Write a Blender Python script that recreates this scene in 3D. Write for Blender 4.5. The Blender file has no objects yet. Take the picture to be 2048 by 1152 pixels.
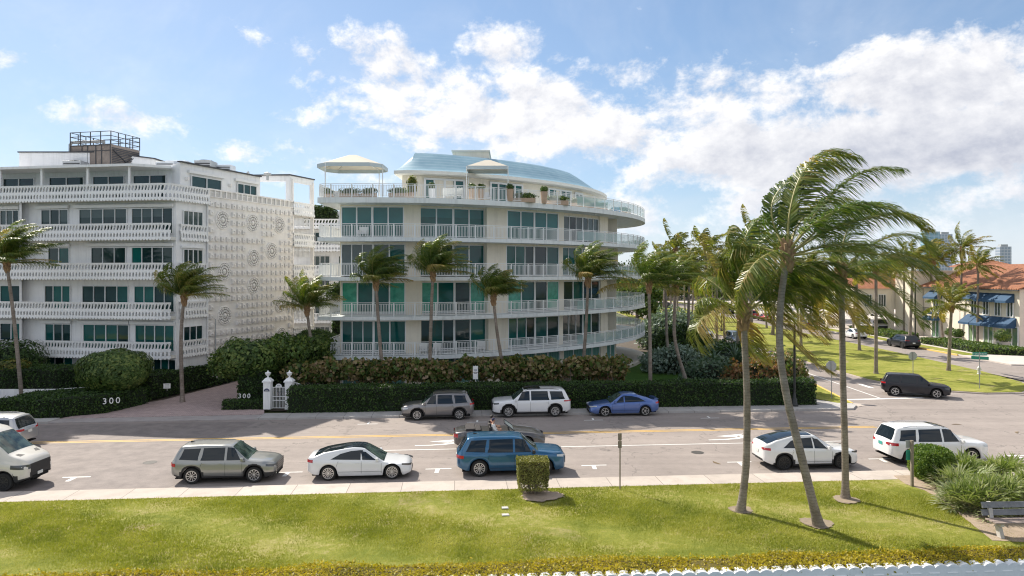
import bpy, math, random
import numpy as np
from mathutils import Vector, Matrix, Euler
R = math.radians
PI = math.pi
random.seed(7)
rng = np.random.default_rng(11)
sc = bpy.context.scene
COL = sc.collection

# ------------------------------------------------------------------ scale and camera facts
CAMH = 9.5           # camera height above the carriageway
FPX = 1400.0         # focal length in pixels of the 2048 px wide photograph
HOR = 545.0          # horizon row
def gp(x, y, z=0.0):
    """ground point seen at a pixel, on the plane at height z"""
    d = (CAMH - z) * FPX / (y - HOR)
    return ((x - 1024.0) * d / FPX, d, z)
def dp(x, y, d):
    """point at depth d seen at a pixel"""
    return ((x - 1024.0) * d / FPX, d, CAMH + (HOR - y) * d / FPX)
SL = 0.082           # the avenue runs a little away to the right
def rd(X, c):
    return c + SL * X
RDA = math.atan(SL)

# ------------------------------------------------------------------ object helpers
def link(o, parent=None):
    COL.objects.link(o)
    if parent is not None:
        o.parent = parent
    return o
def tag(o, label=None, cat=None, group=None, kind=None):
    if label: o['label'] = label
    if cat: o['category'] = cat
    if group: o['group'] = group
    if kind: o['kind'] = kind
    return o
def empty(name, loc=(0, 0, 0), rz=0.0, label=None, cat=None, group=None, kind=None):
    o = bpy.data.objects.new(name, None)
    o.location = loc
    o.rotation_euler = (0, 0, rz)
    link(o)
    return tag(o, label, cat, group, kind)
KIDS = {}
def copy_tree(o, parent=None):
    c = o.copy()
    COL.objects.link(c)
    c.parent = parent
    for ch in [q for q in COL.objects if q.parent == o]:
        copy_tree(ch, c)
    return c

class MB:
    """collects shapes into one mesh"""
    def __init__(s, M=None):
        s.v = []; s.f = []; s.m = []; s.M = M; s.sm = []
        s.cur = 0; s.smooth = False
    def add(s, vs, fs, mi=None):
        b = len(s.v)
        if s.M is not None:
            vs = [tuple(s.M @ Vector(p)) for p in vs]
        s.v.extend(tuple(p) for p in vs)
        mi = s.cur if mi is None else mi
        for f in fs:
            s.f.append(tuple(b + i for i in f)); s.m.append(mi); s.sm.append(s.smooth)
        return s
    def box(s, x0, y0, z0, x1, y1, z1, mi=None):
        if x0 > x1: x0, x1 = x1, x0
        if y0 > y1: y0, y1 = y1, y0
        if z0 > z1: z0, z1 = z1, z0
        vs = [(x0,y0,z0),(x1,y0,z0),(x1,y1,z0),(x0,y1,z0),(x0,y0,z1),(x1,y0,z1),(x1,y1,z1),(x0,y1,z1)]
        return s.add(vs, [(0,3,2,1),(4,5,6,7),(0,1,5,4),(1,2,6,5),(2,3,7,6),(3,0,4,7)], mi)
    def bar(s, p, q, w, h, mi=None, up=(0,0,1)):
        """a box from p to q, w across, h along up"""
        p = Vector(p); q = Vector(q); d = q - p
        if d.length < 1e-6: return s
        d.normalize(); u = Vector(up)
        a = d.cross(u)
        if a.length < 1e-4: a = d.cross(Vector((1,0,0)))
        a.normalize(); u = a.cross(d).normalized()
        a *= w/2; u *= h/2
        vs = [p-a-u, p+a-u, p+a+u, p-a+u, q-a-u, q+a-u, q+a+u, q-a+u]
        return s.add(vs, [(0,1,2,3),(7,6,5,4),(4,5,1,0),(5,6,2,1),(6,7,3,2),(7,4,0,3)], mi)
    def quad(s, a, b, c, d, mi=None):
        return s.add([a,b,c,d], [(0,1,2,3)], mi)
    def prism(s, poly, z0, z1, mi=None, top=None):
        """poly of (x, y), counter-clockwise; z0/z1 numbers"""
        n = len(poly)
        vs = [(p[0],p[1],z0) for p in poly] + [(p[0],p[1],z1) for p in poly]
        fs = [tuple(range(n-1,-1,-1)), tuple(range(n,2*n))]
        fs += [(i,(i+1)%n,n+(i+1)%n,n+i) for i in range(n)]
        return s.add(vs, fs, mi)
    def tube(s, pts, rad, n=8, mi=None, cap=True):
        pts = [Vector(p) for p in pts]
        if not hasattr(rad, '__len__'): rad = [rad]*len(pts)
        rings = []; ref = None
        for i, p in enumerate(pts):
            d = (pts[min(i+1,len(pts)-1)] - pts[max(i-1,0)]).normalized()
            if ref is None:
                ref = Vector((0,0,1)) if abs(d.z) < .9 else Vector((1,0,0))
            a = d.cross(ref).normalized(); b = a.cross(d).normalized(); ref = b
            rings.append([p + (a*math.cos(2*PI*k/n) + b*math.sin(2*PI*k/n))*rad[i] for k in range(n)])
        vs = [v for r in rings for v in r]; fs = []
        for i in range(len(pts)-1):
            for k in range(n):
                fs.append((i*n+k, (i+1)*n+k, (i+1)*n+(k+1)%n, i*n+(k+1)%n))
        if cap:
            fs.append(tuple(range(n))); fs.append(tuple((len(pts)-1)*n+k for k in range(n-1,-1,-1)))
        return s.add(vs, fs, mi)
    def lathe(s, prof, n=16, c=(0,0,0), mi=None, axis='z'):
        vs = []; fs = []
        for (r, z) in prof:
            for k in range(n):
                a = 2*PI*k/n
                if axis == 'z': vs.append((c[0]+r*math.cos(a), c[1]+r*math.sin(a), c[2]+z))
                else: vs.append((c[0]+r*math.cos(a), c[1]-z, c[2]+r*math.sin(a)))
        for i in range(len(prof)-1):
            for k in range(n):
                fs.append((i*n+k, i*n+(k+1)%n, (i+1)*n+(k+1)%n, (i+1)*n+k))
        if prof[0][0] > 1e-4: fs.append(tuple(range(n-1,-1,-1)))
        if prof[-1][0] > 1e-4: fs.append(tuple((len(prof)-1)*n+k for k in range(n)))
        return s.add(vs, fs, mi)
    def grid(s, rows, mi=None, flip=False):
        nu = len(rows[0]); vs = [p for r in rows for p in r]; fs = []
        for i in range(len(rows)-1):
            for j in range(nu-1):
                q = (i*nu+j, i*nu+j+1, (i+1)*nu+j+1, (i+1)*nu+j)
                fs.append(q[::-1] if flip else q)
        return s.add(vs, fs, mi)
    def build(s, name, mats, parent=None, loc=None, smooth=None, bevel=0, angle=40):
        me = bpy.data.meshes.new(name)
        me.from_pydata(s.v, [], s.f)
        if not isinstance(mats, (list, tuple)): mats = [mats]
        for m in mats: me.materials.append(m)
        me.polygons.foreach_set('material_index', s.m)
        if smooth is not None:
            me.polygons.foreach_set('use_smooth', [bool(smooth)]*len(s.f))
        else:
            me.polygons.foreach_set('use_smooth', s.sm)
        me.update()
        if smooth: 
            try: me.set_sharp_from_angle(angle=R(angle))
            except Exception: pass
        o = bpy.data.objects.new(name, me)
        link(o, parent)
        if loc is not None: o.location = loc
        if bevel:
            b = o.modifiers.new('bevel', 'BEVEL'); b.width = bevel; b.segments = 2; b.limit_method = 'ANGLE'; b.angle_limit = R(50)
        return o

def np_mesh(name, V, F, mat, parent=None, rnd=None, smooth=False, midx=None):
    """fast mesh from arrays; V (n,3), F (m,k); rnd = per-face random number"""
    me = bpy.data.meshes.new(name)
    n, m, k = len(V), len(F), F.shape[1]
    me.vertices.add(n); me.vertices.foreach_set('co', np.ascontiguousarray(V, dtype=np.float32).ravel())
    me.loops.add(m*k); me.loops.foreach_set('vertex_index', np.ascontiguousarray(F, dtype=np.int32).ravel())
    me.polygons.add(m)
    me.polygons.foreach_set('loop_start', np.arange(0, m*k, k, dtype=np.int32))
    me.polygons.foreach_set('loop_total', np.full(m, k, dtype=np.int32))
    for q in (mat if isinstance(mat, (list, tuple)) else [mat]): me.materials.append(q)
    if midx is not None: me.polygons.foreach_set('material_index', midx.astype(np.int32))
    me.polygons.foreach_set('use_smooth', np.full(m, smooth, dtype=bool))
    if rnd is not None:
        a = me.attributes.new('rnd', 'FLOAT', 'FACE'); a.data.foreach_set('value', np.asarray(rnd, dtype=np.float32))
    me.update(calc_edges=True)
    o = bpy.data.objects.new(name, me)
    return link(o, parent)

# ------------------------------------------------------------------ materials
MATS = {}
class NT:
    def __init__(s, nt): s.nt = nt; s.n = nt.nodes; s.l = nt.links
    def node(s, t, **kw):
        n = s.n.new(t)
        for k, v in kw.items():
            if k.startswith('i_'):
                n.inputs[k[2:].replace('_', ' ')].default_value = v
            else: setattr(n, k, v)
        return n
    def link(s, a, b): s.l.new(a, b)
    def math(s, op, a, b=None, c=None, clamp=False):
        n = s.n.new('ShaderNodeMath'); n.operation = op; n.use_clamp = clamp
        for i, q in enumerate((a, b, c)):
            if q is None: continue
            if hasattr(q, 'is_linked') or hasattr(q, 'links'): s.l.new(q, n.inputs[i])
            else: n.inputs[i].default_value = q
        return n.outputs[0]
    def mix(s, f, a, b, mode='MIX'):
        n = s.n.new('ShaderNodeMix'); n.data_type = 'RGBA'; n.blend_type = mode
        for i, q in ((0, f), (6, a), (7, b)):
            if hasattr(q, 'links'): s.l.new(q, n.inputs[i])
            else: n.inputs[i].default_value = q if i == 0 else (tuple(q)+(1,))[:4]
        return n.outputs[2]
    def maprange(s, v, a, b, c=0.0, d=1.0, mode='LINEAR'):
        n = s.n.new('ShaderNodeMapRange'); n.interpolation_type = mode
        s.l.new(v, n.inputs[0]); 
        for i, q in enumerate((a, b, c, d)): n.inputs[i+1].default_value = q
        return n.outputs[0]
    def noise(s, vec, scale, detail=4, rough=.55, dist=0.0):
        n = s.n.new('ShaderNodeTexNoise'); n.inputs['Scale'].default_value = scale
        n.inputs['Detail'].default_value = detail; n.inputs['Roughness'].default_value = rough
        n.inputs['Distortion'].default_value = dist
        if vec is not None: s.l.new(vec, n.inputs['Vector'])
        return n.outputs['Fac']
def newmat(name):
    m = bpy.data.materials.new(name); m.use_nodes = True
    t = NT(m.node_tree); t.n.clear()
    out = t.n.new('ShaderNodeOutputMaterial'); b = t.n.new('ShaderNodeBsdfPrincipled')
    t.link(b.outputs[0], out.inputs[0])
    return m, t, b, out
def setp(b, **kw):
    names = dict(rough='Roughness', metal='Metallic', spec='Specular IOR Level', coat='Coat Weight', coatr='Coat Roughness', ior='IOR', alpha='Alpha', trans='Transmission Weight', sheen='Sheen Weight')
    for k, v in kw.items(): b.inputs[names[k]].default_value = v
def plain(name, col, rough=.6, var=0.0, vscale=3.0, bump=0.0, bscale=30.0, col2=None, streak=0.0, **kw):
    """a material with a little large-scale unevenness and fine bump"""
    if name in MATS: return MATS[name]
    m, t, b, out = newmat(name)
    b.inputs['Base Color'].default_value = tuple(col)+(1,)
    setp(b, rough=rough, **kw)
    if var > 0 or col2 is not None or bump > 0:
        tc = t.node('ShaderNodeTexCoord'); geo = t.node('ShaderNodeNewGeometry')
        pos = geo.outputs['Position']
        if var > 0 or col2 is not None:
            n1 = t.noise(pos, vscale, 6, .6)
            n2 = t.noise(pos, vscale*7.3, 4, .6)
            f = t.math('ADD', t.math('MULTIPLY', n1, .65), t.math('MULTIPLY', n2, .35))
            f = t.maprange(f, .32, .68, 0, 1)
            a = tuple(min(1, c*(1-var)) for c in col); c2 = col2 if col2 is not None else tuple(min(1, c*(1+var)) for c in col)
            cc = t.mix(f, a, c2)
            if streak:
                mp = t.node('ShaderNodeMapping'); t.link(pos, mp.inputs[0]); mp.inputs['Scale'].default_value = (3.2, 3.2, .22)
                sn = t.noise(mp.outputs[0], 1.0, 6, .65); cc = t.mix(t.maprange(sn, .50, .74, 0, streak*2.2), cc, tuple(q*.55 for q in col))
            t.link(cc, b.inputs['Base Color'])
            rr = t.maprange(n2, .3, .7, max(.02, rough-.08), min(1, rough+.08)); t.link(rr, b.inputs['Roughness'])
        if bump > 0:
            bm = t.node('ShaderNodeBump'); bm.inputs['Strength'].default_value = min(1, bump); bm.inputs['Distance'].default_value = .02
            t.link(t.noise(pos, bscale, 5, .65), bm.inputs['Height']); t.link(bm.outputs[0], b.inputs['Normal'])
    MATS[name] = m
    return m
def foliage(name, cols, rough=.5, trans=.35, scale=.9, gloss=.35):
    """leaf material: colour picked per leaf, light comes through from behind"""
    if name in MATS: return MATS[name]
    m, t, b, out = newmat(name)
    at = t.node('ShaderNodeAttribute', attribute_name='rnd')
    ramp = t.node('ShaderNodeValToRGB'); cr = ramp.color_ramp
    cr.interpolation = 'LINEAR'
    while len(cr.elements) < len(cols): cr.elements.new(.5)
    for i, c in enumerate(cols):
        cr.elements[i].position = c[0]; cr.elements[i].color = tuple(c[1])+(1,)
    geo = t.node('ShaderNodeNewGeometry')
    nz = t.noise(geo.outputs['Position'], scale, 3, .6)
    f = t.math('ADD', t.math('MULTIPLY', at.outputs['Fac'], .75), t.maprange(nz, .3, .7, -.1, .35))
    t.link(f, ramp.inputs[0])
    t.link(ramp.outputs[0], b.inputs['Base Color'])
    setp(b, rough=rough, spec=gloss)
    tr = t.node('ShaderNodeBsdfTranslucent')
    t.link(t.mix(1.0, ramp.outputs[0], (1.25, 1.3, .55), 'MULTIPLY'), tr.inputs[0])
    mx = t.node('ShaderNodeMixShader'); mx.inputs[0].default_value = trans
    t.link(b.outputs[0], mx.inputs[1]); t.link(tr.outputs[0], mx.inputs[2]); t.link(mx.outputs[0], out.inputs[0])
    MATS[name] = m
    return m
def glassy(name, col, rough=.04, spec=.9, col2=None, scale=.5, metal=0.0, wav=.01):
    """window glass seen from outside: dark, mirror-like, slightly wavy"""
    if name in MATS: return MATS[name]
    m, t, b, out = newmat(name)
    geo = t.node('ShaderNodeNewGeometry')
    if col2 is not None:
        nz = t.maprange(t.noise(geo.outputs['Position'], scale, 3, .6), .38, .62, 0, 1)
        t.link(t.mix(nz, col, col2), b.inputs['Base Color'])
    else: b.inputs['Base Color'].default_value = tuple(col)+(1,)
    setp(b, rough=rough, spec=spec, metal=metal, ior=1.6)
    bm = t.node('ShaderNodeBump'); bm.inputs['Strength'].default_value = .25; bm.inputs['Distance'].default_value = wav
    t.link(t.noise(geo.outputs['Position'], 1.1, 2, .5), bm.inputs['Height']); t.link(bm.outputs[0], b.inputs['Normal'])
    MATS[name] = m
    return m

# ------------------------------------------------------------------ camera
cam = bpy.data.cameras.new('camera'); camo = bpy.data.objects.new('camera', cam); COL.objects.link(camo)
cam.sensor_width = 36.0; cam.lens = FPX/2048*36
camo.location = (0, 0, CAMH); camo.rotation_euler = (R(90), 0, 0)
cam.shift_y = (HOR - 576)/2048.0
cam.clip_start = .2; cam.clip_end = 9000
sc.camera = camo
sc.view_settings.view_transform = 'Standard'; sc.view_settings.look = 'None'
sc.view_settings.exposure = 0.88; sc.view_settings.gamma = 1.0
sc.cycles.max_bounces = 6; sc.cycles.transparent_max_bounces = 8
sc.cycles.diffuse_bounces = 3; sc.cycles.glossy_bounces = 3
sc.cycles.use_denoising = True
sc.cycles.pixel_filter_type = 'BLACKMAN_HARRIS'; sc.cycles.filter_width = 1.15

# ------------------------------------------------------------------ light and sky
SDIR = Vector((-.65, .76, math.tan(R(43)))).normalized()     # towards the sun
sun = bpy.data.lights.new('sun', 'SUN'); suno = bpy.data.objects.new('sun', sun); COL.objects.link(suno)
sun.energy = 3.75; sun.angle = R(.53); sun.color = (1, .93, .82)
suno.rotation_euler = (-SDIR).to_track_quat('-Z', 'Y').to_euler()
def px_dir(x, y):
    a = math.atan((x-1024)/FPX); e = math.atan((HOR-y)/FPX*math.cos(a)); return a, e
def make_world():
    w = bpy.data.worlds.new('World'); sc.world = w; w.use_nodes = True
    t = NT(w.node_tree); t.n.clear()
    out = t.node('ShaderNodeOutputWorld'); bg = t.node('ShaderNodeBackground'); t.link(bg.outputs[0], out.inputs[0])
    sky = t.node('ShaderNodeTexSky'); sky.sky_type = 'NISHITA'; sky.sun_disc = False
    sky.sun_elevation = math.asin(SDIR.z); sky.sun_rotation = math.atan2(SDIR.x, SDIR.y)
    sky.air_density = 1.0; sky.dust_density = .4; sky.ozone_density = 2.0; sky.altitude = 0
    S = .115
    tc = t.node('ShaderNodeTexCoord'); sep = t.node('ShaderNodeSeparateXYZ'); t.link(tc.outputs['Generated'], sep.inputs[0])
    X, Y, Z = sep.outputs
    az = t.math('ARCTAN2', X, Y); el = t.math('ARCSINE', Z)
    # the noise lives on a cloud-like stretched sphere
    cv = t.node('ShaderNodeCombineXYZ'); t.link(t.math('MULTIPLY', az, 1.0), cv.inputs[0]); t.link(t.math('MULTIPLY', el, 1.35), cv.inputs[1])
    cv.inputs[2].default_value = 2.3
    P = cv.outputs[0]
    def shift(dx, dy):
        n = t.node('ShaderNodeVectorMath', operation='ADD'); t.link(P, n.inputs[0]); n.inputs[1].default_value = (dx, dy, 0); return n.outputs[0]
    # blobs: px centre x, y, half width, half height (px of the photo), weight
    blobs = [(800,175,250,130,.95),(1010,105,90,75,.8),(1000,235,360,110,1.0),(1260,150,95,60,.8),(1270,260,230,110,.95),(740,120,70,50,.6),
             (1500,190,230,95,.85),(1480,310,330,105,1.0),(1860,170,260,110,1.15),(1980,110,200,75,1.0),(1800,290,420,110,1.2),(1750,410,520,95,.9),(1400,420,300,80,.7),
             (250,236,120,44,.75),(545,232,70,30,.62),(535,298,115,40,.6),(95,102,85,22,.5),(20,118,60,26,.75),(200,140,50,20,.4),
             (1600,52,80,24,.5),(1722,50,45,30,.55),(1885,48,70,20,.45),(1280,18,36,12,.4),(720,345,240,60,.55),(1110,120,60,40,.5),(990,60,60,50,.6)]
    mask = None
    for (x, y, w_, h_, k) in blobs:
        a, e = px_dir(x, y)
        dx = t.math('DIVIDE', t.math('SUBTRACT', az, a), w_/FPX); dy = t.math('DIVIDE', t.math('SUBTRACT', el, e), h_/FPX)
        r2 = t.math('ADD', t.math('MULTIPLY', dx, dx), t.math('MULTIPLY', dy, dy))
        g = t.math('MULTIPLY', t.math('EXPONENT', t.math('MULTIPLY', r2, -.9)), k)
        mask = g if mask is None else t.math('MAXIMUM', mask, g)
    # cumulus added over the unseen rest of the sky, thickened to brighten shaded fronts
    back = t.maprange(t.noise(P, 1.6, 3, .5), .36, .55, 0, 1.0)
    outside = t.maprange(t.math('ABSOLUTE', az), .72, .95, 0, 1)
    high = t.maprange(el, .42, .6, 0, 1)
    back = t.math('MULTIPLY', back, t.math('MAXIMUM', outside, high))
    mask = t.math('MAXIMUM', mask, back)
    def fb(vec):
        a = t.noise(vec, 6.5, 8, .66, .2)
        b = t.noise(vec, 24.0, 4, .62, .1)
        return t.math('ADD', t.math('MULTIPLY', a, .68), t.math('MULTIPLY', b, .32))
    n0 = fb(P); n1 = fb(shift(-.016, .024))
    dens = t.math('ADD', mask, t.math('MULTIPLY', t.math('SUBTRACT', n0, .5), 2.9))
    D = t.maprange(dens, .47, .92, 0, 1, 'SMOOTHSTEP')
    # thin veil
    veil = t.math('MULTIPLY', t.maprange(t.noise(shift(3, 1), 3.2, 5, .65, .6), .44, .8, 0, .5), t.maprange(el, .0, .5, .9, .3))
    D = t.math('MAXIMUM', D, veil)
    core = t.maprange(dens, .6, 1.5, 0, 1)
    lit = t.maprange(t.math('SUBTRACT', n0, n1), -.09, .10, 0, 1)
    gr = t.maprange(az, .1, .45, 0, 1)     # the right-hand bank is greyer beneath
    low = t.maprange(el, .09, .30, 1, 0)
    shade = t.math('MULTIPLY', core, t.math('ADD', .15, t.math('MULTIPLY', t.math('MULTIPLY', gr, low), .75)))
    shade = t.math('ADD', shade, t.math('MULTIPLY', t.math('SUBTRACT', 1.0, lit), .45), clamp=True)
    cc = t.mix(shade, (.66, .65, .64), (.25, .27, .335))
    skyc = t.node('ShaderNodeVectorMath', operation='SCALE'); t.link(sky.outputs[0], skyc.inputs[0]); skyc.inputs['Scale'].default_value = S
    def vm(op, a, b_):
        n = t.node('ShaderNodeVectorMath', operation=op); t.link(a, n.inputs[0])
        if hasattr(b_, 'links'): t.link(b_, n.inputs[1])
        else: n.inputs[1].default_value = b_
        return n.outputs[0]
    den = vm('ADD', vm('MULTIPLY', skyc.outputs[0], (.85, .75, .62)), (1, 1, 1))
    skl = vm('DIVIDE', vm('MULTIPLY', skyc.outputs[0], (.80, .86, .92)), den)
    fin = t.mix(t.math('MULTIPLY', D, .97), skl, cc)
    # pale air low over the horizon
    hz = t.maprange(t.math('ABSOLUTE', el), .0, .13, .5, 0, 'SMOOTHSTEP')
    fin = t.mix(hz, fin, (.48, .52, .60))
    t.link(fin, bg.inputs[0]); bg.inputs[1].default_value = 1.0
make_world()
# ------------------------------------------------------------------ ground, roads, water
def asphalt():
    m, t, b, out = newmat('asphalt'); geo = t.node('ShaderNodeNewGeometry'); pos = geo.outputs['Position']
    mp = t.node('ShaderNodeMapping'); t.link(pos, mp.inputs[0]); mp.inputs['Rotation'].default_value = (0,0,-RDA); mp.inputs['Scale'].default_value = (.06, .9, 1)
    streak = t.noise(mp.outputs[0], 1.0, 6, .6)
    big = t.noise(pos, .22, 5, .6); fine = t.noise(pos, 26, 6, .75); mid = t.noise(pos, 2.5, 6, .65)
    f = t.math('ADD', t.math('MULTIPLY', streak, .38), t.math('MULTIPLY', big, .37)); f = t.math('ADD', f, t.math('MULTIPLY', mid, .25))
    c = t.mix(t.maprange(f, .36, .64), (.25, .215, .195), (.40, .345, .31))
    c = t.mix(t.maprange(fine, .35, .7, .0, .5), c, (.16, .14, .13))
    # fine cracks
    vo = t.node('ShaderNodeTexVoronoi', feature='DISTANCE_TO_EDGE'); vo.inputs['Scale'].default_value = .16
    wv = t.node('ShaderNodeVectorMath', operation='ADD'); t.link(pos, wv.inputs[0])
    nn = t.node('ShaderNodeTexNoise'); nn.inputs['Scale'].default_value = .9; nn.inputs['Detail'].default_value = 6; t.link(pos, nn.inputs['Vector'])
    sv = t.node('ShaderNodeVectorMath', operation='SCALE'); t.link(nn.outputs['Color'], sv.inputs[0]); sv.inputs['Scale'].default_value = 2.5
    t.link(sv.outputs[0], wv.inputs[1]); t.link(wv.outputs[0], vo.inputs['Vector'])
    crack = t.maprange(vo.outputs['Distance'], .002, .008, .38, 0)
    c = t.mix(crack, c, (.07, .066, .064))
    # oil drips where cars stop
    oil = t.math('MULTIPLY', t.maprange(t.noise(pos, 1.3, 3, .5), .64, .78, 0, .5), 1.0)
    c = t.mix(oil, c, (.08, .075, .07))
    t.link(c, b.inputs['Base Color']); setp(b, rough=.85, spec=.3)
    bm = t.node('ShaderNodeBump'); bm.inputs['Strength'].default_value = .5; bm.inputs['Distance'].default_value = .01
    t.link(fine, bm.inputs['Height']); t.link(bm.outputs[0], b.inputs['Normal'])
    MATS['asphalt'] = m; return m
def grassmat(name='lawn_ground', dry=.5, dark=False):
    m, t, b, out = newmat(name); geo = t.node('ShaderNodeNewGeometry'); pos = geo.outputs['Position']
    mp = t.node('ShaderNodeMapping'); t.link(pos, mp.inputs[0]); mp.inputs['Rotation'].default_value = (0,0,.5); mp.inputs['Scale'].default_value = (.5, 1, 1)
    big = t.noise(mp.outputs[0], .42, 6, .62); mid = t.noise(pos, 3.0, 6, .68); fine = t.noise(pos, 22, 5, .75)
    g1, g2, g3 = (.175, .205, .03), (.36, .355, .07), (.50, .40, .24)
    if dark: g1, g2, g3 = (.03, .08, .012), (.06, .13, .02), (.10, .15, .04)
    f = t.math('ADD', t.math('MULTIPLY', big, .55), t.math('MULTIPLY', mid, .45))
    c = t.mix(t.maprange(f, .38, .6), g1, g2)
    c = t.mix(t.math('MULTIPLY', t.maprange(f, .50, .60), dry), c, g3)
    c = t.mix(t.maprange(fine, .42, .72, 0, .55), c, tuple(q*.35 for q in g1))
    if not dark: c = t.mix(t.math('MULTIPLY', t.maprange(t.noise(pos, .33, 4, .6, .8), .60, .70), t.maprange(mid, .4, .6, .2, .8)), c, (.40, .30, .20))
    t.link(c, b.inputs['Base Color']); setp(b, rough=.9, spec=.15)
    bm = t.node('ShaderNodeBump'); bm.inputs['Strength'].default_value = 1; bm.inputs['Distance'].default_value = .04
    t.link(fine, bm.inputs['Height']); t.link(bm.outputs[0], b.inputs['Normal'])
    MATS[name] = m; return m
def slabmat(name, col, joint=1.5, seam=.02, var=.12, ang=RDA, jy=50.0, dark=.45):
    """poured concrete or pavers with seams"""
    m, t, b, out = newmat(name); geo = t.node('ShaderNodeNewGeometry'); pos = geo.outputs['Position']
    mp = t.node('ShaderNodeMapping'); t.link(pos, mp.inputs[0]); mp.inputs['Rotation'].default_value = (0,0,-ang)
    br = t.node('ShaderNodeTexBrick'); br.offset = 0 if jy > 5 else .5; br.squash = 1
    br.inputs['Scale'].default_value = 1; br.inputs['Brick Width'].default_value = joint; br.inputs['Row Height'].default_value = jy
    br.inputs['Mortar Size'].default_value = seam; br.inputs['Mortar Smooth'].default_value = .2
    br.inputs['Color1'].default_value = tuple(c*(1-var) for c in col)+(1,); br.inputs['Color2'].default_value = tuple(min(1, c*(1+var)) for c in col)+(1,)
    br.inputs['Mortar'].default_value = tuple(c*dark for c in col)+(1,)
    t.link(mp.outputs[0], br.inputs['Vector'])
    n = t.noise(pos, 1.2, 7, .65); n2 = t.noise(pos, 14, 5, .7)
    c = t.mix(t.maprange(n, .42, .7, 0, .5), br.outputs['Color'], tuple(q*.62 for q in col))
    c = t.mix(t.maprange(n2, .5, .75, 0, .35), c, tuple(q*.6 for q in col))
    t.link(c, b.inputs['Base Color']); setp(b, rough=.85, spec=.25)
    MATS[name] = m; return m
M_ASPH = asphalt(); M_LAWN = grassmat('lawn_ground'); M_LAWND = grassmat('garden_lawn', .1, True)
M_CONC = slabmat('kerb_concrete', (.52, .455, .40), 2.3, .018, .07)
M_WALK = slabmat('pavement_concrete', (.46, .44, .42), 1.8, .02, .08)
M_PAVER = slabmat('pink_pavers', (.50, .385, .365), .24, .012, .16, .3, .12, .6)
M_SAND = plain('sandy_soil', (.36, .28, .21), .95, .22, 2.5, .8, 18)
M_SOIL = plain('garden_soil', (.09, .07, .05), .95, .3, 2.0, .6, 15)
M_WHITE = plain('road_paint_white', (.74, .73, .70), .7, .12, 5)
M_YELL = plain('road_paint_yellow', (.72, .44, .09), .7, .12, 5)
M_TURF2 = grassmat('median_turf', .18)
def sheet(name, poly, z, m, kind='structure', thick=0.0, label=None, cat=None):
    mb = MB()
    if thick: mb.prism(poly, z-thick, z)
    else: mb.add([(p[0], p[1], z) for p in poly], [tuple(range(len(poly)))])
    o = mb.build(name, m)
    return tag(o, label, cat, None, kind)
# terrain to the horizon (land side), water on the camera side
m, t, b, out = newmat('far_land'); geo = t.node('ShaderNodeNewGeometry')
t.link(t.mix(t.maprange(t.noise(geo.outputs['Position'], .03, 6, .6), .35, .65), (.05, .075, .02), (.15, .15, .08)), b.inputs['Base Color']); setp(b, rough=.95)
sheet('ground', [(-4500, 21.2+SL*-4500*.2), (-60, 17.2), (60, 25.3), (4500, 120), (4500, 6000), (-4500, 6000)], -.10, m)
m, t, b, out = newmat('water'); geo = t.node('ShaderNodeNewGeometry')
b.inputs['Base Color'].default_value = (.02, .09, .09, 1); setp(b, rough=.12, spec=.6)
bm = t.node('ShaderNodeBump'); bm.inputs['Strength'].default_value = .7; bm.inputs['Distance'].default_value = .25
t.link(t.noise(geo.outputs['Position'], .9, 6, .6), bm.inputs['Height']); t.link(bm.outputs[0], b.inputs['Normal'])
sheet('water', [(-4500, -4500), (4500, -4500), (4500, 400), (-4500, 400)], -1.6, m)
# land bank beyond the lagoon, behind the camera (mirrored in the panes)
# the avenue
XL, XR = -75, 75
sheet('road', [(XL, rd(XL,31.7)), (XR, rd(XR,31.7)), (XR, 56), (45, 57), (44.6, 400), (24.6, 400), (24.6, 54), (24.2, 50.5), (22.5, rd(22.5, 46.6)), (XL, rd(XL,46.4))], 0.0, M_ASPH)
sheet('side_road', [(44.6, 55.5), (75, 56), (75, 66), (51, 71.5), (51.0, 400), (44.604, 400)], 0.0, M_ASPH)
# darker resurfaced patch on the left, older lane on the right
mb = MB(); 
m, t, b, out = newmat('asphalt_patch'); geo = t.node('ShaderNodeNewGeometry'); pos = geo.outputs['Position']
f = t.noise(pos, 1.2, 7, .65); c = t.mix(t.maprange(f, .35, .65), (.20, .168, .155), (.30, .255, .232)); c = t.mix(t.maprange(t.noise(pos, 26, 6, .75), .35, .7, 0, .5), c, (.10, .09, .085))
t.link(c, b.inputs['Base Color']); setp(b, rough=.85)
sheet('asphalt_patch', [(XL, rd(XL,31.8)), (-15.2, rd(-15.2,31.8)), (-14.3, 38), (-16.9, 39.9), (-16.1, 44.6), (XL, rd(XL, 46.3))], .004, m)
# near kerb strip (flat concrete promenade)
def strip(name, X0, X1, c0, c1, z, m, thick=0, n=24, **k):
    xs = [X0 + (X1-X0)*i/n for i in range(n+1)]
    return sheet(name, [(x, rd(x, c0)) for x in xs] + [(x, rd(x, c1)) for x in reversed(xs)], z, m, thick=thick, **k)
strip('pavement', XL, 19.3, 30.3, 31.7, .13, M_CONC, .2)
mb = MB()
mb.prism([(20.6, rd(20.6, 30.25)), (XR, rd(XR, 30.25)), (XR, rd(XR, 31.7)), (19.302, rd(19.3, 31.7)), (19.302, rd(19.3, 30.3))], -.07, .126)
tag(mb.build('pavement', M_CONC), kind='structure')
strip('kerb', 21.5, 27.0, 30.0, 30.246, .16, plain('kerb_yellow', (.75, .48, .12), .7, .1), .2, 4)
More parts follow.
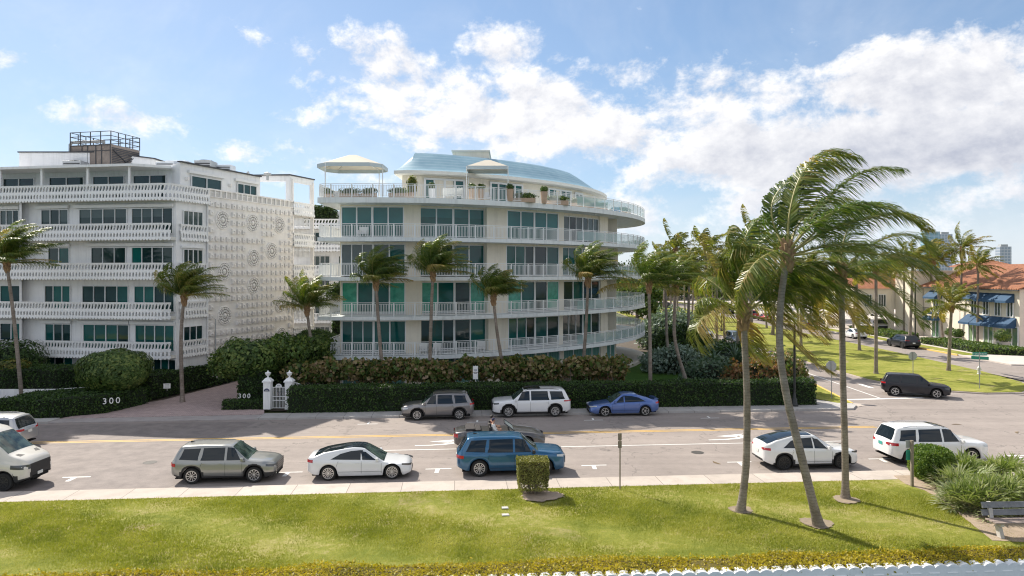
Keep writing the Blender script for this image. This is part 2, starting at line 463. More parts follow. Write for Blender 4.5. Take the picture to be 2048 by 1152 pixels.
# the lawn rises a hand above it
lawn = []
nx, ny = 90, 22
for j in range(ny+1):
    row = []
    for i in range(nx+1):
        x = XL + (XR-XL)*i/nx
        ya = 21.1 + .068*x; yb = rd(x, 30.3)
        y = ya + (yb-ya)*j/ny
        row.append((x, y, .125 + .03*math.sin(x*.5+y) * min(1, (ny-j)/4)))
    lawn.append(row)
mb = MB(); mb.grid(lawn); tag(mb.build('lawn', M_LAWN, smooth=True), kind='structure')
# sandy bed at the right
bed = [gp(1788,958), gp(1812,975), gp(1850,988), gp(1890,1010), gp(1925,1040), gp(1955,1065), gp(1985,1090), gp(2120,1096), gp(2160,1040), gp(2160,985), gp(2000,955)]
sheet('soil_bed', [(p[0], p[1]) for p in bed], .165, M_SAND, thick=.05)
# worn soil rings at the palm feet
def ring_patch(px, py, r, z=.16, m=None, ex=1.0):
    c = gp(px, py, .15); pts = []; q_ = random.Random(px)
    for k in range(64):
        a = 2*PI*k/64; rr = r*.92*(1+.09*math.sin(3*a+px)+q_.uniform(-.09, .09))
        pts.append((c[0]+rr*ex*math.cos(a), c[1]+rr*math.sin(a)))
    sheet('soil_patch', pts, z, m or M_SAND)
M_RING = plain('worn_soil', (.27,.215,.15), .95, .25, 3, .8, 18)
ring_patch(1634, 1046, .62, m=M_RING); ring_patch(1482, 1019, .5, m=M_RING); ring_patch(1692, 999, .55, m=M_RING); ring_patch(1082, 991, .8, m=M_SAND, ex=1.2)
# far pavement, driveway
strip('far_pavement', -16.5, 21.8, 46.4, 48.0, .12, M_WALK, .2)
strip('far_pavement', XL, -29.2, 46.4, 47.6, .12, M_WALK, .2)
sheet('driveway_apron', [(-29.2, rd(-29.2,46.4)), (-16.5, rd(-16.5,46.4)), (-16.5, rd(-16.5,47.9)), (-29.2, rd(-29.2,47.6))], .06, slabmat('apron_concrete', (.40,.36,.345), 30, .01, .05), thick=.2)
sheet('driveway', [(-29.2, 45.25), (-16.5, 46.6), (-17.2, 48.6), (-17.6, 51.5), (-18.6, 58), (-19, 66), (-22.4, 66), (-24.0, 60), (-25.8, 51.8), (-26.8, 50.2)], .075, M_PAVER, thick=.1)
# corner pavement by the side street
sheet('corner_pavement', [(21.8, rd(21.8,46.4)), (23.6, 48.4), (24.4, 49.6), (24.4, 50.3), (23.4, 50.4), (21.9, 52.6), (20.4, 52.0), (20.4, 49.6), (21.8, 49.6)], .12, M_WALK, thick=.2)
sheet('verge', [(23.4, 50.4), (24.35, 50.3), (25.0, 56), (26.2, 66), (26.6, 85), (26.6, 300), (24.9, 300), (24.9, 85), (24.0, 64), (23, 56), (22.2, 53)], .13, M_TURF2, thick=.2)
sheet('kerb_stone', [(24.36, 50.3), (24.52, 50.3), (25.2, 56), (26.4, 66), (26.8, 85), (26.8, 300), (26.604, 300), (26.604, 85), (26.204, 66), (25.004, 56)], .14, plain('kerb_yellow', (1,1,1)), thick=.2)
sheet('crossing_pad', [(24.404, 49.4), (25.3, 50.0), (25.4, 50.5), (24.95, 50.9), (24.54, 50.6)], .03, M_CONC, thick=.1)
# garden lawn of the round-fronted block, soil
gl = [(-16.5, 48.0), (22, 49.9), (23.5, 56), (24.9, 66), (25, 130), (-16, 130)]
sheet('garden_lawn', [(8.5, 49.6), (18.2, 50.2), (18.2, 66), (20, 80), (14, 84), (8.5, 84)], .06, M_LAWND, thick=.1)
sheet('garden_soil', [(-16.6, 47.98), (23.2, 49.9), (24.85, 66), (24.9, 130), (-16.5, 130)], .02, M_SOIL)
sheet('garden_soil', [(XL, 41.9), (-29.2, 45.4), (-26.8, 50.2), (-25.8, 51.8), (-24, 60), (-22.4, 66), (-22.4, 130), (XL, 130)], .02, M_SOIL)
# grass median with palms
med = [(31.3, 300), (31.2, 72), (31.4, 62), (32.2, 58.4), (34.4, 55.9), (37, 54.7), (40, 55.0), (42.6, 57.3), (43.6, 60), (44.6, 66.4), (45.2, 82), (45.2, 300)]
sheet('median', med, .14, M_TURF2, thick=.2)
kb = [(x + (-.14 if x < 38 else .14), y - (.14 if y < 60 else 0)) for x, y in med]
sheet('median_kerb', kb, .10, M_CONC, thick=.2)
# far side of the street
sheet('street_pavement', [(51.0, 71.5), (57, 70.5), (75, 67), (110, 67), (110, 400), (51.0, 400)], .12, plain('plaza_concrete', (.56,.50,.45), .85, .12, .8), thick=.2)
sheet('verge', [(51.3, 79.5), (53.2, 79.0), (53.4, 300), (51.3, 300)], .14, M_TURF2, thick=.1)
sheet('kerb_stone', [(50.84, 80), (50.998, 80), (50.998, 88), (50.84, 88)], .15, plain('kerb_yellow', (1,1,1)), thick=.2)
sheet('brick_plaza', [(57.5, 77.5), (66, 74), (75, 74), (75, 80), (62.0, 83)], .135, plain('brick_red_paving', (.32,.13,.08), .85, .2, 3), thick=.05)
# ---- paint
pm = MB(); ym = MB()
def rline(mb, X0, X1, c, w, z=.006, n=10):
    for i in range(n):
        a = X0+(X1-X0)*i/n; b_ = X0+(X1-X0)*(i+1)/n
        mb.quad((a, rd(a,c-w/2), z), (b_, rd(b_,c-w/2), z), (b_, rd(b_,c+w/2), z), (a, rd(a,c+w/2), z))
rline(ym, -60, 22.4, 41.12, .11); rline(ym, -60, 22.4, 41.42, .11)
tag(ym.build('road_marking', M_YELL), kind='structure')
rline(pm, -7.3, 18.8, 37.92, .11)
for px in (151, 578, 877, 1188, 1479, 1762, 2035):        # near bay marks
    d = 34.0; X = (px-1024)/FPX*d; d = rd(X, 34.15); X = (px-1024)/FPX*d
    rline(pm, X-.62, X+.62, 34.15, .11, n=1)
    pm.quad((X-.13, rd(X,33.48), .006), (X+.07, rd(X,33.48), .006), (X+.07, rd(X,34.09), .006), (X-.13, rd(X,34.09), .006))
for px in (735, 954, 1187, 1420):
    X = (px-1024)/FPX*44.8; d = rd(X, 44.6); X = (px-1024)/FPX*d
    rline(pm, X-.62, X+.62, 44.6, .10, n=1)
    pm.quad((X-.06, rd(X,44.66), .006), (X+.06, rd(X,44.66), .006), (X+.06, rd(X,45.2), .006), (X-.06, rd(X,45.2), .006))
# stop line and lane line of the side street
pm.quad((24.6, 52.0, .006), (31.2, 52.9, .006), (31.2, 53.3, .006), (24.6, 52.4, .006))
pm.quad((27.75, 52.9, .006), (27.88, 52.9, .006), (28.3, 110, .006), (28.15, 110, .006))
def arrow(mb, px, py, flip=1):
    """left-turn arrow lying along the lane"""
    c = gp(px, py); L = 1.0
    M = Matrix.Translation((c[0], c[1], .006)) @ Matrix.Rotation(RDA, 4, 'Z')
    k = MB(M)
    shaft = [(-1.5,-.42),(-.7,-.40),(.0,-.22),(.45,.05),(.62,.05),(.62,.52)]
    up = [(-1.5,-.55),(-.6,-.54),(.2,-.40),(.8,-.12),(.95,.1),(.95,.5)]
    for i in range(5):
        k.quad((*up[i],0), (*up[i+1],0), (*shaft[i+1],0), (*shaft[i],0))
    k.add([(-.75,.36,0),(.3,.05,0),(1.1,.86,0),(.2,.60,0)], [(0,1,2,3)])
    mb.add(k.v, k.f)
arrow(pm, 885, 886); arrow(pm, 1462, 875)
# street arrows further up
for X, Y in ((29.6, 57.5),):
    pm.add([(X-.2,Y,.006),(X+.2,Y,.006),(X+.2,Y+2,.006),(X-.2,Y+2,.006)], [(0,1,2,3)])
tag(pm.build('road_marking', M_WHITE), kind='structure')

# the far shore across the lagoon (what the panes look out on)
fs = MB(); rws = [[], [], []]
for i in range(121):
    x = -900+15*i; h = 9+4*math.sin(i*.7)+3*math.sin(i*1.9)+2*math.sin(i*4.1)
    rws[0].append((x, -420, -1.7)); rws[1].append((x, -426, h*.7)); rws[2].append((x, -450, h))
fs.grid(rws); tag(fs.build('hills', plain('far_shore_green', (.045,.07,.035), .95, .5, .05)), kind='structure')
# ------------------------------------------------------------------ building materials
M_STUCCO = plain('white_stucco', (.87, .87, .87), .85, .05, .8, .35, 24, streak=.16)
M_STUCCOW = plain('cream_relief', (.88, .85, .815), .85, .06, .6, .3, 24, streak=.12)
M_BALW = plain('white_balustrade', (.86, .86, .85), .7, .05, 2.0, .2, 30)
M_CREAM = plain('cream_render', (.86, .79, .66), .85, .05, .8, .3, 22, streak=.14)
M_SLAB = plain('pale_blue_slab', (.76, .80, .80), .7, .06, .7, .2, 20, streak=.2)
M_SOFF = plain('soffit_white', (.78, .76, .70), .85, .04, .8)
M_RAIL = plain('white_metal', (.83, .84, .83), .4, .03, 2)
M_FRAME = plain('window_frame_white', (.82, .83, .83), .45, .03, 2)
M_TILEFLOOR = plain('balcony_floor', (.55, .52, .47), .7, .08, 1.5)
M_ROOFB = None
def roofmat():
    m, t, b, out = newmat('blue_metal_roof'); geo = t.node('ShaderNodeNewGeometry'); pos = geo.outputs['Position']
    sep = t.node('ShaderNodeSeparateXYZ'); t.link(pos, sep.inputs[0])
    w = t.math('FRACT', t.math('MULTIPLY', sep.outputs[2], 3.4))
    n = t.noise(pos, .7, 5, .6)
    c = t.mix(t.maprange(n, .35, .65), (.17, .31, .40), (.23, .38, .46))
    c = t.mix(t.maprange(w, .84, .9, 0, .55), c, (.42, .55, .62))
    t.link(c, b.inputs['Base Color']); setp(b, rough=.55, spec=.3); return m
M_ROOFB = roofmat()
G_TEAL = glassy('pane_teal', (.006, .075, .072), .04, .38, (.010, .12, .105), .35)
G_DARK = glassy('pane_dark', (.006, .026, .03), .04, .42, (.014, .045, .045), .5)
G_BLIND = glassy('pane_blind', (.02, .135, .14), .06, .35, (.03, .175, .175), .3)
G_GREY = glassy('pane_grey_blind', (.05, .085, .09), .07, .35, (.09, .125, .125), .3)
G_CURT = glassy('pane_green_curtain', (.04, .27, .19), .07, .5, (.07, .38, .27), 2.2)
def curtmat():
    m, t, b, out = newmat('pane_vertical_blinds'); geo = t.node('ShaderNodeNewGeometry'); pos = geo.outputs['Position']
    sep = t.node('ShaderNodeSeparateXYZ'); t.link(pos, sep.inputs[0])
    w = t.math('SINE', t.math('MULTIPLY', sep.outputs[0], 38.0))
    t.link(t.mix(t.maprange(w, -1, 1), (.10, .25, .23), (.19, .37, .34)), b.inputs['Base Color'])
    setp(b, rough=.08, spec=.7, ior=1.6); return m
G_VERT = curtmat()
G_SHOP = glassy('shop_glass', (.10, .22, .14), .05, .8, (.2, .28, .16), .6)
M_AC = plain('ac_metal', (.42, .44, .45), .5, .15, 2)
M_DARKM = plain('dark_metal', (.05, .05, .055), .5, .1, 3)
M_RUST = plain('tower_metal', (.26, .215, .185), .7, .3, 1.2, .3, 8)

def P2(p, q, t_): return (p[0]+(q[0]-p[0])*t_, p[1]+(q[1]-p[1])*t_)
def frame2(p, q):
    """matrix with local x along p->q (plan), local -y pointing outward to the right-hand side of travel, z up, origin p"""
    d = Vector((q[0]-p[0], q[1]-p[1], 0)); L = d.length; d.normalize()
    n = Vector((d.y, -d.x, 0))       # outward
    M = Matrix(((d.x, -n.x, 0, p[0]), (d.y, -n.y, 0, p[1]), (0, 0, 1, 0), (0, 0, 0, 1)))
    return M, L
def window(parent, p, q, z0, z1, n, pane=G_TEAL, fr=.06, depth=.10, proud=.03, rail=None, mull=None, panes2=None, split=0.0, name='window'):
    """one framed window between plan points p and q; its glass is a sub-part"""
    M, L = frame2(p, q)
    f = MB(M); y0, y1 = -proud, depth
    f.box(0, y0, z0, L, y1, z0+fr); f.box(0, y0, z1-fr, L, y1, z1)
    f.box(0, y0, z0+fr, fr, y1, z1-fr); f.box(L-fr, y0, z0+fr, L, y1, z1-fr)
    xs = mull if mull else [k/n for k in range(1, n)]
    for k, u in enumerate(xs):
        w = fr*1.25 if (n % 2 == 0 and k == len(xs)//2) else fr*.8
        f.box(L*u-w/2, y0+.01, z0+fr, L*u+w/2, y1, z1-fr)
    if rail: f.box(fr, y0+.012, z0+rail-.04, L-fr, y1, z0+rail+.04)
    o = f.build(name, M_FRAME, parent)
    g = MB(M)
    us = [0]+list(xs)+[1]
    for i in range(len(us)-1):
        mi = 0
        if panes2 is not None and i < len(panes2): mi = panes2[i]
        a, b_ = L*us[i]+fr/2, L*us[i+1]-fr/2
        ya = .045
        if split and mi == 0:
            zs = z1-(z1-z0)*split*(1 if i % 2 else .96)
            g.add([(a,ya,z0+fr/2),(b_,ya,z0+fr/2),(b_,ya,zs),(a,ya,zs)], [(0,1,2,3)], 1)
            g.add([(a,ya,zs),(b_,ya,zs),(b_,ya,z1-fr/2),(a,ya,z1-fr/2)], [(0,1,2,3)], 0)
        else:
            g.add([(a,ya,z0+fr/2),(b_,ya,z0+fr/2),(b_,ya,z1-fr/2),(a,ya,z1-fr/2)], [(0,1,2,3)], mi)
    pm_ = list(pane) if isinstance(pane, (list, tuple)) else [pane, G_DARK]
    g.build('pane', pm_, o)
    return o

# ================================================================== round-fronted block
NB = empty('apartment_building', (0, 62, 0), 0, 'cream curved apartment block with blue roof and white railed balconies behind the long hedge', 'building')
NB.location = (0, 0, 0)
SLABC = [(-15.15,54.5),(-14.9,54.42),(-11.1,54.35),(-7.4,54.6),(-3.7,55.7),(.2,57.7),(3.1,59.7),(7.5,63.6),(10.5,67.4),(12.4,70.6),(14.0,74.6),(14.75,77.6),(15.0,80.2),(14.7,83.2),(13.6,86.2),(11.6,88.8)]
def smooth_curve(pts, m=5):
    out = []
    n = len(pts)
    for i in range(n-1):
        p0 = pts[max(0,i-1)]; p1 = pts[i]; p2 = pts[i+1]; p3 = pts[min(n-1,i+2)]
        for k in range(m):
            t_ = k/m
            out.append(tuple(.5*((2*p1[c])+(-p0[c]+p2[c])*t_+(2*p0[c]-5*p1[c]+4*p2[c]-p3[c])*t_*t_+(-p0[c]+3*p1[c]-3*p2[c]+p3[c])*t_**3) for c in (0,1)))
    out.append(tuple(pts[-1])); return out
SC = smooth_curve(SLABC[1:], 5); SC = [SLABC[0]] + SC
def offset(curve, d):
    """shift a plan curve inward (to its left as travelled)"""
    out = []
    for i, p in enumerate(curve):
        a = curve[max(0,i-1)]; b_ = curve[min(len(curve)-1,i+1)]
        tx, ty = b_[0]-a[0], b_[1]-a[1]; L = math.hypot(tx, ty)
        out.append((p[0]-ty/L*d, p[1]+tx/L*d))
    return out
WALLI = offset(SC, 1.75)
WALLI = [p for p in WALLI if p[0] > -13.75]
WALLI = [(-13.8, 56.15)] + WALLI
LV = [0.35, 3.0, 6.08, 9.16, 12.24, 15.35]     # slab tops
TH = .30
def arc_len(c):
    s = [0]
    for i in range(1, len(c)): s.append(s[-1]+math.hypot(c[i][0]-c[i-1][0], c[i][1]-c[i-1][1]))
    return s
def at_len(c, S, d):
    d = max(0, min(S[-1]-1e-6, d))
    for i in range(1, len(c)):
        if S[i] >= d:
            t_ = (d-S[i-1])/(S[i]-S[i-1]+1e-12); return P2(c[i-1], c[i], t_)
    return c[-1]
def px_to_s(c, S, px):
    """arc position where the plan curve crosses the view direction of a column"""
    k = (px-1024)/FPX
    for i in range(1, len(c)):
        a = c[i-1][0]-k*c[i-1][1]; b_ = c[i][0]-k*c[i][1]
        if a <= 0 <= b_: return S[i-1] + (S[i]-S[i-1])*(-a/(b_-a+1e-12))
    return S[-1] if px > 1100 else 0
for li, z in enumerate(LV):
    c = SC
    poly = list(c) + [(8, 90), (-10, 90), (-15.15, 64)] if li else [p for p in c if p[0] > 7.2 or False] + [(11,86),(8,82),(7,70)]
    mb = MB()
    if li == 0:
        q = [p for p in SC if p[0] > 8.0]
        mb.prism(q + [(9, 88), (6, 80), (6.5, 66)], 0.0, .33)
        mb.build('terrace', M_TILEFLOOR, NB)
        continue
    th = TH if li < 5 else .42
    mb.prism(poly, z-th, z)
    mb.build('balcony_slab', M_SLAB, NB)
# roof terrace has a deeper fascia lip
def railing(name, curve, z, h, parent, glass_from=None, postgap=1.6, pick=.115, mat=None, picksz=.018, gz=0):
    S = arc_len(curve); mb = MB(); L = S[-1]
    n = max(2, int(L/.5)); pts = [at_len(curve, S, L*i/n) for i in range(n+1)]
    for i in range(n):
        p, q = pts[i], pts[i+1]
        for zz, w, hh in ((z+h, .05, .045), (z+h-.11, .03, .03), (z+.10, .03, .035)):
            mb.bar((p[0],p[1],zz), (q[0],q[1],zz), w, hh)
    k = int(L/pick)
    for i in range(k+1):
        d = L*i/k
        p = at_len(curve, S, d)
        if glass_from is not None and d > glass_from: 
            continue
        w = picksz/2
        mb.box(p[0]-w, p[1]-w, z+.1, p[0]+w, p[1]+w, z+h-.1)
    k = int(L/postgap)
    for i in range(k+1):
        p = at_len(curve, S, L*i/k); w = .04
        mb.box(p[0]-w, p[1]-w, z, p[0]+w, p[1]+w, z+h)
    o = mb.build(name, mat or M_RAIL, parent)
    return o
m, t, b, out = newmat('rail_glass'); b.inputs['Base Color'].default_value = (.45, .60, .60, 1); setp(b, rough=.1, spec=.7, alpha=.42); MATS['rail_glass'] = m
RG = m
RC = [(-15.05, 61.8), (-15.05, 54.6)] + offset(SC, .10)[1:]
RS = arc_len(RC); gl_s = px_to_s(RC[2:], arc_len(RC[2:]), 1150) + RS[2]
for li, z in enumerate(LV[1:], 1):
    h = 1.06
    railing('railing', RC, z, h, NB, glass_from=gl_s+.3, pick=.125, picksz=.034)
    mb = MB(); n = 34; a0 = gl_s+.3
    for i in range(n):
        p = at_len(RC, RS, a0+(RS[-1]-a0)*i/n); q = at_len(RC, RS, a0+(RS[-1]-a0)*(i+1)/n)
        mb.bar((p[0],p[1],z+.53), (q[0],q[1],z+.53), .012, .80)
    mb.build('glass_guard', RG, NB)
# the body of the house: curved outer wall made of piers, glazed bays between
WS = arc_len(WALLI)
def wallpt(px): return at_len(WALLI, WS, px_to_s(WALLI, WS, px))
def walls_between(mb, xa, xb, z0, z1, inset=0.0, thick=.3):
    sa, sb = px_to_s(WALLI, WS, xa), px_to_s(WALLI, WS, xb)
    n = max(1, int((sb-sa)/.8)); W2 = offset(WALLI, inset) if inset else WALLI
    S2 = arc_len(W2); k = S2[-1]/WS[-1]
    pts = [at_len(W2, S2, (sa+(sb-sa)*i/n)*k) for i in range(n+1)]
    inn = offset(pts, thick)
    mb.prism(pts + inn[::-1], z0, z1)
    return pts
bays = {    # per storey: (x0, x1, panes, inset, pane materials, pick of panes, split)
 4: [(682,808,4,0,(G_BLIND,G_TEAL),None,.55),(840,975,4,.55,(G_BLIND,G_TEAL),None,.32),(1014,1117,4,0,(G_BLIND,G_TEAL),None,.62),(1128,1200,6,.15,(G_GREY,G_DARK),[0,1,0,1,0,0],0),(1216,1234,2,1.2,(G_DARK,G_DARK),None,0)],
 3: [(682,811,5,0,(G_GREY,G_TEAL),[0,0,0,0,1],0),(840,975,4,.55,(G_TEAL,G_DARK),[0,1,0,0],0),(1012,1118,5,0,(G_TEAL,G_DARK),[0,0,1,1,0],0),(1126,1200,5,.15,(G_TEAL,G_DARK),None,0),(1216,1236,2,1.2,(G_DARK,G_DARK),None,0)],
 2: [(683,811,4,0,(G_CURT,G_TEAL,G_DARK),[0,1,1,0],0),(843,977,4,.55,(G_CURT,G_TEAL,G_DARK),[0,1,2,0],0),(1015,1118,4,0,(G_CURT,G_TEAL,G_DARK),[0,1,2,0],0),(1128,1202,4,.15,(G_TEAL,G_DARK),[1,0,1,1],0),(1214,1232,2,1.2,(G_DARK,G_DARK),None,0)],
 1: [(683,812,5,0,(G_TEAL,G_DARK),None,0),(841,978,5,.55,(G_DARK,G_TEAL),[0,1,0,0,1],0),(1016,1118,5,0,(G_TEAL,G_DARK),[0,0,1,0,1],0),(1126,1202,5,.15,(G_DARK,G_TEAL),[0,0,0,1,0],0),(1216,1232,2,1.2,(G_TEAL,G_DARK),None,0)],
 0: [(684,811,5,0,(G_VERT,G_DARK),None,0),(841,978,5,.4,(G_VERT,G_DARK),None,0),(1016,1120,4,0,(G_VERT,G_DARK),None,0),(1128,1202,4,.1,(G_VERT,G_DARK),None,0),(1214,1232,2,.1,(G_VERT,G_DARK),None,0)],
}
for li in range(5):
    z0, z1 = LV[li], LV[li+1]-(TH if li < 4 else .42)
    if li == 0: z0 = -.1
    mb = MB(); edges = [0.0]
    xs = []
    last = 668
    for (a, b_, n, ins, pm_, pick, sp) in bays[li]:
        if last == 668:
            # corner pier starts at the wall end
            sa = 0; pts = [at_len(WALLI, WS, 0), at_len(WALLI, WS, px_to_s(WALLI, WS, a))]
            mb.prism(pts + offset(pts, .3)[::-1], z0, z1)
        else: walls_between(mb, last, a, z0, z1)
        last = b_
        # bay: glass set back by ins; returns at each side, lintel
        W2 = offset(WALLI, ins); S2 = arc_len(W2); k = S2[-1]/WS[-1]
        sa, sb = px_to_s(WALLI, WS, a), px_to_s(WALLI, WS, b_)
        nn = 2 if (sb-sa) > 4.5 else 1
        zt = z1-.12
        if li == 4 and n == 6: zt = z1-.25
        for j in range(nn):
            p = at_len(W2, S2, (sa+(sb-sa)*j/nn)*k); q = at_len(W2, S2, (sa+(sb-sa)*(j+1)/nn)*k)
            m1 = max(1, n//nn + (1 if (n % nn and j == 0) else 0))
            st = 0 if j == 0 else n - m1
            pk = pick[st:st+m1] if pick else None
            pmx = list(pm_)
            window(NB, p, q, max(z0, LV[li])+.06 if li else .36, zt, m1, pmx, .085, .08, .02, panes2=pk, split=sp, rail=(.18 if li in (1, 2) else None))
            M, L = frame2(p, q); w = MB(M); w.box(-.02, .0, zt+.002, L+.02, .2, z1)
            for vv, ff, mmm in [(w.v, w.f, 0)]: mb.add(vv, ff)
        if ins > .3:
            for e in (sa, sb):
                p = at_len(WALLI, WS, e); q = at_len(W2, S2, e*k)
                mb.bar((p[0], p[1], (z0+z1)/2), (q[0], q[1], (z0+z1)/2), .12, z1-z0)
    # last pier and the wall round the end, set back on the right
    walls_between(mb, last, 1256 if last > 1225 else last+12, z0, z1, inset=1.2 if last > 1210 else 0)
    mb.build('wall', M_CREAM, NB)
    # round column at the far corner
    cm = MB(); p = offset(WALLI, .2); c = wallpt(1262); 
    cm.box(c[0]-.35, c[1]-.35, z0, c[0]+.35, c[1]+.35, z1); cm.build('column', M_CREAM, NB)
    # left flank and back
    fb_ = MB(); fb_.prism([(-13.8, 56.16), (-13.5, 56.46), (-13.5, 90), (-13.8, 90)], z0, z1-.002)
    fb_.prism([(10.6, 76.6), (10.9, 76.4), (11.6, 80), (10.4, 86), (10.1, 86), (11.2, 80)], z0, z1-.002)
    # dark inner core keeps daylight out of the rooms
    fb_.prism([(-13.4, 58.4), (-4, 59.6), (3, 64.5), (8, 70.5), (10.4, 76.5), (10.4, 80), (9, 85), (-13.4, 89)], z0, z1-.003)
    fb_.build('flank_wall', M_CREAM, NB)
# small ceiling lamps under slabs
for li in range(2, 6):
    for px in (905, 1075, 1190, 1280):
        p = at_len(offset(SC, .9), arc_len(offset(SC, .9)), px_to_s(offset(SC, .9), arc_len(offset(SC, .9)), px))
        mb = MB(); mb.lathe([(0, -.10), (.12, -.08), (.14, 0)], 10, (p[0], p[1], LV[li]-(TH if li < 5 else .42)-.002))
        mb.build('ceiling_lamp', M_RAIL, NB)
# penthouse: inner curve, french doors, blue roof
PH = [p for p in offset(SC, 5.2) if p[0] > -9.3]
PH = [(-9.4, 59.9)] + PH
PHS = arc_len(PH)
PH = [at_len(PH, PHS, PHS[-1]*i/40) for i in range(int(40*.86)+1)]
PHS = arc_len(PH)
zt = LV[5]
mb = MB(); inn = offset(PH, .3)
mb.prism(PH + inn[::-1], zt, zt+2.45)
mb.prism([(-9.4, 60.2), (-9.1, 60.2), (-9.1, 82), (-9.4, 82)], zt, zt+2.44)
mb.build('penthouse_wall', M_CREAM, NB)
for (a, b_, n) in ((848, 930, 4), (980, 1046, 4), (1097, 1143, 4), (1150, 1166, 2)):
    PO = offset(PH, -.13); PO[0] = (PH[0][0], PH[0][1]-.13); POS = arc_len(PO); sa, sb = px_to_s(PO, POS, a), px_to_s(PO, POS, b_)
    window(NB, at_len(PO, POS, sa), at_len(PO, POS, sb), zt+.02, zt+2.25, n, (G_TEAL, G_DARK), .16, .05, .05, name='french_door')
EV = offset(PH, -1.0); EV[0] = (EV[0][0]-.25, EV[0][1]); EV = [(EV[0][0], EV[0][1]+.001)] + EV[1:]
mb = MB(); mb.prism(EV + [(8, 84), (-9.65, 84)], zt+2.46, zt+2.74); mb.build('eaves', M_SOFF, NB)
rm = MB(); R2 = offset(PH, 2.1); R2[0] = (-8.3, R2[0][1]+.2); 
rows = []
for u, zz in ((0, 0.0), (.12, .12), (.28, .42), (.5, .95), (.75, 1.5), (1, 1.98)):
    rows.append([(EV[i][0]*(1-u)+R2[i][0]*u + (.15 if False else 0), EV[i][1]*(1-u)+R2[i][1]*u, zt+2.742+zz*(1 if i < len(EV)-8 else (len(EV)-1-i)/8*.55+.45)) for i in range(len(EV))])
rm.grid(rows)
# left hip and the top
L0 = rows[0][0]; 
hip = [r[0] for r in rows]
back = [(p[0], 80 if i else 84, p[2]) for i, p in enumerate(hip)]
for i in range(len(hip)-1):
    rm.quad(hip[i+1], back[i+1], back[i], hip[i])
top = rows[-1]; rm.add([(p[0], p[1], p[2]) for p in top] + [(6, 82, zt+4.0), (-7, 80, zt+4.2)], [tuple(range(len(top)+2))])
rm.build('roof', M_ROOFB, NB, smooth=True, angle=30)
mb = MB(); mb.box(*dp(912,0,66)[:1], 66, 17.5, dp(978,0,66)[0], 71, 20.95); 
x0, x1 = dp(904,0,66)[0], dp(978,0,66)[0]
mb = MB(); mb.box(x0+.1, 65.5, 18.8, x1, 70.5, 20.80); mb.build('lift_overrun', M_CREAM, NB)
mb = MB(); mb.box(x0, 65.4, 20.802, x1+.1, 70.6, 20.95); mb.build('coping', M_SOFF, NB)

# ================================================================== pierced-balcony block on the left
LB = empty('apartment_building', (0, 0, 0), 0, 'white apartment block with pierced concrete balconies and a patterned end wall beside the driveway', 'building')
A0 = (-26.5, 54.5); DV = (5.0/14.397, 13.5/14.397)      # along the end wall
def wl(t_): return (A0[0]+5.0*t_, A0[1]+13.5*t_)
FZ = [0.2, 3.05, 6.13, 9.21, 12.29, 15.37]   # floor levels
OFFB = .95
FL = (-43.6, 57.6-.95)        # balcony front edge, far left
FR = (-26.35, 54.9-.95)
FD = ((FR[0]-FL[0]), (FR[1]-FL[1])); FLn = math.hypot(*FD); FD = (FD[0]/FLn, FD[1]/FLn); FN = (FD[1], -FD[0])
def fpt(px, off=0.0):
    """plan point on the front (off = metres behind the balcony line) for a photo column"""
    k = (px-1024)/FPX
    ox, oy = FL[0]-FN[0]*off, FL[1]-FN[1]*off
    t_ = (k*oy-ox)/(FD[0]-k*FD[1]); return (ox+FD[0]*t_, oy+FD[1]*t_)
fa = fpt(-140, OFFB); fb2 = fpt(352, OFFB)
wall = MB()
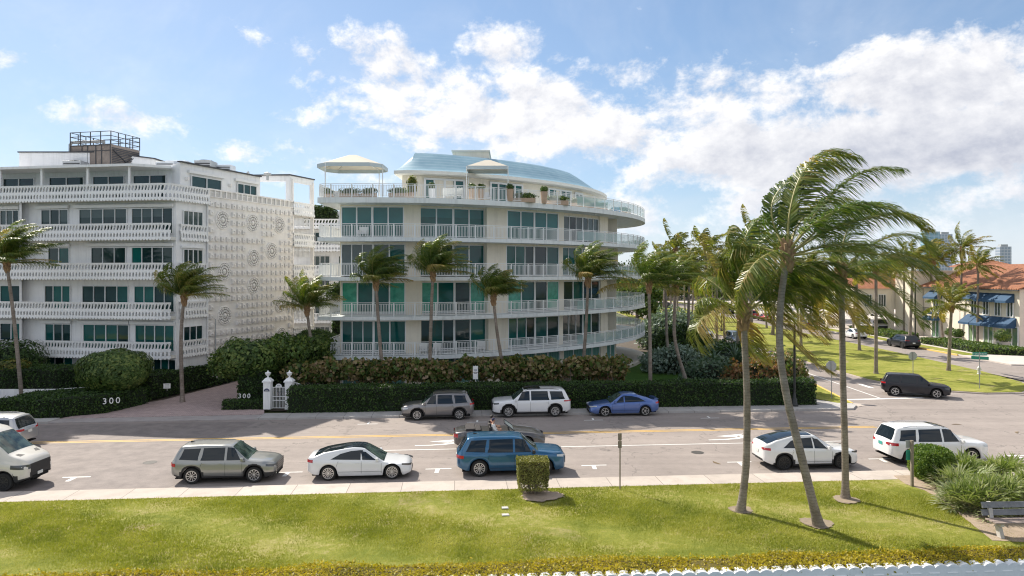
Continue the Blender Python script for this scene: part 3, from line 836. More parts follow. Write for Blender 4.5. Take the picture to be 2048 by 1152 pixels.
# solid core walls: front (set back), end wall
cor = (fb2[0]+.15, fb2[1])
cor = wl(.03)
e1 = wl(1.0); e2 = wl(1.22)
wall.prism([fa, cor, wl(1.0), (wl(1.0)[0]-3, wl(1.0)[1]+1), (-40, 72), (fa[0], 72)], -.1, FZ[5])
wall.build('wall', M_STUCCO, LB)
for fz in FZ[1:]:
    s = MB(); s.prism([fpt(-140, .12), fpt(322, .12), fpt(342, .5), wl(.028), fa], fz-.26, fz-.01)
    s.build('balcony_slab', M_SOFF, LB)
def balustrade(pts, z, parent, h=1.05, drop=.30, pitch=.275, flare=.13, name='balustrade'):
    """pierced concrete parapet: rail, leaning blades, middle band, lower openings, scalloped skirt"""
    S = arc_len(pts); L = S[-1]; mb = MB()
    def pt(d, out_, zz):
        p = at_len(pts, S, d); q = at_len(pts, S, min(L, d+.05)) if d < L-.06 else at_len(pts, S, d)
        a = at_len(pts, S, max(0, d-.05)); tx, ty = q[0]-a[0], q[1]-a[1]; l = math.hypot(tx, ty) or 1
        return (p[0]+ty/l*out_, p[1]-tx/l*out_, zz)
    n = max(2, int(L/1.0))
    brk = sorted(set([L*i/n for i in range(n+1)] + S))
    def prof(z_): # outward lean by height: narrow waist at two thirds, flaring below
        u = (z_-(z-drop))/(h+drop)
        return flare*max(0, 1-u)**1.6 + .05*max(0, u-.75)*4
    def band(za, zb, th=.12):
        for i in range(len(brk)-1):
            d0, d1 = brk[i], brk[i+1]
            if d1-d0 < .01: continue
            a, b_ = prof(za), prof(zb)
            v = [pt(d0+.001,a,za),pt(d1-.001,a,za),pt(d1-.001,b_,zb),pt(d0+.001,b_,zb),pt(d0+.001,a-th,za),pt(d1-.001,a-th,za),pt(d1-.001,b_-th,zb),pt(d0+.001,b_-th,zb)]
            mb.add(v, [(0,1,2,3),(7,6,5,4),(4,5,1,0),(3,2,6,7)])
    band(z+h-.14, z+h, .16); band(z+.30, z+.52); band(z-drop+.12, z-.02)
    k = int(L/pitch)
    for i in range(k):
        d = (i+.5)*L/k; w = pitch*.20
        za, zb = z+.52, z+h-.14; lean = .05
        # upper blade: waisted and leaning
        zs = [za, za+(zb-za)*.35, za+(zb-za)*.7, zb]; ws = [w*1.2, w*.75, w*.85, w*1.7]; sh = [-lean, -lean*.2, lean*.4, lean]
        for q in range(3):
            o1, o2 = prof(zs[q]), prof(zs[q+1])
            v = [pt(d-ws[q]+sh[q],o1+.004,zs[q]),pt(d+ws[q]+sh[q],o1+.004,zs[q]),pt(d+ws[q+1]+sh[q+1],o2+.004,zs[q+1]),pt(d-ws[q+1]+sh[q+1],o2+.004,zs[q+1]),
                 pt(d-ws[q]+sh[q],o1-.10,zs[q]),pt(d+ws[q]+sh[q],o1-.10,zs[q]),pt(d+ws[q+1]+sh[q+1],o2-.10,zs[q+1]),pt(d-ws[q+1]+sh[q+1],o2-.10,zs[q+1])]
            mb.add(v, [(0,1,2,3),(4,0,3,7),(1,5,6,2),(7,6,5,4)])
        za, zb = z-.02, z+.30; ws2 = [w*1.1, w*1.0, w*1.9]; zs = [za, za+.18, zb]
        for q in range(2):
            o1, o2 = prof(zs[q]), prof(zs[q+1])
            v = [pt(d-ws2[q],o1+.004,zs[q]),pt(d+ws2[q],o1+.004,zs[q]),pt(d+ws2[q+1],o2+.004,zs[q+1]),pt(d-ws2[q+1],o2+.004,zs[q+1]),
                 pt(d-ws2[q],o1-.10,zs[q]),pt(d+ws2[q],o1-.10,zs[q]),pt(d+ws2[q+1],o2-.10,zs[q+1]),pt(d-ws2[q+1],o2-.10,zs[q+1])]
            mb.add(v, [(0,1,2,3),(4,0,3,7),(1,5,6,2)])
        # scallop
        o1 = prof(z-drop+.12); c = [pt(d-pitch/2+.01, o1+.006, z-drop+.13), pt(d-pitch*.3, o1+.012, z-drop+.03), pt(d, o1+.016, z-drop), pt(d+pitch*.3, o1+.012, z-drop+.03), pt(d+pitch/2-.01, o1+.006, z-drop+.13)]
        c2 = [pt(d-pitch/2+.01, o1-.1, z-drop+.13), pt(d, o1-.1, z-drop), pt(d+pitch/2-.01, o1-.1, z-drop+.13)]
        mb.add(c+c2, [(0,1,2,3,4),(0,5,6,2,1),(2,6,7,4,3)])
    # dim backing rail on the deck side
    return mb.build(name, M_BALW, parent)
fcorn = fpt(352, 0); 
side_a = (fcorn[0]+.25, fcorn[1]+.3)
def wlo(t_, o): # end wall plan point pushed outward by o
    p = wl(t_); return (p[0]+DV[1]*o, p[1]-DV[0]*o)
for i, fz in enumerate(FZ[1:]):
    front = [fpt(-140, 0), fpt(322, 0), fpt(342, .35), wlo(.03, .10)]
    if i == 4: balustrade(front[:3] + [wlo(.03, .22), wlo(.10, .24), wlo(.255, .24)], fz, LB)
    else:
        balustrade(front[:3], fz, LB); balustrade([wlo(.05, .12), wlo(.25, .12)], fz, LB)
# windows of the front: (x0,x1,panes) for each storey from the top down (storeys 4..0)
fr_w = {
 4: [(-95,-20,3),(0,38,3),(82,137,3),(158,254,4),(263,346,4)],
 3: [(-95,-20,3),(0,38,2),(96,139,2),(182,252,3),(263,346,4)],
 2: [(-95,-20,3),(0,43,2),(89,141,3),(164,257,4),(268,349,4)],
 1: [(-95,-20,3),(0,45,2),(90,142,3),(166,258,4),(270,349,4)],
 0: [(92,146,3),(292,352,4)],
}
zr = {4: (.72, 2.02), 3: (.66, 2.02), 2: (.66, 2.04), 1: (.66, 2.04), 0: (.5, 2.2)}
for st, ws in fr_w.items():
    fz = FZ[st]; 
    for (a, b_, n) in ws:
        p, q = fpt(a, OFFB-.06), fpt(b_, OFFB-.06)
        pk = {4: (G_GREY, G_DARK), 3: (G_DARK, G_TEAL), 2: (G_TEAL, G_DARK), 1: (G_TEAL, G_DARK), 0: (G_TEAL, G_DARK)}[st]
        window(LB, p, q, fz+.25, fz+zr[st][1]+.28, n, pk, .055, .03, .04, panes2=[random.choice((0, 0, 1)) for _ in range(n)], split=random.choice((0, .35, .5)) if st in (4, 3) else 0)
        if st in (4, 3, 1) and a > -10:
            M, L = frame2(fpt(a-9, OFFB-.07), fpt(b_, OFFB-.07)); mb = MB(M)
            mb.box(0, -.18, fz+2.36, L+.05, .0, fz+2.56); mb.box(.0, -.20, fz+2.56, L+.05, .0, fz+2.60)
            mb.build('shutter_box', M_BALW, LB)
# party screens on the balconies
for px in (41,):
    for st in (4, 3, 2, 1):
        p = fpt(px, .15); q = fpt(px, OFFB); mb = MB(); z0, z1 = FZ[st]+.01, FZ[st+1]-.27
        mb.bar((p[0],p[1],(z0+z1)/2), (q[0],q[1],(z0+z1)/2), .16, z1-z0); mb.build('balcony_screen', M_STUCCO, LB)
# ---- end wall: plain bay 0.07-.25, then relief
def ew(parent_mb): pass
Mw, Lw = frame2(wl(0), wl(1.0))
# windows in the plain bay (x 358-410)
for st in (4, 3, 1):
    fz = FZ[st]
    p, q = wlo(.075, .09), wlo(.215, .09)
    window(LB, p, q, fz+.55, fz+2.15, 4 if st > 1 else 3, (G_GREY if st == 4 else G_DARK, G_DARK), .05, .05, .03)
    M, L = frame2(wlo(.06, .05), wlo(.225, .05)); mb = MB(M); mb.box(0, -.14, fz+2.25, L, 0, fz+2.42)
    if st == 3: mb.build('shutter_box', M_BALW, LB)
# relief wall panel: stands proud, studded with squares
T0, T1 = .252, 1.0
RL = 14.397*(T1-T0); zb, ztop = -.1, 16.45
Mr, _ = frame2(wlo(T0, .10), wlo(T1, .10))
rw = MB(Mr); rw.box(0, 0, zb, RL, .30, ztop); rw.build('relief_wall', M_STUCCOW, LB)
ncol, nrow = 17, 21; cw = RL/ncol; rh = (ztop-1.0-.4)/nrow
ros = [(525,448,1),(594,440,0),(443,444,0),(506,446,0),(559,450,0),(543,502,0),(507,516,0),(448,543,0),(507,571,0),(562,608,0),(449,631,0),(563,671,0)]
ros = [(445,440),(505,446),(558,450),(543,502),(507,516),(448,543),(507,571),(561,609),(449,631),(562,671)]
def px_wall(px, py):
    k = (px-1024)/FPX; a = wlo(T0, .1)
    t_ = (k*a[1]-a[0])/(DV[0]-k*DV[1]); d = a[1]+DV[1]*t_
    return t_, CAMH+(HOR-py)*d/FPX
rp = [px_wall(*r) for r in ros]
sq = MB(Mr)
for r in range(nrow+1):
    for c in range(ncol):
        u = (c+.5)*cw; z = .5+(r+.5)*rh
        if z > ztop-.75: continue
        if any(abs(u-a) < .98 and abs(z-b_) < 1.02 for a, b_ in rp): continue
        s1 = .205
        sq.box(u-s1, -.19, z-s1, u+s1, -.001, z+s1)
        sq.box(u-.055, -.27, z-.055, u+.055, -.1905, z+.055)
sq.build('relief_block', M_STUCCOW, LB)['kind'] = 'stuff'
# parapet openings along the top
tp = MB(Mr)
for c in range(ncol):
    u = (c+.5)*cw
    tp.box(u-cw*.5+.02, -.12, ztop-.62, u-cw*.24, -.001, ztop-.1)
tp.box(-.05, -.13, ztop-.10, RL+.1, -.001, ztop+.02); tp.box(-.05, -.13, ztop-.68, RL+.1, -.001, ztop-.62)
tp.build('coping', M_STUCCOW, LB)
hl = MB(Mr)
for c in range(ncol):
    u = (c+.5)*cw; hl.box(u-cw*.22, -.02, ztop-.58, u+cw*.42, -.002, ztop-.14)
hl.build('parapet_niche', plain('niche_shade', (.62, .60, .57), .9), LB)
for (a, b_) in rp:
    mb = MB(Mr)
    mb.lathe([(.82, 0), (.82, .06), (.74, .09), (.70, .05), (0, .05)], 28, (a, -.001, b_), axis='y')
    for rr, nn, sz in ((.60, 16, .085), (.38, 10, .085)):
        for k in range(nn):
            an = 2*PI*k/nn; x, z = a+rr*math.cos(an), b_+rr*math.sin(an)
            mb.lathe([(sz, 0), (sz*.8, .06), (0, .075)], 7, (x, -.05, z), axis='y')
    mb.lathe([(.16, 0), (.13, .07), (0, .09)], 10, (a, -.05, b_), axis='y')
    mb.build('rosette', M_STUCCOW, LB)
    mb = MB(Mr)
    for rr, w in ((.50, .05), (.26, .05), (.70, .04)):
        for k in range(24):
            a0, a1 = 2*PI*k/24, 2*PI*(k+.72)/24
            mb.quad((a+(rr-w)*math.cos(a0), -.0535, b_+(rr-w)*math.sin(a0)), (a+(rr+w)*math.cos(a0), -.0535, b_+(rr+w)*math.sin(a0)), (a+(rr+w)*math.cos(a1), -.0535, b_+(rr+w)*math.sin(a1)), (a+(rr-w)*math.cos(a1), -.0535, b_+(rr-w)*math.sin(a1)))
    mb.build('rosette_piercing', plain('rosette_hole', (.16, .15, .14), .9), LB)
# drainpipe at the seam and standpipe low down
mb = MB(); p = wlo(.247, .16); mb.tube([(p[0],p[1],.2),(p[0],p[1],15.2)], .05, 8); mb.build('drainpipe', M_BALW, LB)
mb = MB(); p = wlo(.30, .25); q = wlo(.26, .22); mb.tube([(p[0],p[1],.2),(p[0],p[1],5.6),(q[0],q[1],5.8)], .04, 8); mb.build('drainpipe', M_AC, LB)
# side loggia tower beyond the relief wall
for i in range(6):
    fz = FZ[i]; nxt = FZ[i+1] if i < 5 else 18.9
    s = MB()
    s.prism([wlo(1.003, .1), wlo(1.25, .1), wlo(1.25, -3.2), wlo(1.003, -3.2)], fz-.3, fz)
    s.build('loggia_slab', M_STUCCOW, LB)
    if i and i < 6: balustrade([wlo(1.01, .2), wlo(1.24, .2)], fz, LB)
    for tt in (1.012, 1.238):
        mb = MB(); p = wlo(tt, -.02); mb.box(p[0]-.16, p[1]-.16, fz+.001, p[0]+.16, p[1]+.16, nxt-.301); mb.build('loggia_pier', M_STUCCOW, LB)
    if i < 5:
        q = MB(); q.prism([wlo(1.003, -2.6), wlo(1.25, -2.6), wlo(1.25, -2.9), wlo(1.003, -2.9)], fz+.001, nxt-.301); q.build('wall', M_STUCCO, LB)
        # curtain of hanging blades in the upper half of each opening
        q = MB()
        for k in range(14):
            p = wlo(1.03+.014*k, -.15); q.box(p[0]-.03, p[1]-.03, nxt-1.25, p[0]+.03, p[1]+.03, nxt-.31)
        q.build('loggia_screen', M_BALW, LB)
# penthouse
pz, pt_ = FZ[5], 18.2
ph = MB()
pfa = fpt(-140, 3.6); pfb = fpt(344, 1.6)
pe = wl(.02)
ph.prism([fpt(-140, 2.4), fpt(343, 2.4), wl(.06), wl(.70), (wl(.70)[0]-9, wl(.70)[1]+3), (-44, 70)], pz, pt_)
ph.build('penthouse_wall', M_STUCCO, LB)
for (a, b_, n) in ((6,69,2),(98,168,2),(185,249,2),(266,333,2),(-80,-20,2)):
    window(LB, fpt(a, 2.34), fpt(b_, 2.34), pz+.05, pz+2.05, n, (G_DARK, G_TEAL), .07, .03, .04)
for (ta, tb, n) in ((.13, .36, 2), (.49, .66, 3)):
    window(LB, wlo(ta, .09), wlo(tb, .09), pz+.8, pz+1.95, n, (G_DARK, G_TEAL), .06, .05, .04)
    M, L = frame2(wlo(ta-.02, .03), wlo(tb+.02, .03)); mb = MB(M); mb.box(0, -.2, pz+2.1, L, 0, pz+2.32); mb.build('shutter_box', M_BALW, LB)
for tt in (.10, .43):
    mb = MB(Matrix.Identity(4)); p = wlo(tt, .1); mb.box(p[0]-.12, p[1]-.12, pz+1.5, p[0]+.12, p[1]+.12, pz+1.75); mb.build('wall_lamp', M_STUCCOW, LB)
# projecting terrace roof on posts, and the roof edge
mb = MB(); mb.prism([fpt(-140, .1), fpt(262, -.05), fpt(342, 1.6), fpt(342, 2.5), fpt(-140, 2.5)], pz+2.42, pz+2.62); mb.build('terrace_roof', M_STUCCO, LB)
for px in (1, 84, 176, 259, -80):
    p = fpt(px, .3); mb = MB(); mb.box(p[0]-.08, p[1]-.08, pz+.01, p[0]+.08, p[1]+.08, pz+2.419); mb.build('post', M_BALW, LB)
e = MB(); pts = [wlo(.045, .05), wlo(.70, .05)]; e.bar((pts[0][0],pts[0][1],pt_+.05), (pts[1][0],pts[1][1],pt_+.05), .3, .10); e.build('roof_edge', M_DARKM, LB)
# open frame tower at the end of the roof
tz = 18.9
def framebox(p, q, z0, z1, w, th=.3):
    M, L = frame2(p, q); mb = MB(M)
    mb.box(0, 0, z1-.55, L, th, z1); mb.box(0, 0, z0, L, th, z0+.15); mb.box(0, 0, z0+.15, w, th, z1-.55); mb.box(L-w, 0, z0+.15, L, th, z1-.55)
    mb.build('roof_frame', M_STUCCO, LB)
fp = (wl(.985)[0]-3.6, wl(.985)[1]+.3)
framebox(fp, wlo(.99, .05), FZ[5]+.9, tz, .45)
framebox(wlo(.992, .05), wlo(1.25, .05), FZ[5]+.9, tz, .3)
mb = MB(); mb.prism([(fp[0]-.1, fp[1]-.1), wlo(.98, .15), wlo(1.255, .15), (wl(1.25)[0]-3.6, wl(1.25)[1]+.5)], tz+.002, tz+.12); mb.build('roof_edge', M_DARKM, LB)
mb = MB(); mb.prism([(-44, 62.5), (-36.5, 62.5), (-33.8, 66), (-33.8, 72), (-44, 72)], pt_, 20.2); mb.build('rooftop_block', M_STUCCO, LB)
mb = MB(); mb.prism([(-44.1, 62.4), (-36.4, 62.4), (-33.65, 65.95), (-33.65, 72), (-44.1, 72)], 20.202, 20.3); mb.build('roof_edge', M_DARKM, LB)

# ---- rooftop machines
def ac_unit(name, p, w, d, h, z, mat, label, group=None, fan=True):
    t_ = empty(name, (p[0], p[1], z), 0, label, 'air conditioner' if 'condenser' in name else 'duct box', group)
    mb = MB(); mb.box(-w/2, -d/2, 0, w/2, d/2, h); mb.build('casing', mat, t_, bevel=.02)
    g = MB()
    for k in range(5): g.box(-w/2+.08, -d/2-.012, .1+h*.16*k, w/2-.08, -d/2-.001, .1+h*.16*k+h*.09)
    g.build('grille', M_DARKM, t_)
    if fan:
        g = MB(); g.lathe([(min(w,d)*.38, 0), (min(w,d)*.38, .08), (min(w,d)*.3, .06), (0, .05)], 16, (0, 0, h+.001)); g.build('fan_hood', M_DARKM, t_)
    return t_
D = 62.0
ac_unit('roof_condenser', dp(153, 0, D), 1.6, 1.4, 1.1, 18.2, M_AC, 'dark grey rooftop condenser just left of the tall cooling tower', None)
ac_unit('roof_condenser', dp(412, 0, D+2), 1.5, 1.5, 1.25, 18.4, M_AC, 'grey condenser with dark top amid the pale duct boxes on the white roof', None)
for i, (px, w, h, lb) in enumerate(((336, 1.6, 1.05, 'pale duct box on the white roof nearest the cooling tower'), (358, 1.9, 1.25, 'tallest pale duct box on the white roof'), (384, 1.2, .95, 'small pale duct box against the left of the grey condenser'), (445, 2.0, 1.1, 'pale duct box at the far right of the row past the grey condenser'))):
    ac_unit('duct_box', dp(px, 0, D+1+i*.7), w, 1.2, h, 18.35, plain('pale_duct', (.62, .66, .70), .5, .1, 2), lb, 'duct boxes on the white roof', fan=False)
for j, (px, h, lb) in enumerate(((535, .8, 'round mushroom roof vent near the open roof frame'), (508, .5, 'small low roof vent left of the mushroom vent'), (496, .9, 'thin upright vent pipe on the white roof'))):
    t_ = empty('roof_vent', (dp(px,0,66)[0], 66, 18.2), 0, lb, 'roof vent')
    mb = MB(); mb.lathe([(.12, 0), (.12, h*.6), (.36 if j == 0 else .14, h*.62), (.36 if j == 0 else .14, h*.8), (0, h)], 12); mb.build('pipe', M_AC, t_)
# cooling tower
CT = empty('cooling_tower', (dp(213,0,64)[0], 64, 18.2), R(-12), 'brown louvred cooling tower with a railed top on the white roof', 'cooling tower')
mb = MB(); mb.box(-2.35, -1.6, .25, 1.9, 1.9, 2.7); mb.build('casing', M_RUST, CT)
mb = MB()
for x in (-2.3, -1.1, -.5, .35, .95, 1.86): mb.box(x-.04, -1.64, .25, x+.04, -1.601, 2.65)
for z in (.3, 2.1, 2.6): mb.box(-2.35, -1.66, z, 1.9, -1.642, z+.06)
for k in range(14): mb.box(1.901, -1.5, .4+k*.15, 1.95, 1.8, .48+k*.15)
mb.bar((1.98,-1.4,.4),(1.98,1.7,2.2),.06,.06); mb.bar((1.98,-1.4,2.2),(1.98,1.7,.4),.06,.06)
mb.build('louvre_panel', M_DARKM, CT)
mb = MB(); C4 = [(-2.35,-1.6),(1.9,-1.6),(1.9,1.9),(-2.35,1.9)]
for i in range(4):
    a, b_ = C4[i], C4[(i+1)%4]
    for z in (3.05, 3.45, 3.85): mb.bar((*a,z),(*b_,z),.05,.05)
    for k in range(4): 
        p = P2(a, b_, k/4); mb.box(p[0]-.03,p[1]-.03,2.7,p[0]+.03,p[1]+.03,3.87)
mb.build('railing', M_DARKM, CT)
mb = MB(); mb.tube([(-2.75,-1.2,0),(-2.75,-1.2,2.9),(-2.5,-1.2,3.05),(.8,-1.2,3.05)], .13, 10); mb.tube([(.8,-1.2,3.05),(.8,-1.2,2.7)], .13, 10); mb.build('pipe', M_AC, CT)
mb = MB()
for x in (-2.2, 1.7):
    for y in (-1.4, 1.7): mb.box(x-.1, y-.1, 0, x+.1, y+.1, .249)
mb.build('leg', M_DARKM, CT)

# ================================================================== far wing behind the gap
FW = empty('apartment_building', (0, 0, 0), 0, 'white wing with rooftop shrubs seen in the gap between the two big blocks', 'building')
mb = MB(); mb.box(-30, 92, -.1, -18, 104, 15.6); mb.box(-30, 96, 15.6, -18, 104, 17.9); mb.build('wall', M_STUCCO, FW)
for fz in (3.2, 6.3, 9.4, 12.5, 15.4):
    mb = MB(); mb.box(-30, 90.8, fz-.25, -18, 92, fz); mb.build('balcony_slab', M_SOFF, FW)
    balustrade([(-30, 90.7), (-18, 90.7)], fz, FW, pitch=.4)
for fz in (0.1, 3.2, 6.3, 9.4, 12.5):
    for x in (-26.5, -22.8):
        window(FW, (x, 91.88), (x+2.6, 91.88), fz+.7, fz+2.3, 4, (G_DARK, G_TEAL), .07, .04, .03)
for i, px in enumerate((622, 634, 652)):
    ac_unit('roof_condenser', dp(px,0,100), 1.6, 1.5, 1.1, 17.9, M_AC, ('leftmost', 'middle', 'rightmost')[i]+' grey condenser on the far white wing', 'condensers on the far wing')
# ------------------------------------------------------------------ plants
F_HEDGE = foliage('hedge_leaves', [(0, (.014,.036,.010)), (.5, (.034,.075,.016)), (1, (.08,.14,.028))], .5, .22)
F_TOPI = foliage('topiary_leaves', [(0, (.03,.065,.015)), (.5, (.085,.15,.035)), (1, (.24,.29,.08))], .42, .3)
F_GRAPE = foliage('sea_grape_leaves', [(0, (.05,.09,.03)), (.35, (.11,.17,.04)), (.6, (.26,.20,.09)), (.85, (.34,.24,.16)), (1, (.45,.42,.20))], .4, .35)
F_RED = foliage('red_shrub_leaves', [(0, (.05,.07,.03)), (.4, (.14,.14,.05)), (.7, (.30,.13,.07)), (1, (.40,.26,.12))], .4, .35)
F_SILV = foliage('silver_shrub_leaves', [(0, (.10,.15,.12)), (.5, (.20,.27,.22)), (1, (.36,.44,.38))], .5, .2)
F_DARK = foliage('dark_tree_leaves', [(0, (.012,.028,.008)), (.5, (.03,.06,.015)), (1, (.08,.12,.03))], .5, .3)
F_YEL = foliage('yellow_hedge_leaves', [(0, (.16,.16,.015)), (.5, (.42,.34,.02)), (1, (.62,.48,.05))], .45, .35, 1.4)
F_PALM = foliage('palm_leaflets', [(0, (.026,.065,.013)), (.4, (.075,.135,.022)), (.75, (.19,.22,.04)), (1, (.48,.33,.13))], .36, .42, .5, .5)
F_PALMD = foliage('palm_leaflets_far', [(0, (.05,.09,.02)), (.5, (.15,.18,.035)), (.8, (.28,.24,.06)), (1, (.42,.30,.13))], .42, .48, .5, .45)
F_SAW = foliage('palmetto_leaves', [(0, (.06,.11,.02)), (.4, (.20,.26,.07)), (.7, (.40,.42,.26)), (1, (.62,.58,.42))], .4, .3, 1.2, .5)
F_AGAV = foliage('blue_green_fronds', [(0, (.04,.08,.05)), (.5, (.09,.15,.10)), (1, (.20,.25,.18))], .4, .25)
F_GRASS = foliage('grass_blades', [(0, (.14,.18,.025)), (.35, (.29,.31,.045)), (.7, (.46,.43,.13)), (1, (.62,.52,.35))], .6, .35, .5, .2)
F_STALK = plain('frond_stalk', (.34,.30,.10), .5, .2, 4)
M_BARK = plain('grey_bark', (.20,.17,.14), .9, .3, 3, .6, 20)
def trunkmat():
    m, t, b, out = newmat('palm_trunk'); tc = t.node('ShaderNodeTexCoord'); geo = t.node('ShaderNodeNewGeometry'); pos = geo.outputs['Position']
    sep = t.node('ShaderNodeSeparateXYZ'); t.link(pos, sep.inputs[0])
    nz = t.noise(pos, 2.2, 5, .65)
    w = t.math('FRACT', t.math('ADD', t.math('MULTIPLY', sep.outputs[2], 8.5), t.math('MULTIPLY', nz, 2.2)))
    c = t.mix(t.maprange(nz, .35, .68), (.235, .195, .16), (.40, .345, .30))
    c = t.mix(t.maprange(w, .72, .98, 0, .55), c, (.12, .095, .08))
    c = t.mix(t.maprange(t.noise(pos, 18, 5, .7), .5, .75, 0, .5), c, (.13, .11, .09))
    t.link(c, b.inputs['Base Color']); setp(b, rough=.92, spec=.2)
    bm = t.node('ShaderNodeBump'); bm.inputs['Strength'].default_value = .9; bm.inputs['Distance'].default_value = .03
    t.link(t.math('ADD', w, t.noise(pos, 18, 5, .7)), bm.inputs['Height']); t.link(bm.outputs[0], b.inputs['Normal'])
    MATS['palm_trunk'] = m; return m
M_TRUNK = trunkmat()
M_BOOT = plain('palm_fibre', (.34,.22,.12), .9, .35, 6, .6, 25)
def unit(v): return v/np.maximum(np.linalg.norm(v, axis=-1, keepdims=True), 1e-9)
def leaves(name, P, size, mat, parent=None, N=None, aspect=.55, jitter=1.0, bias=0.0, seed=1):
    """a cloud of small diamond leaves at points P, tilted round normals N"""
    r = np.random.default_rng(seed); n = len(P)
    d = unit(r.normal(size=(n, 3)))
    if N is not None: d = unit(N*.9 + d*jitter)
    a = unit(np.cross(d, r.normal(size=(n, 3)))); b_ = np.cross(d, a)
    s = size*(.6+.8*r.random((n, 1)))
    lx = a*s; ly = b_*s*aspect
    fold = d*s*.18
    V = np.stack([P-lx, P-ly+fold, P+lx, P+ly+fold], 1).reshape(-1, 3)
    F = np.arange(n*4).reshape(n, 4)
    rnd = np.clip(r.random(n)**1.0+bias, 0, 1)
    return np_mesh(name, V, F, mat, parent, rnd)
def noise3(P, s, seed=0):
    """cheap smooth noise from a few sines"""
    r = np.random.default_rng(seed+99); o = np.zeros(len(P))
    for k in range(6):
        w = r.normal(size=3)*s*(1+.5*k); o += np.sin(P@w + r.random()*7)/(1+.4*k)
    return o/2.4
def hedge_box(name, poly, z0, z1, label, cat='hedge', leaf=.085, dens=120, mat=None, wob=.10, core=None, group=None, top_round=.12, seed=3, bias=0.0, part='foliage'):
    """clipped hedge along a plan polygon: dark twiggy core and a skin of leaves"""
    t_ = empty(name, (poly[0][0], poly[0][1], z0), 0, label, cat, group)
    r = np.random.default_rng(seed); n = len(poly); area = 0
    Ps, Ns = [], []
    def add(P, Nn): Ps.append(P); Ns.append(np.tile(Nn, (len(P), 1)))
    for i in range(n):
        a, b_ = np.array(poly[i]), np.array(poly[(i+1)%n]); L = np.linalg.norm(b_-a); k = int(L*(z1-z0)*dens)
        u = r.random(k); v = r.random(k)
        nn = np.array([(b_-a)[1], -(b_-a)[0], 0])/L
        P = np.c_[a[0]+(b_-a)[0]*u, a[1]+(b_-a)[1]*u, z0+(z1-z0)*v]
        add(P, nn)
    # top
    xs = [p[0] for p in poly]; ys = [p[1] for p in poly]
    ar = .5*abs(sum(poly[i][0]*poly[(i+1)%n][1]-poly[(i+1)%n][0]*poly[i][1] for i in range(n)))
    bb = (max(xs)-min(xs))*(max(ys)-min(ys)); k = int(dens*bb)
    X = min(xs)+(max(xs)-min(xs))*r.random(k); Y = min(ys)+(max(ys)-min(ys))*r.random(k)
    ins = np.zeros(k, bool)
    for i in range(n):
        x1, y1 = poly[i]; x2, y2 = poly[(i+1)%n]
        c = ((y1 > Y) != (y2 > Y)) & (X < (x2-x1)*(Y-y1)/((y2-y1) or 1e-9)+x1); ins ^= c
    P = np.c_[X[ins], Y[ins], np.full(ins.sum(), z1)]; add(P, np.array([0, 0, 1.0]))
    P = np.concatenate(Ps); N = np.concatenate(Ns)
    w = noise3(P, 1.3, seed)*wob + r.normal(size=len(P))*wob*.35
    w = w + (r.random(len(P)) < .05)*r.random(len(P))*.16
    P = P + N*w[:, None]
    leaves(part, P - np.array([poly[0][0], poly[0][1], z0]), leaf, mat or F_HEDGE, t_, N, seed=seed, bias=bias)
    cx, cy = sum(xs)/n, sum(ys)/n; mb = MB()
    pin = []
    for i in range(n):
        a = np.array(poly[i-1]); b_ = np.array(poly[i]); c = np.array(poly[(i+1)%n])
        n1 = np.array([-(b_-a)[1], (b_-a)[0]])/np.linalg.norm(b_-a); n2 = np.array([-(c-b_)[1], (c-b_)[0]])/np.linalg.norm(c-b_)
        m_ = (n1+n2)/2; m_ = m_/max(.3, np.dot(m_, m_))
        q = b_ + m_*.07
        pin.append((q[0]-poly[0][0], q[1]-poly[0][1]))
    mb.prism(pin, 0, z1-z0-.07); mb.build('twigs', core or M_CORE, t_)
    return t_
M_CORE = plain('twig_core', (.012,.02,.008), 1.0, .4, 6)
def line_hedge(name, X0, X1, c0, c1, z0, z1, label, n=8, **k):
    xs = [X0+(X1-X0)*i/n for i in range(n+1)]
    return hedge_box(name, [(x, rd(x, c0)) for x in xs]+[(x, rd(x, c1)) for x in reversed(xs)], z0, z1, label, **k)
def blob_pts(r, n, c, rad, p=2.5, shell=.35, lump=.18, seed=0, zmin=None):
    """points through the outer shell of a lumpy superellipsoid"""
    d = unit(r.normal(size=(n, 3)))
    e = (np.abs(d)**p).sum(1)**(-1/p)
    s = e*(1 - shell*r.random(n)**1.6)
    P = d*s[:, None]
    P *= (1+lump*noise3(P*2.0, 1.9, seed))[:, None]
    P = P*np.array(rad)
    P = P + np.array(c)
    if zmin is not None: 
        k = P[:, 2] > zmin; return P[k], d[k]
    return P, d
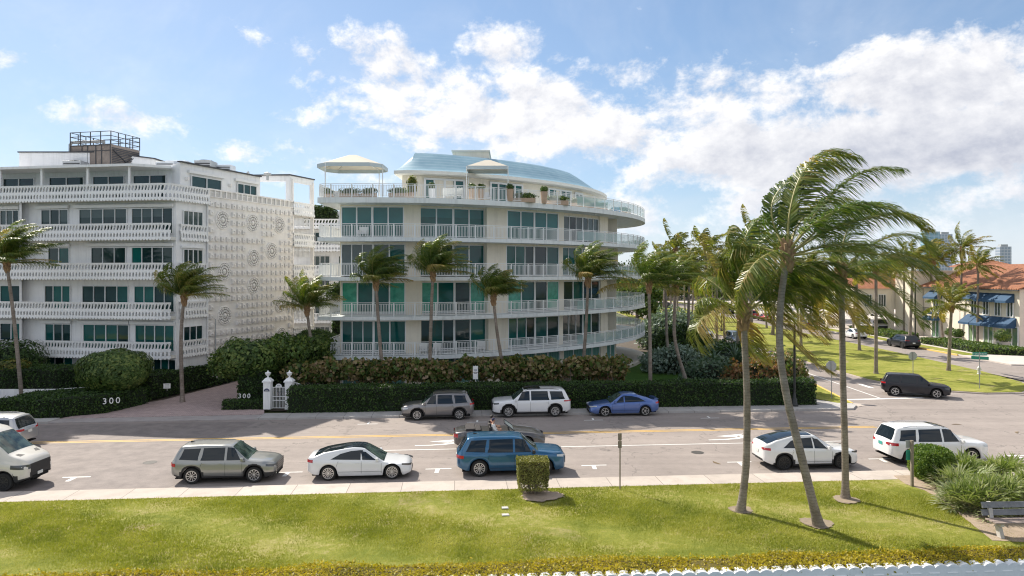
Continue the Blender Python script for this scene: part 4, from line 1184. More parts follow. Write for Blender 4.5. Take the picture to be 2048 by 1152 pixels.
def shrub(name, base, blobs, label, cat='shrub', leaf=.11, n=2500, mat=None, seed=1, group=None, stems=None, p=2.4, lump=.2, core=.72, aspect=.55, bias=0):
    t_ = empty(name, base, 0, label, cat, group); r = np.random.default_rng(seed)
    Ps, Ns = [], []
    tot = sum(b_[3]*b_[4]*b_[5] for b_ in blobs)
    mb = MB()
    for i, (x, y, z, rx, ry, rz) in enumerate(blobs):
        P, d = blob_pts(r, int(n*(rx*ry*rz/tot)**.8*1.2), (x, y, z), (rx, ry, rz), p, .4, lump, seed+i, .02); Ps.append(P); Ns.append(d)
        if core:
            rows = []
            for a in range(9):
                th = -PI/2+PI*a/8; rows.append([(x+rx*core*math.cos(th)*math.cos(f), y+ry*core*math.cos(th)*math.sin(f), max(.0, z+rz*core*math.sin(th))) for f in [2*PI*q/12 for q in range(13)]])
            mb.grid(rows)
    leaves('foliage', np.concatenate(Ps), leaf, mat or F_TOPI, t_, np.concatenate(Ns), seed=seed, aspect=aspect, jitter=1.2, bias=bias)
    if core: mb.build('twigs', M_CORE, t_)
    if stems:
        sm = MB(); 
        for (pts, rr) in stems: sm.tube(pts, rr, 7)
        sm.build('stem', M_BARK, t_, smooth=True)
    return t_

# ---- coconut palms
WIND = np.array([1.0, -.12, -.02])
def frond_path(az, el, L, droop=.55, wind=.5, nseg=14, stiff=.25):
    d = np.array([math.cos(az)*math.cos(el), math.sin(az)*math.cos(el), math.sin(el)]); p = np.zeros(3); pts = [p.copy()]; ds = L/nseg
    for i in range(nseg):
        u = (i+1)/nseg
        k = max(0, u-stiff*.5)*2.0/nseg*1.6
        d = d + WIND*wind*k + np.array([0, 0, -1.0])*droop*k
        d = d/np.linalg.norm(d); p = p+d*ds; pts.append(p.copy())
    return np.array(pts)
def frond_geo(path, r, LL=.75, pairs=46, w=.035, blow=.75, V=None, F=None, Rn=None, tone=0.0, bare=.16):
    """leaflets on both sides of the stalk, streaming down-wind"""
    n = len(path)-1; w = w*(.8+.4*r.random()); LL = LL*(.88+.24*r.random())
    us = np.linspace(bare, .995, pairs); us = np.sort(us[r.random(pairs) > .08]); idx = us*n; i0 = np.minimum(idx.astype(int), n-1); fr = idx-i0
    P = path[i0]*(1-fr[:, None])+path[i0+1]*fr[:, None]
    T = unit(path[np.minimum(i0+1, n)]-path[i0])
    up = np.array([0, 0, 1.0]); S = np.cross(T, up); bad = np.linalg.norm(S, axis=1) < .15; S[bad] = np.array([0, 1.0, 0]); S = unit(S); U = np.cross(S, T)
    out = []
    for sgn in (-1, 1):
        m = len(us)
        l = LL*(np.sin(PI*np.clip(us*.86+.14, 0, 1))**.55)*(.85+.3*r.random(m))
        d0 = unit(S*sgn*.85 + T*.55 + U*(.12+.2*r.random((m, 1))) + r.normal(size=(m, 3))*.09)
        wv = unit(WIND*.8 + np.array([0, 0, -.78]))
        d1 = unit(d0*(1-blow*.6) + wv*blow*.9 + T*.15 + r.normal(size=(m, 3))*.07)
        d2 = unit(d1*.55 + wv*blow*1.0 + np.array([0, 0, -.35]) + r.normal(size=(m, 3))*.08)
        A = P; B = A+d0*(l*.3)[:, None]; C = B+d1*(l*.4)[:, None]; E = C+d2*(l*.38)[:, None]
        side = unit(np.cross(d0, U)+r.normal(size=(m, 3))*.15)*w
        s2 = unit(np.cross(d1, U)+r.normal(size=(m, 3))*.3)*w
        Q = np.stack([A-side*.35, A+side*.35, B-side*.5, B+side*.5, C-s2*.42, C+s2*.42, E-s2*.06, E+s2*.06], 1)
        out.append(Q)
    Q = np.concatenate(out); m = len(Q); base = V[0]
    V[1].append(Q.reshape(-1, 3))
    f = np.array([[0,1,3,2],[2,3,5,4],[4,5,7,6]])
    F.append((np.arange(m)[:, None, None]*8+f[None]).reshape(-1, 4)+base); V[0] += m*8
    rr = np.clip(.12+tone+(.35*r.random() if r.random() < .3 else 0)+.5*r.random(m)+.25*np.tile(us, 2), 0, 1)
    Rn.append(np.repeat(rr, 3))
def stalk_geo(mb, path, r0=.035):
    n = len(path)
    mb.tube([tuple(p) for p in path], [r0*(1-.85*i/(n-1)) for i in range(n)], 5)
def make_crown(parent, seed, nf=20, L=3.6, LL=.8, pairs=46, w=.035, droop=.6, wind=.75, custom=None, mat=None, elmax=80, elmin=-25, blow=.8, dead=2, stalk=.035):
    r = np.random.default_rng(seed); V = [0, []]; F = []; Rn = []; st = MB()
    if custom is None:
        for i in range(nf):
            u = (i+.5)/nf
            az = i*2.39996 + r.normal()*.2; el = R(elmax - (elmax-elmin)*u**.85 + r.normal()*6)
            l = L*(.82+.3*r.random())*(1-.18*(u < .15))
            path = frond_path(az, el, l, droop*(.8+.4*r.random()), wind*(.7+.6*r.random()))
            frond_geo(path, r, LL, pairs, w, blow, V, F, Rn, tone=-.05+.30*u*r.random()+(.35 if i >= nf-dead else 0)); stalk_geo(st, path, stalk)
    else:
        for c in custom:
            pts = [np.array(q, float) for q in c[0]]
            # smooth the control points
            cp = []
            for i in range(len(pts)-1):
                p0 = pts[max(0, i-1)]; p1 = pts[i]; p2 = pts[i+1]; p3 = pts[min(len(pts)-1, i+2)]
                for k in range(6):
                    t_ = k/6; cp.append(.5*(2*p1+(p2-p0)*t_+(2*p0-5*p1+4*p2-p3)*t_*t_+(3*p1-p0-3*p2+p3)*t_**3))
            cp.append(pts[-1]); path = np.array(cp)
            frond_geo(path, r, (c[1] if len(c) > 1 else LL)*1.3, pairs, w, blow, V, F, Rn, tone=c[2] if len(c) > 2 else 0); stalk_geo(st, path, stalk)
    o = np_mesh('crown', np.concatenate(V[1]), np.concatenate(F), mat or F_PALM, parent, np.concatenate(Rn))
    s = st.build('frond_stalks', F_STALK, o, smooth=True)
    return o
def make_trunk(parent, pts, r0, r1, flare=1.35, n=10, boots=True, seed=0):
    """ringed trunk through plan points (local)"""
    r = random.Random(seed)
    P = [Vector(p) for p in pts]; cp = []
    for i in range(len(P)-1):
        p0 = P[max(0, i-1)]; p1 = P[i]; p2 = P[i+1]; p3 = P[min(len(P)-1, i+2)]
        m_ = max(4, int((p2-p1).length/.16))
        for k in range(m_):
            t_ = k/m_; cp.append(.5*(2*p1+(p2-p0)*t_+(2*p0-5*p1+4*p2-p3)*t_*t_+(3*p1-p0-3*p2+p3)*t_**3))
    cp.append(P[-1]); N = len(cp)
    rad = []
    for i in range(N):
        u = i/(N-1); h = cp[i].z
        rad.append((r0+(r1-r0)*u)*(1+(flare-1)*math.exp(-h/.30))*(1+.035*(i % 2)+r.uniform(-.02, .02)))
    mb = MB(); mb.tube(cp, rad, n); o = mb.build('trunk', M_TRUNK, parent, smooth=True, angle=80)
    if boots:
        bt = MB(); c = cp[-1]
        for k in range(26):
            a = k*2.4; z = -.60+.040*k; rr = r1*(1.1+.5*math.sin(PI*k/26))
            p = (c.x+rr*.6*math.cos(a), c.y+rr*.6*math.sin(a), c.z+z); q = (c.x+(rr*1.25+.05)*math.cos(a), c.y+(rr*1.25+.05)*math.sin(a), c.z+z+.26)
            bt.tube([p, q], [.10, .05], 5)
        bt.lathe([(r1*.95, -.6), (r1*1.35, -.25), (r1*1.5, .05), (r1*.9, .3), (0, .4)], 9, tuple(c))
        bt.build('fibre_sheath', M_BOOT, o, smooth=True, angle=50)
    return o
def palm(label, base, crown, r0=.17, r1=.11, bend=None, seed=1, group='coconut palms', nf=20, L=3.4, **k):
    """base and crown are world points; the trunk curves between them"""
    t_ = empty('coconut_palm', base, 0, label, 'palm tree', group)
    c = Vector(crown)-Vector(base)
    mid = bend if bend is not None else (c.x*.45, c.y*.5, c.z*.5)
    make_trunk(t_, [(0,0,-.05), mid, tuple(c)], r0, r1, seed=seed)
    o = make_crown(t_, seed, nf=nf, L=L, **k); o.location = (c.x, c.y, c.z+.1)
    return t_
# -- the three on the lawn
def near_palm(label, bx, by, trunk_px, D, seed, r0, r1, custom, **k):
    b_ = gp(bx, by, .15)
    t_ = empty('coconut_palm', b_, 0, label, 'palm tree', 'tall palms on the lawn')
    pts = [(0, 0, -.05)]
    for (x, y, d) in trunk_px:
        q = dp(x, y, b_[1]+d); pts.append((q[0]-b_[0], q[1]-b_[1], q[2]-b_[2]))
    make_trunk(t_, pts, r0, r1, flare=1.55, n=14, seed=seed)
    c = pts[-1]
    o = make_crown(t_, seed, custom=custom, **k); o.location = (c[0], c[1], c[2]+.15)
    return t_
def fp_(pxs, D, x0, y0):
    """control points given as photo offsets at the palm's own distance, with their own depth"""
    s = D/FPX
    return [((x-x0)*s, yd, (y0-y)*s) for (x, y, yd) in pxs]
Dm = 26.3; cx, cy = 1577, 500
mainf = [
 (fp_([(1577,500,0),(1586,420,.2),(1612,345,.3),(1660,306,.2),(1712,318,0)],Dm,cx,cy), 1.25, .05),
 (fp_([(1577,500,0),(1592,430,.6),(1622,362,1.0),(1672,318,1.2),(1735,330,1.2)],Dm,cx,cy), 1.15, .0),
 (fp_([(1580,500,0),(1618,430,-.5),(1662,375,-.9),(1712,348,-1.1),(1768,348,-1.2)],Dm,cx,cy), 1.1, -.05),
 (fp_([(1580,500,0),(1622,445,1.2),(1680,400,2.0),(1730,385,2.4),(1775,400,2.6)],Dm,cx,cy), 1.0, .0),
 (fp_([(1580,505,0),(1640,462,-.5),(1710,438,-.9),(1775,432,-1.0),(1820,462,-1.0)],Dm,cx,cy), 1.05, .15),
 (fp_([(1580,505,0),(1640,470,.9),(1710,415,1.6),(1770,408,1.8),(1808,420,1.9)],Dm,cx,cy), .95, -.05),
 (fp_([(1580,508,0),(1650,490,.2),(1730,484,.3),(1800,500,.2),(1858,528,.0)],Dm,cx,cy), 1.05, .1),
 (fp_([(1580,508,0),(1645,500,-1.2),(1715,510,-2.0),(1770,530,-2.2),(1815,560,-2.3)],Dm,cx,cy), 1.0, .2),
 (fp_([(1580,512,0),(1625,530,-.4),(1680,572,-.7),(1725,610,-.8),(1770,632,-.8)],Dm,cx,cy), 1.0, .15),
 (fp_([(1580,512,0),(1620,535,.8),(1665,560,1.4),(1720,580,1.7),(1775,590,1.8)],Dm,cx,cy), 1.0, .1),
 (fp_([(1574,506,0),(1535,504,-.4),(1498,525,-.7),(1470,570,-.8),(1466,618,-.7)],Dm,cx,cy), .95, .35),
 (fp_([(1574,506,0),(1530,490,.8),(1495,500,1.3),(1478,540,1.6),(1480,590,1.6)],Dm,cx,cy), .95, .1),
 (fp_([(1576,500,0),(1560,440,.6),(1570,390,1.0),(1610,350,1.2),(1660,345,1.1)],Dm,cx,cy), 1.0, -.05),
 (fp_([(1578,510,0),(1590,550,1.0),(1625,590,1.6),(1665,640,1.8),(1700,680,1.8)],Dm,cx,cy), .95, .2),
 (fp_([(1576,512,0),(1560,560,.7),(1570,610,1.1),(1600,650,1.2),(1640,670,1.2)],Dm,cx,cy), .9, .3),
 (fp_([(1578,500,0),(1600,450,-1.2),(1650,420,-2.2),(1700,430,-2.8),(1745,455,-3.0)],Dm,cx,cy), 1.0, .0),
]
near_palm('tallest palm on the lawn with a strongly leaning trunk and wind-swept crown', 1638, 1052, [(1607,930,0),(1575,800,0),(1560,700,0),(1562,600,0),(1575,512,0)], Dm, 41, .158, .112, mainf, pairs=124, w=.04, blow=.8, stalk=.05)
D2 = 28.2; cx, cy = 1487, 622
f2 = [
 (fp_([(1487,620,0),(1462,580,.2),(1435,540,.3),(1415,500,.4),(1412,470,.5)],D2,cx,cy), .8, .35),
 (fp_([(1487,620,0),(1478,560,-.2),(1462,510,-.3),(1452,480,-.3),(1460,455,-.3)],D2,cx,cy), .8, .1),
 (fp_([(1487,620,0),(1482,560,.3),(1490,500,.5),(1515,450,.6),(1552,425,.6)],D2,cx,cy), 1.15, -.1),
 (fp_([(1487,620,0),(1500,560,1.0),(1530,500,1.6),(1570,470,2.0),(1615,470,2.0)],D2,cx,cy), 1.0, -.1),
 (fp_([(1485,622,0),(1455,612,-.4),(1420,598,-.6),(1395,600,-.6),(1385,625,-.6)],D2,cx,cy), .8, .4),
 (fp_([(1485,625,0),(1440,608,-.6),(1405,620,-1.0),(1378,650,-1.2),(1385,690,-1.2)],D2,cx,cy), .95, .55),
 (fp_([(1489,622,0),(1530,590,-.5),(1575,575,-.8),(1620,585,-1.0),(1655,610,-1.0)],D2,cx,cy), .95, .2),
 (fp_([(1489,626,0),(1530,640,-.5),(1570,680,-.8),(1605,715,-.9),(1640,735,-.9)],D2,cx,cy), .9, .5),
 (fp_([(1489,624,0),(1535,610,.8),(1585,625,1.3),(1635,655,1.5),(1680,690,1.6)],D2,cx,cy), .95, .55),
 (fp_([(1489,620,0),(1530,560,-1.0),(1580,530,-1.6),(1630,535,-2.0),(1670,560,-2.0)],D2,cx,cy), .95, .0),
 (fp_([(1486,622,0),(1470,590,1.0),(1450,565,1.7),(1440,560,2.2),(1430,590,2.6)],D2,cx,cy), .85, .25),
 (fp_([(1487,625,0),(1500,660,.6),(1520,700,1.0),(1550,730,1.2)],D2,cx,cy), .8, .6),
]
near_palm('straight lawn palm with yellowing fronds, left of the leaning palm', 1481, 1022, [(1492,930,0),(1494,800,0),(1490,700,0),(1487,632,0)], D2, 43, .145, .115, f2, pairs=104, w=.038, blow=.75, stalk=.045)
D3 = 29.7; cx, cy = 1682, 545
f3 = [
 (fp_([(1682,545,0),(1690,490,.2),(1715,440,.4),(1755,410,.4),(1800,415,.4)],D3,cx,cy), 1.0, .0),
 (fp_([(1682,545,0),(1720,500,-.4),(1770,475,-.6),(1810,480,-.8),(1842,510,-.8)],D3,cx,cy), 1.0, .0),
 (fp_([(1682,548,0),(1730,530,.6),(1780,525,.9),(1825,545,1.0),(1850,580,1.0)],D3,cx,cy), 1.0, .1),
 (fp_([(1682,548,0),(1720,550,-.5),(1760,575,-.8),(1790,610,-1.0),(1815,650,-1.0)],D3,cx,cy), .95, .1),
 (fp_([(1680,546,0),(1650,520,-.5),(1625,530,-.8),(1605,560,-1.0),(1610,600,-1.0)],D3,cx,cy), .9, .3),
 (fp_([(1680,545,0),(1665,495,.6),(1670,450,1.0),(1700,420,1.2),(1740,420,1.2)],D3,cx,cy), .95, .0),
 (fp_([(1682,550,0),(1695,590,.4),(1720,630,.6),(1745,665,.8)],D3,cx,cy), .85, .45),
 (fp_([(1680,550,0),(1665,585,.6),(1668,620,1.0),(1690,650,1.2)],D3,cx,cy), .8, .45),
 (fp_([(1682,546,0),(1715,510,1.6),(1755,490,2.4),(1790,500,2.8)],D3,cx,cy), .9, .05),
]
near_palm('straight lawn palm nearest the white estate car, crown behind the leaning palm', 1691, 996, [(1690,900,0),(1686,760,0),(1684,640,0),(1682,552,0)], D3, 47, .14, .11, f3, pairs=92, w=.037, blow=.75, stalk=.04)
# -- palms in front of the buildings
def mid_palm(label, bx, cxp, cyp, D, seed, L=2.9, nf=20, bz=.1, bend=None, wind=1.5, droop=.32, group='palms along the hedges', r0=.15, r1=.10, **k):
    X = (bx-1024)*D/FPX; c = dp(cxp, cyp, D)
    bd = None
    if bend is not None:
        q = dp(bend[0], bend[1], D); bd = (q[0]-X, 0, q[2]-bz)
    k.setdefault('pairs', 74); k.setdefault('w', .034); k.setdefault('LL', .85)
    k.setdefault('blow', .75); k['elmin'] = k.get('elmin', 0)*.5+12; k['elmax'] = 90; return palm(label, (X, D, bz), c, r0, r1, bd, seed, group, nf+10, L*1.04, wind=wind, droop=droop, **k)
mid_palm('palm in front of the white block at the left edge of the picture', 45, 14, 530, 50, 3, 3.6, 24, bend=(28, 640), LL=.85)
mid_palm('palm between the round topiary tree and the driveway of the white block', 365, 368, 596, 51, 5, 3.3, 22, bend=(362, 680), elmin=5, LL=.85)
mid_palm('short palm with yellow crown in the gap between the two big blocks', 645, 614, 618, 53.5, 7, 2.9, 20, bend=(622, 680), wind=.8, group='palms along the hedges')
mid_palm('slim palm at the left end of the curved block, second balcony high', 770, 752, 566, 51.2, 9, 3.0, 20, bend=(758, 660), elmin=0)
mid_palm('tall palm in front of the second glazed bay of the curved block', 858, 866, 548, 51.5, 11, 3.1, 20, bend=(862, 640), elmin=-5)
mid_palm('slanting palm with a compact dark crown before the middle of the curved block', 1017, 987, 596, 52, 13, 2.6, 20, bend=(995, 670), elmin=20)
mid_palm('palm before the right half of the curved block, straight pale trunk', 1162, 1176, 560, 53, 15, 3.2, 20, bend=(1172, 650), elmin=0)
mid_palm('palm at the corner of the garden lawn just right of the curved block', 1301, 1298, 572, 51.5, 17, 3.6, 22, bend=(1300, 680), elmin=-20, LL=.85)
mid_palm('leaning palm rising from the shrubs on the corner lot', 1382, 1352, 575, 54, 19, 3.2, 20, bend=(1350, 680), elmin=-15)
mid_palm('palm in the shrubs directly behind the leaning corner-lot palm', 1345, 1332, 560, 66, 21, 3.2, 18, bend=(1334, 680), elmin=-15)
# -- median and avenue palms, set out in rows up the street
AV = []
def av_palm(label, bx, by, h, seed, lean=0, L=3.0, nf=17, group='palms on the grass median', **k):
    b_ = gp(bx, by, .14); k.setdefault('pairs', 40); k.setdefault('w', .075); k.setdefault('LL', .75)
    return palm(label, b_, (b_[0]+lean, b_[1], b_[2]+h), .17, .12, None, seed, group, nf, L, mat=F_PALMD, wind=.6, droop=.55, **k)
av_palm('short bushy palm on the median beside the street name sign', 1897, 741, 6.1, 61, .3, 3.2, 20)
av_palm('thick-trunked palm on the median left of the round sign back', 1752, 747, 9.3, 62, 0, 3.0)
av_palm('slim palm on the median behind the thick-trunked one', 1719, 700, 9.0, 63, -.4, 3.0)
av_palm('tall palm behind the lamp post on the median', 1602, 692, 9.5, 64, .0, 3.2)
# fan palms and tall coconuts before the shops
av_palm('tallest palm before the red-roofed shops, second from the right edge', 1921, 682, 12.4, 65, .2, 3.8, 22, 'palms before the red-roofed shops')
av_palm('palm with a low spreading crown before the blue shop awnings', 1955, 690, 10.2, 66, .1, 3.6, 22, 'palms before the red-roofed shops')
av_palm('tall leaning palm before the white arcade of the shops', 1886, 680, 11.0, 67, -1.2, 3.4, 20, 'palms before the red-roofed shops')
av_palm('slim palm before the porch arch of the shops', 1808, 668, 10.6, 68, 0, 3.2, 18, 'palms before the red-roofed shops')
av_palm('slender palm left of the porch of the shops', 1778, 664, 10.0, 69, .3, 3.0, 18, 'palms before the red-roofed shops')
rowlab = ['nearest', 'second', 'third', 'fourth', 'fifth', 'sixth', 'seventh', 'eighth']
pr = empty('coconut_palm', (33.2, 100, .14), 0, 'nearest palm of the receding left row on the median', 'palm tree', 'median palms, left row')
make_trunk(pr, [(0,0,-.05),(.2,0,4.2),(.35,0,8.6)], .17, .12, seed=70); o = make_crown(pr, 70, nf=17, L=3.1, pairs=36, w=.08, LL=.8, mat=F_PALMD, wind=.9, droop=.5); o.location = (.35, 0, 8.75)
pq = empty('coconut_palm', (42.6, 104, .14), 0, 'nearest palm of the receding right row on the median', 'palm tree', 'median palms, right row')
make_trunk(pq, [(0,0,-.05),(-.2,0,4.6),(-.1,0,9.6)], .17, .12, seed=71); o = make_crown(pq, 73, nf=17, L=3.2, pairs=36, w=.08, LL=.8, mat=F_PALMD, wind=.9, droop=.6); o.location = (-.1, 0, 9.75)
for i in range(1, 8):
    c = copy_tree(pr); c.location = (33.0+random.uniform(-.6,.6), 100+13.5*i, .14); c.rotation_euler.z = random.uniform(-.35,.35); s = random.uniform(.85, 1.15); c.scale = (s, s, s); c['label'] = rowlab[i]+' palm up the receding left row on the median'
    c = copy_tree(pq); c.location = (42.8+random.uniform(-.6,.6), 104+14*i, .14); c.rotation_euler.z = random.uniform(-.35,.35); s = random.uniform(.85, 1.15); c.scale = (s, s, s); c['label'] = rowlab[i]+' palm up the receding right row on the median'
wl_ = [(25.6, 84), (25.8, 97), (25.4, 111), (25.7, 126), (25.5, 142), (25.7, 160)]
for i, (x, y) in enumerate(wl_):
    c = copy_tree(pr if i % 2 else pq); c.location = (x, y, .12); c.rotation_euler.z = random.uniform(-.4,.4); c['group'] = 'palms on the near-side verge'; s = random.uniform(.85, 1.1); c.scale = (s, s, s)
    c['label'] = rowlab[i]+' palm along the verge beyond the corner shrubs'
for i in range(6):
    c = copy_tree(pq if i % 2 else pr); c.location = (52.6, 108+15*i, .14); c.rotation_euler.z = random.uniform(-.4,.4); c['group'] = 'palms on the far-side verge'; s = random.uniform(.9, 1.2); c.scale = (s, s, s)
    c['label'] = rowlab[i]+' palm along the far pavement beyond the porch'
for i, (px, D, top, lb) in enumerate([(1410, 92, 446, 'tallest palm crown rising right of the curved block'), (1356, 84, 470, 'bushy palm just right of the curved block, behind the corner palm'), (1328, 98, 478, 'palm beside the end balconies, farther back'), (1440, 78, 505, 'palm with its trunk behind the corner-lot shrubs'), (1478, 70, 470, 'palm between the corner lot and the side street'), (1508, 88, 445, 'tall palm behind the yellowing lawn palm'), (1548, 105, 450, 'palm seen just left of the leaning trunk, up the street'), (1385, 72, 500, 'low-crowned palm over the corner shrubs'), (1822, 95, 470, 'tall palm left of the skyline towers'), (1868, 104, 482, 'palm below the skyline towers'), (1800, 120, 500, 'far palm behind the porch roof')]):
    c = copy_tree(pq if i % 2 else pr); X = (px-1024)*D/FPX; s = (dp(0, top, D)[2])/11.3
    c.location = (X-.2, D, .05); c.rotation_euler.z = random.uniform(-.5, .5); c.scale = (s*.95, s*.95, s); c['group'] = 'tall palms up the street'; c['label'] = lb
# ---- hedges
line_hedge('hedge', -15.0, 21.6, 47.95, 49.6, .05, 1.75, 'long dark clipped hedge running behind the three parked cars to the street corner', n=24, dens=150, leaf=.075, wob=.08, seed=5)
# lit ends: same hedge, nothing painted
line_hedge('hedge', -44, -30.0, 47.6, 49.2, .05, 1.15, 'low clipped hedge along the pavement at the left edge', n=6, dens=120, leaf=.08, wob=.06, seed=6)
hedge_box('hedge', [(-30.0, 45.2), (-27.2, 46.9), (-26.2, 50.4), (-28.4, 50.6), (-33.0, 48.6), (-33.0, 45.0)], .05, 1.3, 'clipped hedge block carrying the white number at the driveway entrance on the left', dens=150, leaf=.075, wob=.07, seed=7)
hedge_box('hedge', [(-44, 50.1), (-33, 50.4), (-30.5, 51.6), (-30.5, 53.2), (-44, 53.0)], .5, 2.5, 'taller hedge on the white retaining wall at the left edge', dens=120, leaf=.08, wob=.08, seed=8)
wm = MB(); wm.prism([(-44, 49.75), (-32.6, 50.05), (-29.9, 51.45), (-30.0, 51.6), (-32.7, 50.25), (-44, 49.95)], 0, 1.15); tag(wm.build('garden_wall', M_STUCCO), 'low white retaining wall under the left-hand hedge', 'wall')
hedge_box('hedge', [(-28.6, 51.4), (-26.6, 51.6), (-25.1, 57.0), (-23.4, 62.5), (-24.9, 62.9), (-27.2, 56.6)], .1, 1.9, 'clipped hedge up the left side of the driveway below the patterned wall', dens=120, leaf=.08, wob=.08, seed=9)
hedge_box('hedge', [(-19.9, 48.0), (-17.1, 48.2), (-17.1, 49.2), (-20.0, 49.0)], .08, .62, 'small low hedge at the foot of the numbered gate shrub', dens=170, leaf=.07, wob=.05, seed=10)
hedge_box('hedge', [(-19.4, 49.5), (-17.2, 49.6), (-17.2, 51.2), (-19.4, 51.0)], .1, 2.6, 'square clipped shrub with the white number beside the pedestrian gate', dens=150, leaf=.08, wob=.08, seed=11)
hedge_box('hedge', [(-18.6, 55), (-15.9, 55), (-15.7, 64), (-19.0, 70), (-20.6, 70)], .1, 3.7, 'tall dark hedge on the right side of the driveway below the balconies', dens=90, leaf=.10, wob=.18, seed=12)
hedge_box('hedge', [(-18.5, 72), (-12, 72), (-12, 76), (-19, 76)], .1, 5.4, 'far dark hedge in the gap between the two big blocks', dens=50, leaf=.12, wob=.2, seed=13)
shrub('sculpted_shrub', (-19.2, 50.8, 0), [(0,0,3.3,2.3,1.9,1.35),(1.9,1.2,3.5,2.2,2.0,1.2),(-1.3,-.2,2.9,1.3,1.2,1.0),(3.4,3.5,3.4,2.0,2.5,1.2)], 'big billowing dark green shrub behind the pedestrian gate', leaf=.13, n=11000, mat=F_TOPI, seed=14, lump=.24)
shrub('topiary_tree', (-28.15, 49.6, 0), [(0,0,2.55,2.35,1.9,1.42)], 'rounded topiary tree over the numbered hedge on the left', 'tree', leaf=.115, n=12000, mat=F_TOPI, seed=15, p=2.7, lump=.09,
      stems=[([(.2,0,0),(.1,0,1.0),(-.4,0,2.0)], [.12,.09,.05]), ([(.5,.1,0),(.7,0,1.1),(1.3,.2,2.2)], [.11,.08,.05]), ([(0,.2,0),(-.1,.3,1.2),(.3,.6,2.4)], [.1,.08,.05])])
shrub('clipped_shrub', (-38.6, 54.0, .1), [(0,0,2.2,2.6,1.4,2.0),(-3.5,.3,2.2,2.2,1.4,2.0)], 'tall clipped green shrub by the left-edge palm', leaf=.11, n=7000, mat=F_HEDGE, seed=16, p=3.5, lump=.08)
shrub('garden_shrub', (-36.6, 51.4, .5), [(0,0,1.9,1.2,.8,.75),(-1.6,0,1.8,1.0,.8,.65)], 'pale yellow-green loose bush on the hedge at the left', leaf=.1, n=2200, mat=F_PALMD, seed=17)
# sea-grape row: a chain of rounded bushes on bare crooked stems
def grape_row(x0, x1, n, yc, h, label, seed, mat, rx=1.3, group=None):
    t_ = empty('sea_grape_hedge', ((x0+x1)/2, yc, .05), 0, label, 'hedge', group); r = np.random.default_rng(seed)
    Ps, Ns = [], []; sm = MB(); cm = MB(); xc = (x0+x1)/2
    for i in range(n):
        x = x0-xc+(x1-x0)*(i+.5)/n + r.normal()*.2; hh = h*(.94+.1*r.random()); y = r.normal()*.15 + SL*(x)
        P, d = blob_pts(r, int(620*rx), (x, y, hh-.78), (rx, .85, .82), 2.4, .75, .28, seed+i, .45); Ps.append(P); Ns.append(d)
        for k in range(4):
            bx = x+r.normal()*.35; pts = [(bx, y+r.normal()*.2, 0)]
            for q in range(4): pts.append((pts[-1][0]+r.normal()*.16, pts[-1][1]+r.normal()*.12, hh*(.2+.2*q)))
            sm.tube(pts, [.045,.04,.03,.025,.015], 5)
        rows = []
        for a in range(7):
            th = -PI/2+PI*a/6; rows.append([(x+rx*.62*math.cos(th)*math.cos(f), y+.42*math.cos(th)*math.sin(f), hh-.72+.42*math.sin(th)) for f in [2*PI*q/10 for q in range(11)]])
        cm.grid(rows)
    leaves('foliage', np.concatenate(Ps), .15, mat, t_, np.concatenate(Ns), seed=seed, aspect=.85, jitter=1.3)
    sm.build('stem', M_BARK, t_); cm.build('twigs', M_CORE, t_)
grape_row(-15.8, -4.8, 9, 50.9, 3.05, 'sunlit bronze and green sea grape hedge near the gate', 21, F_GRAPE)
grape_row(-5.2, 7.9, 10, 51.6, 3.15, 'green sea grape hedge with bare crooked stems below the curved block', 22, F_GRAPE)
shrub('red_shrub', (7.1, 52.6, 0), [(0,0,1.5,1.2,1.0,1.3),(-1.3,0,1.5,1.0,.9,1.2)], 'reddish bronze bush closing the right end of the sea grape hedge', leaf=.14, n=3200, mat=F_RED, seed=23, aspect=.8)
# low planting and corner shrubs
line_hedge('low_hedge', 8.6, 17.2, 50.0, 51.6, .05, .75, 'low dark ground hedge along the garden lawn behind the long hedge', n=4, dens=120, leaf=.08, wob=.1, mat=F_TOPI, seed=24)
for i, (x, y, z, rx, ry, rz, mt, lb, sd, lf) in enumerate([
    (18.6, 53.4, 1.3, 2.2, 1.4, 1.5, F_RED, 'reddish broad-leaved bush on the corner lot behind the second lawn palm', 31, .15),
    (21.2, 54.6, 1.5, 1.6, 1.6, 1.75, F_GRAPE, 'yellow-green and red bush nearest the street corner', 32, .15),
    (15.6, 55.5, 1.2, 1.8, 1.4, 1.4, F_AGAV, 'dark green bush at the right edge of the garden lawn', 33, .13),
    (19.4, 62.0, 1.6, 2.2, 2.2, 1.8, F_HEDGE, 'dark bush between the corner shrubs and the street', 34, .13),
    (15.2, 66.0, 1.2, 2.4, 1.8, 1.4, F_SILV, 'silvery blue bush beyond the garden lawn', 35, .13),
    (17.6, 73.0, 1.9, 2.6, 2.2, 2.0, F_HEDGE, 'dark round bush below the end balcony', 36, .14),
    (20.8, 70.0, 1.1, 2.0, 2.0, 1.3, F_SILV, 'pale grey-green bush near the side street', 37, .13),
    (19.5, 86.0, 2.2, 3.2, 3.0, 2.6, F_SILV, 'large pale bush behind the end of the curved block', 38, .17),
    (22.4, 82.0, .9, 2.4, 4.0, 1.0, F_HEDGE, 'low dark hedge mound beside the side street', 39, .12)]):
    shrub('garden_shrub', (x, y, 0), [(0,0,z,rx,ry,rz),(rx*.6,ry*.3,z*.8,rx*.7,ry*.7,rz*.7),(-rx*.6,.2,z*.85,rx*.65,ry*.7,rz*.7)], lb, leaf=lf, n=int(1500*rx*rz/1.6), mat=mt, seed=sd, aspect=.7, lump=.28)
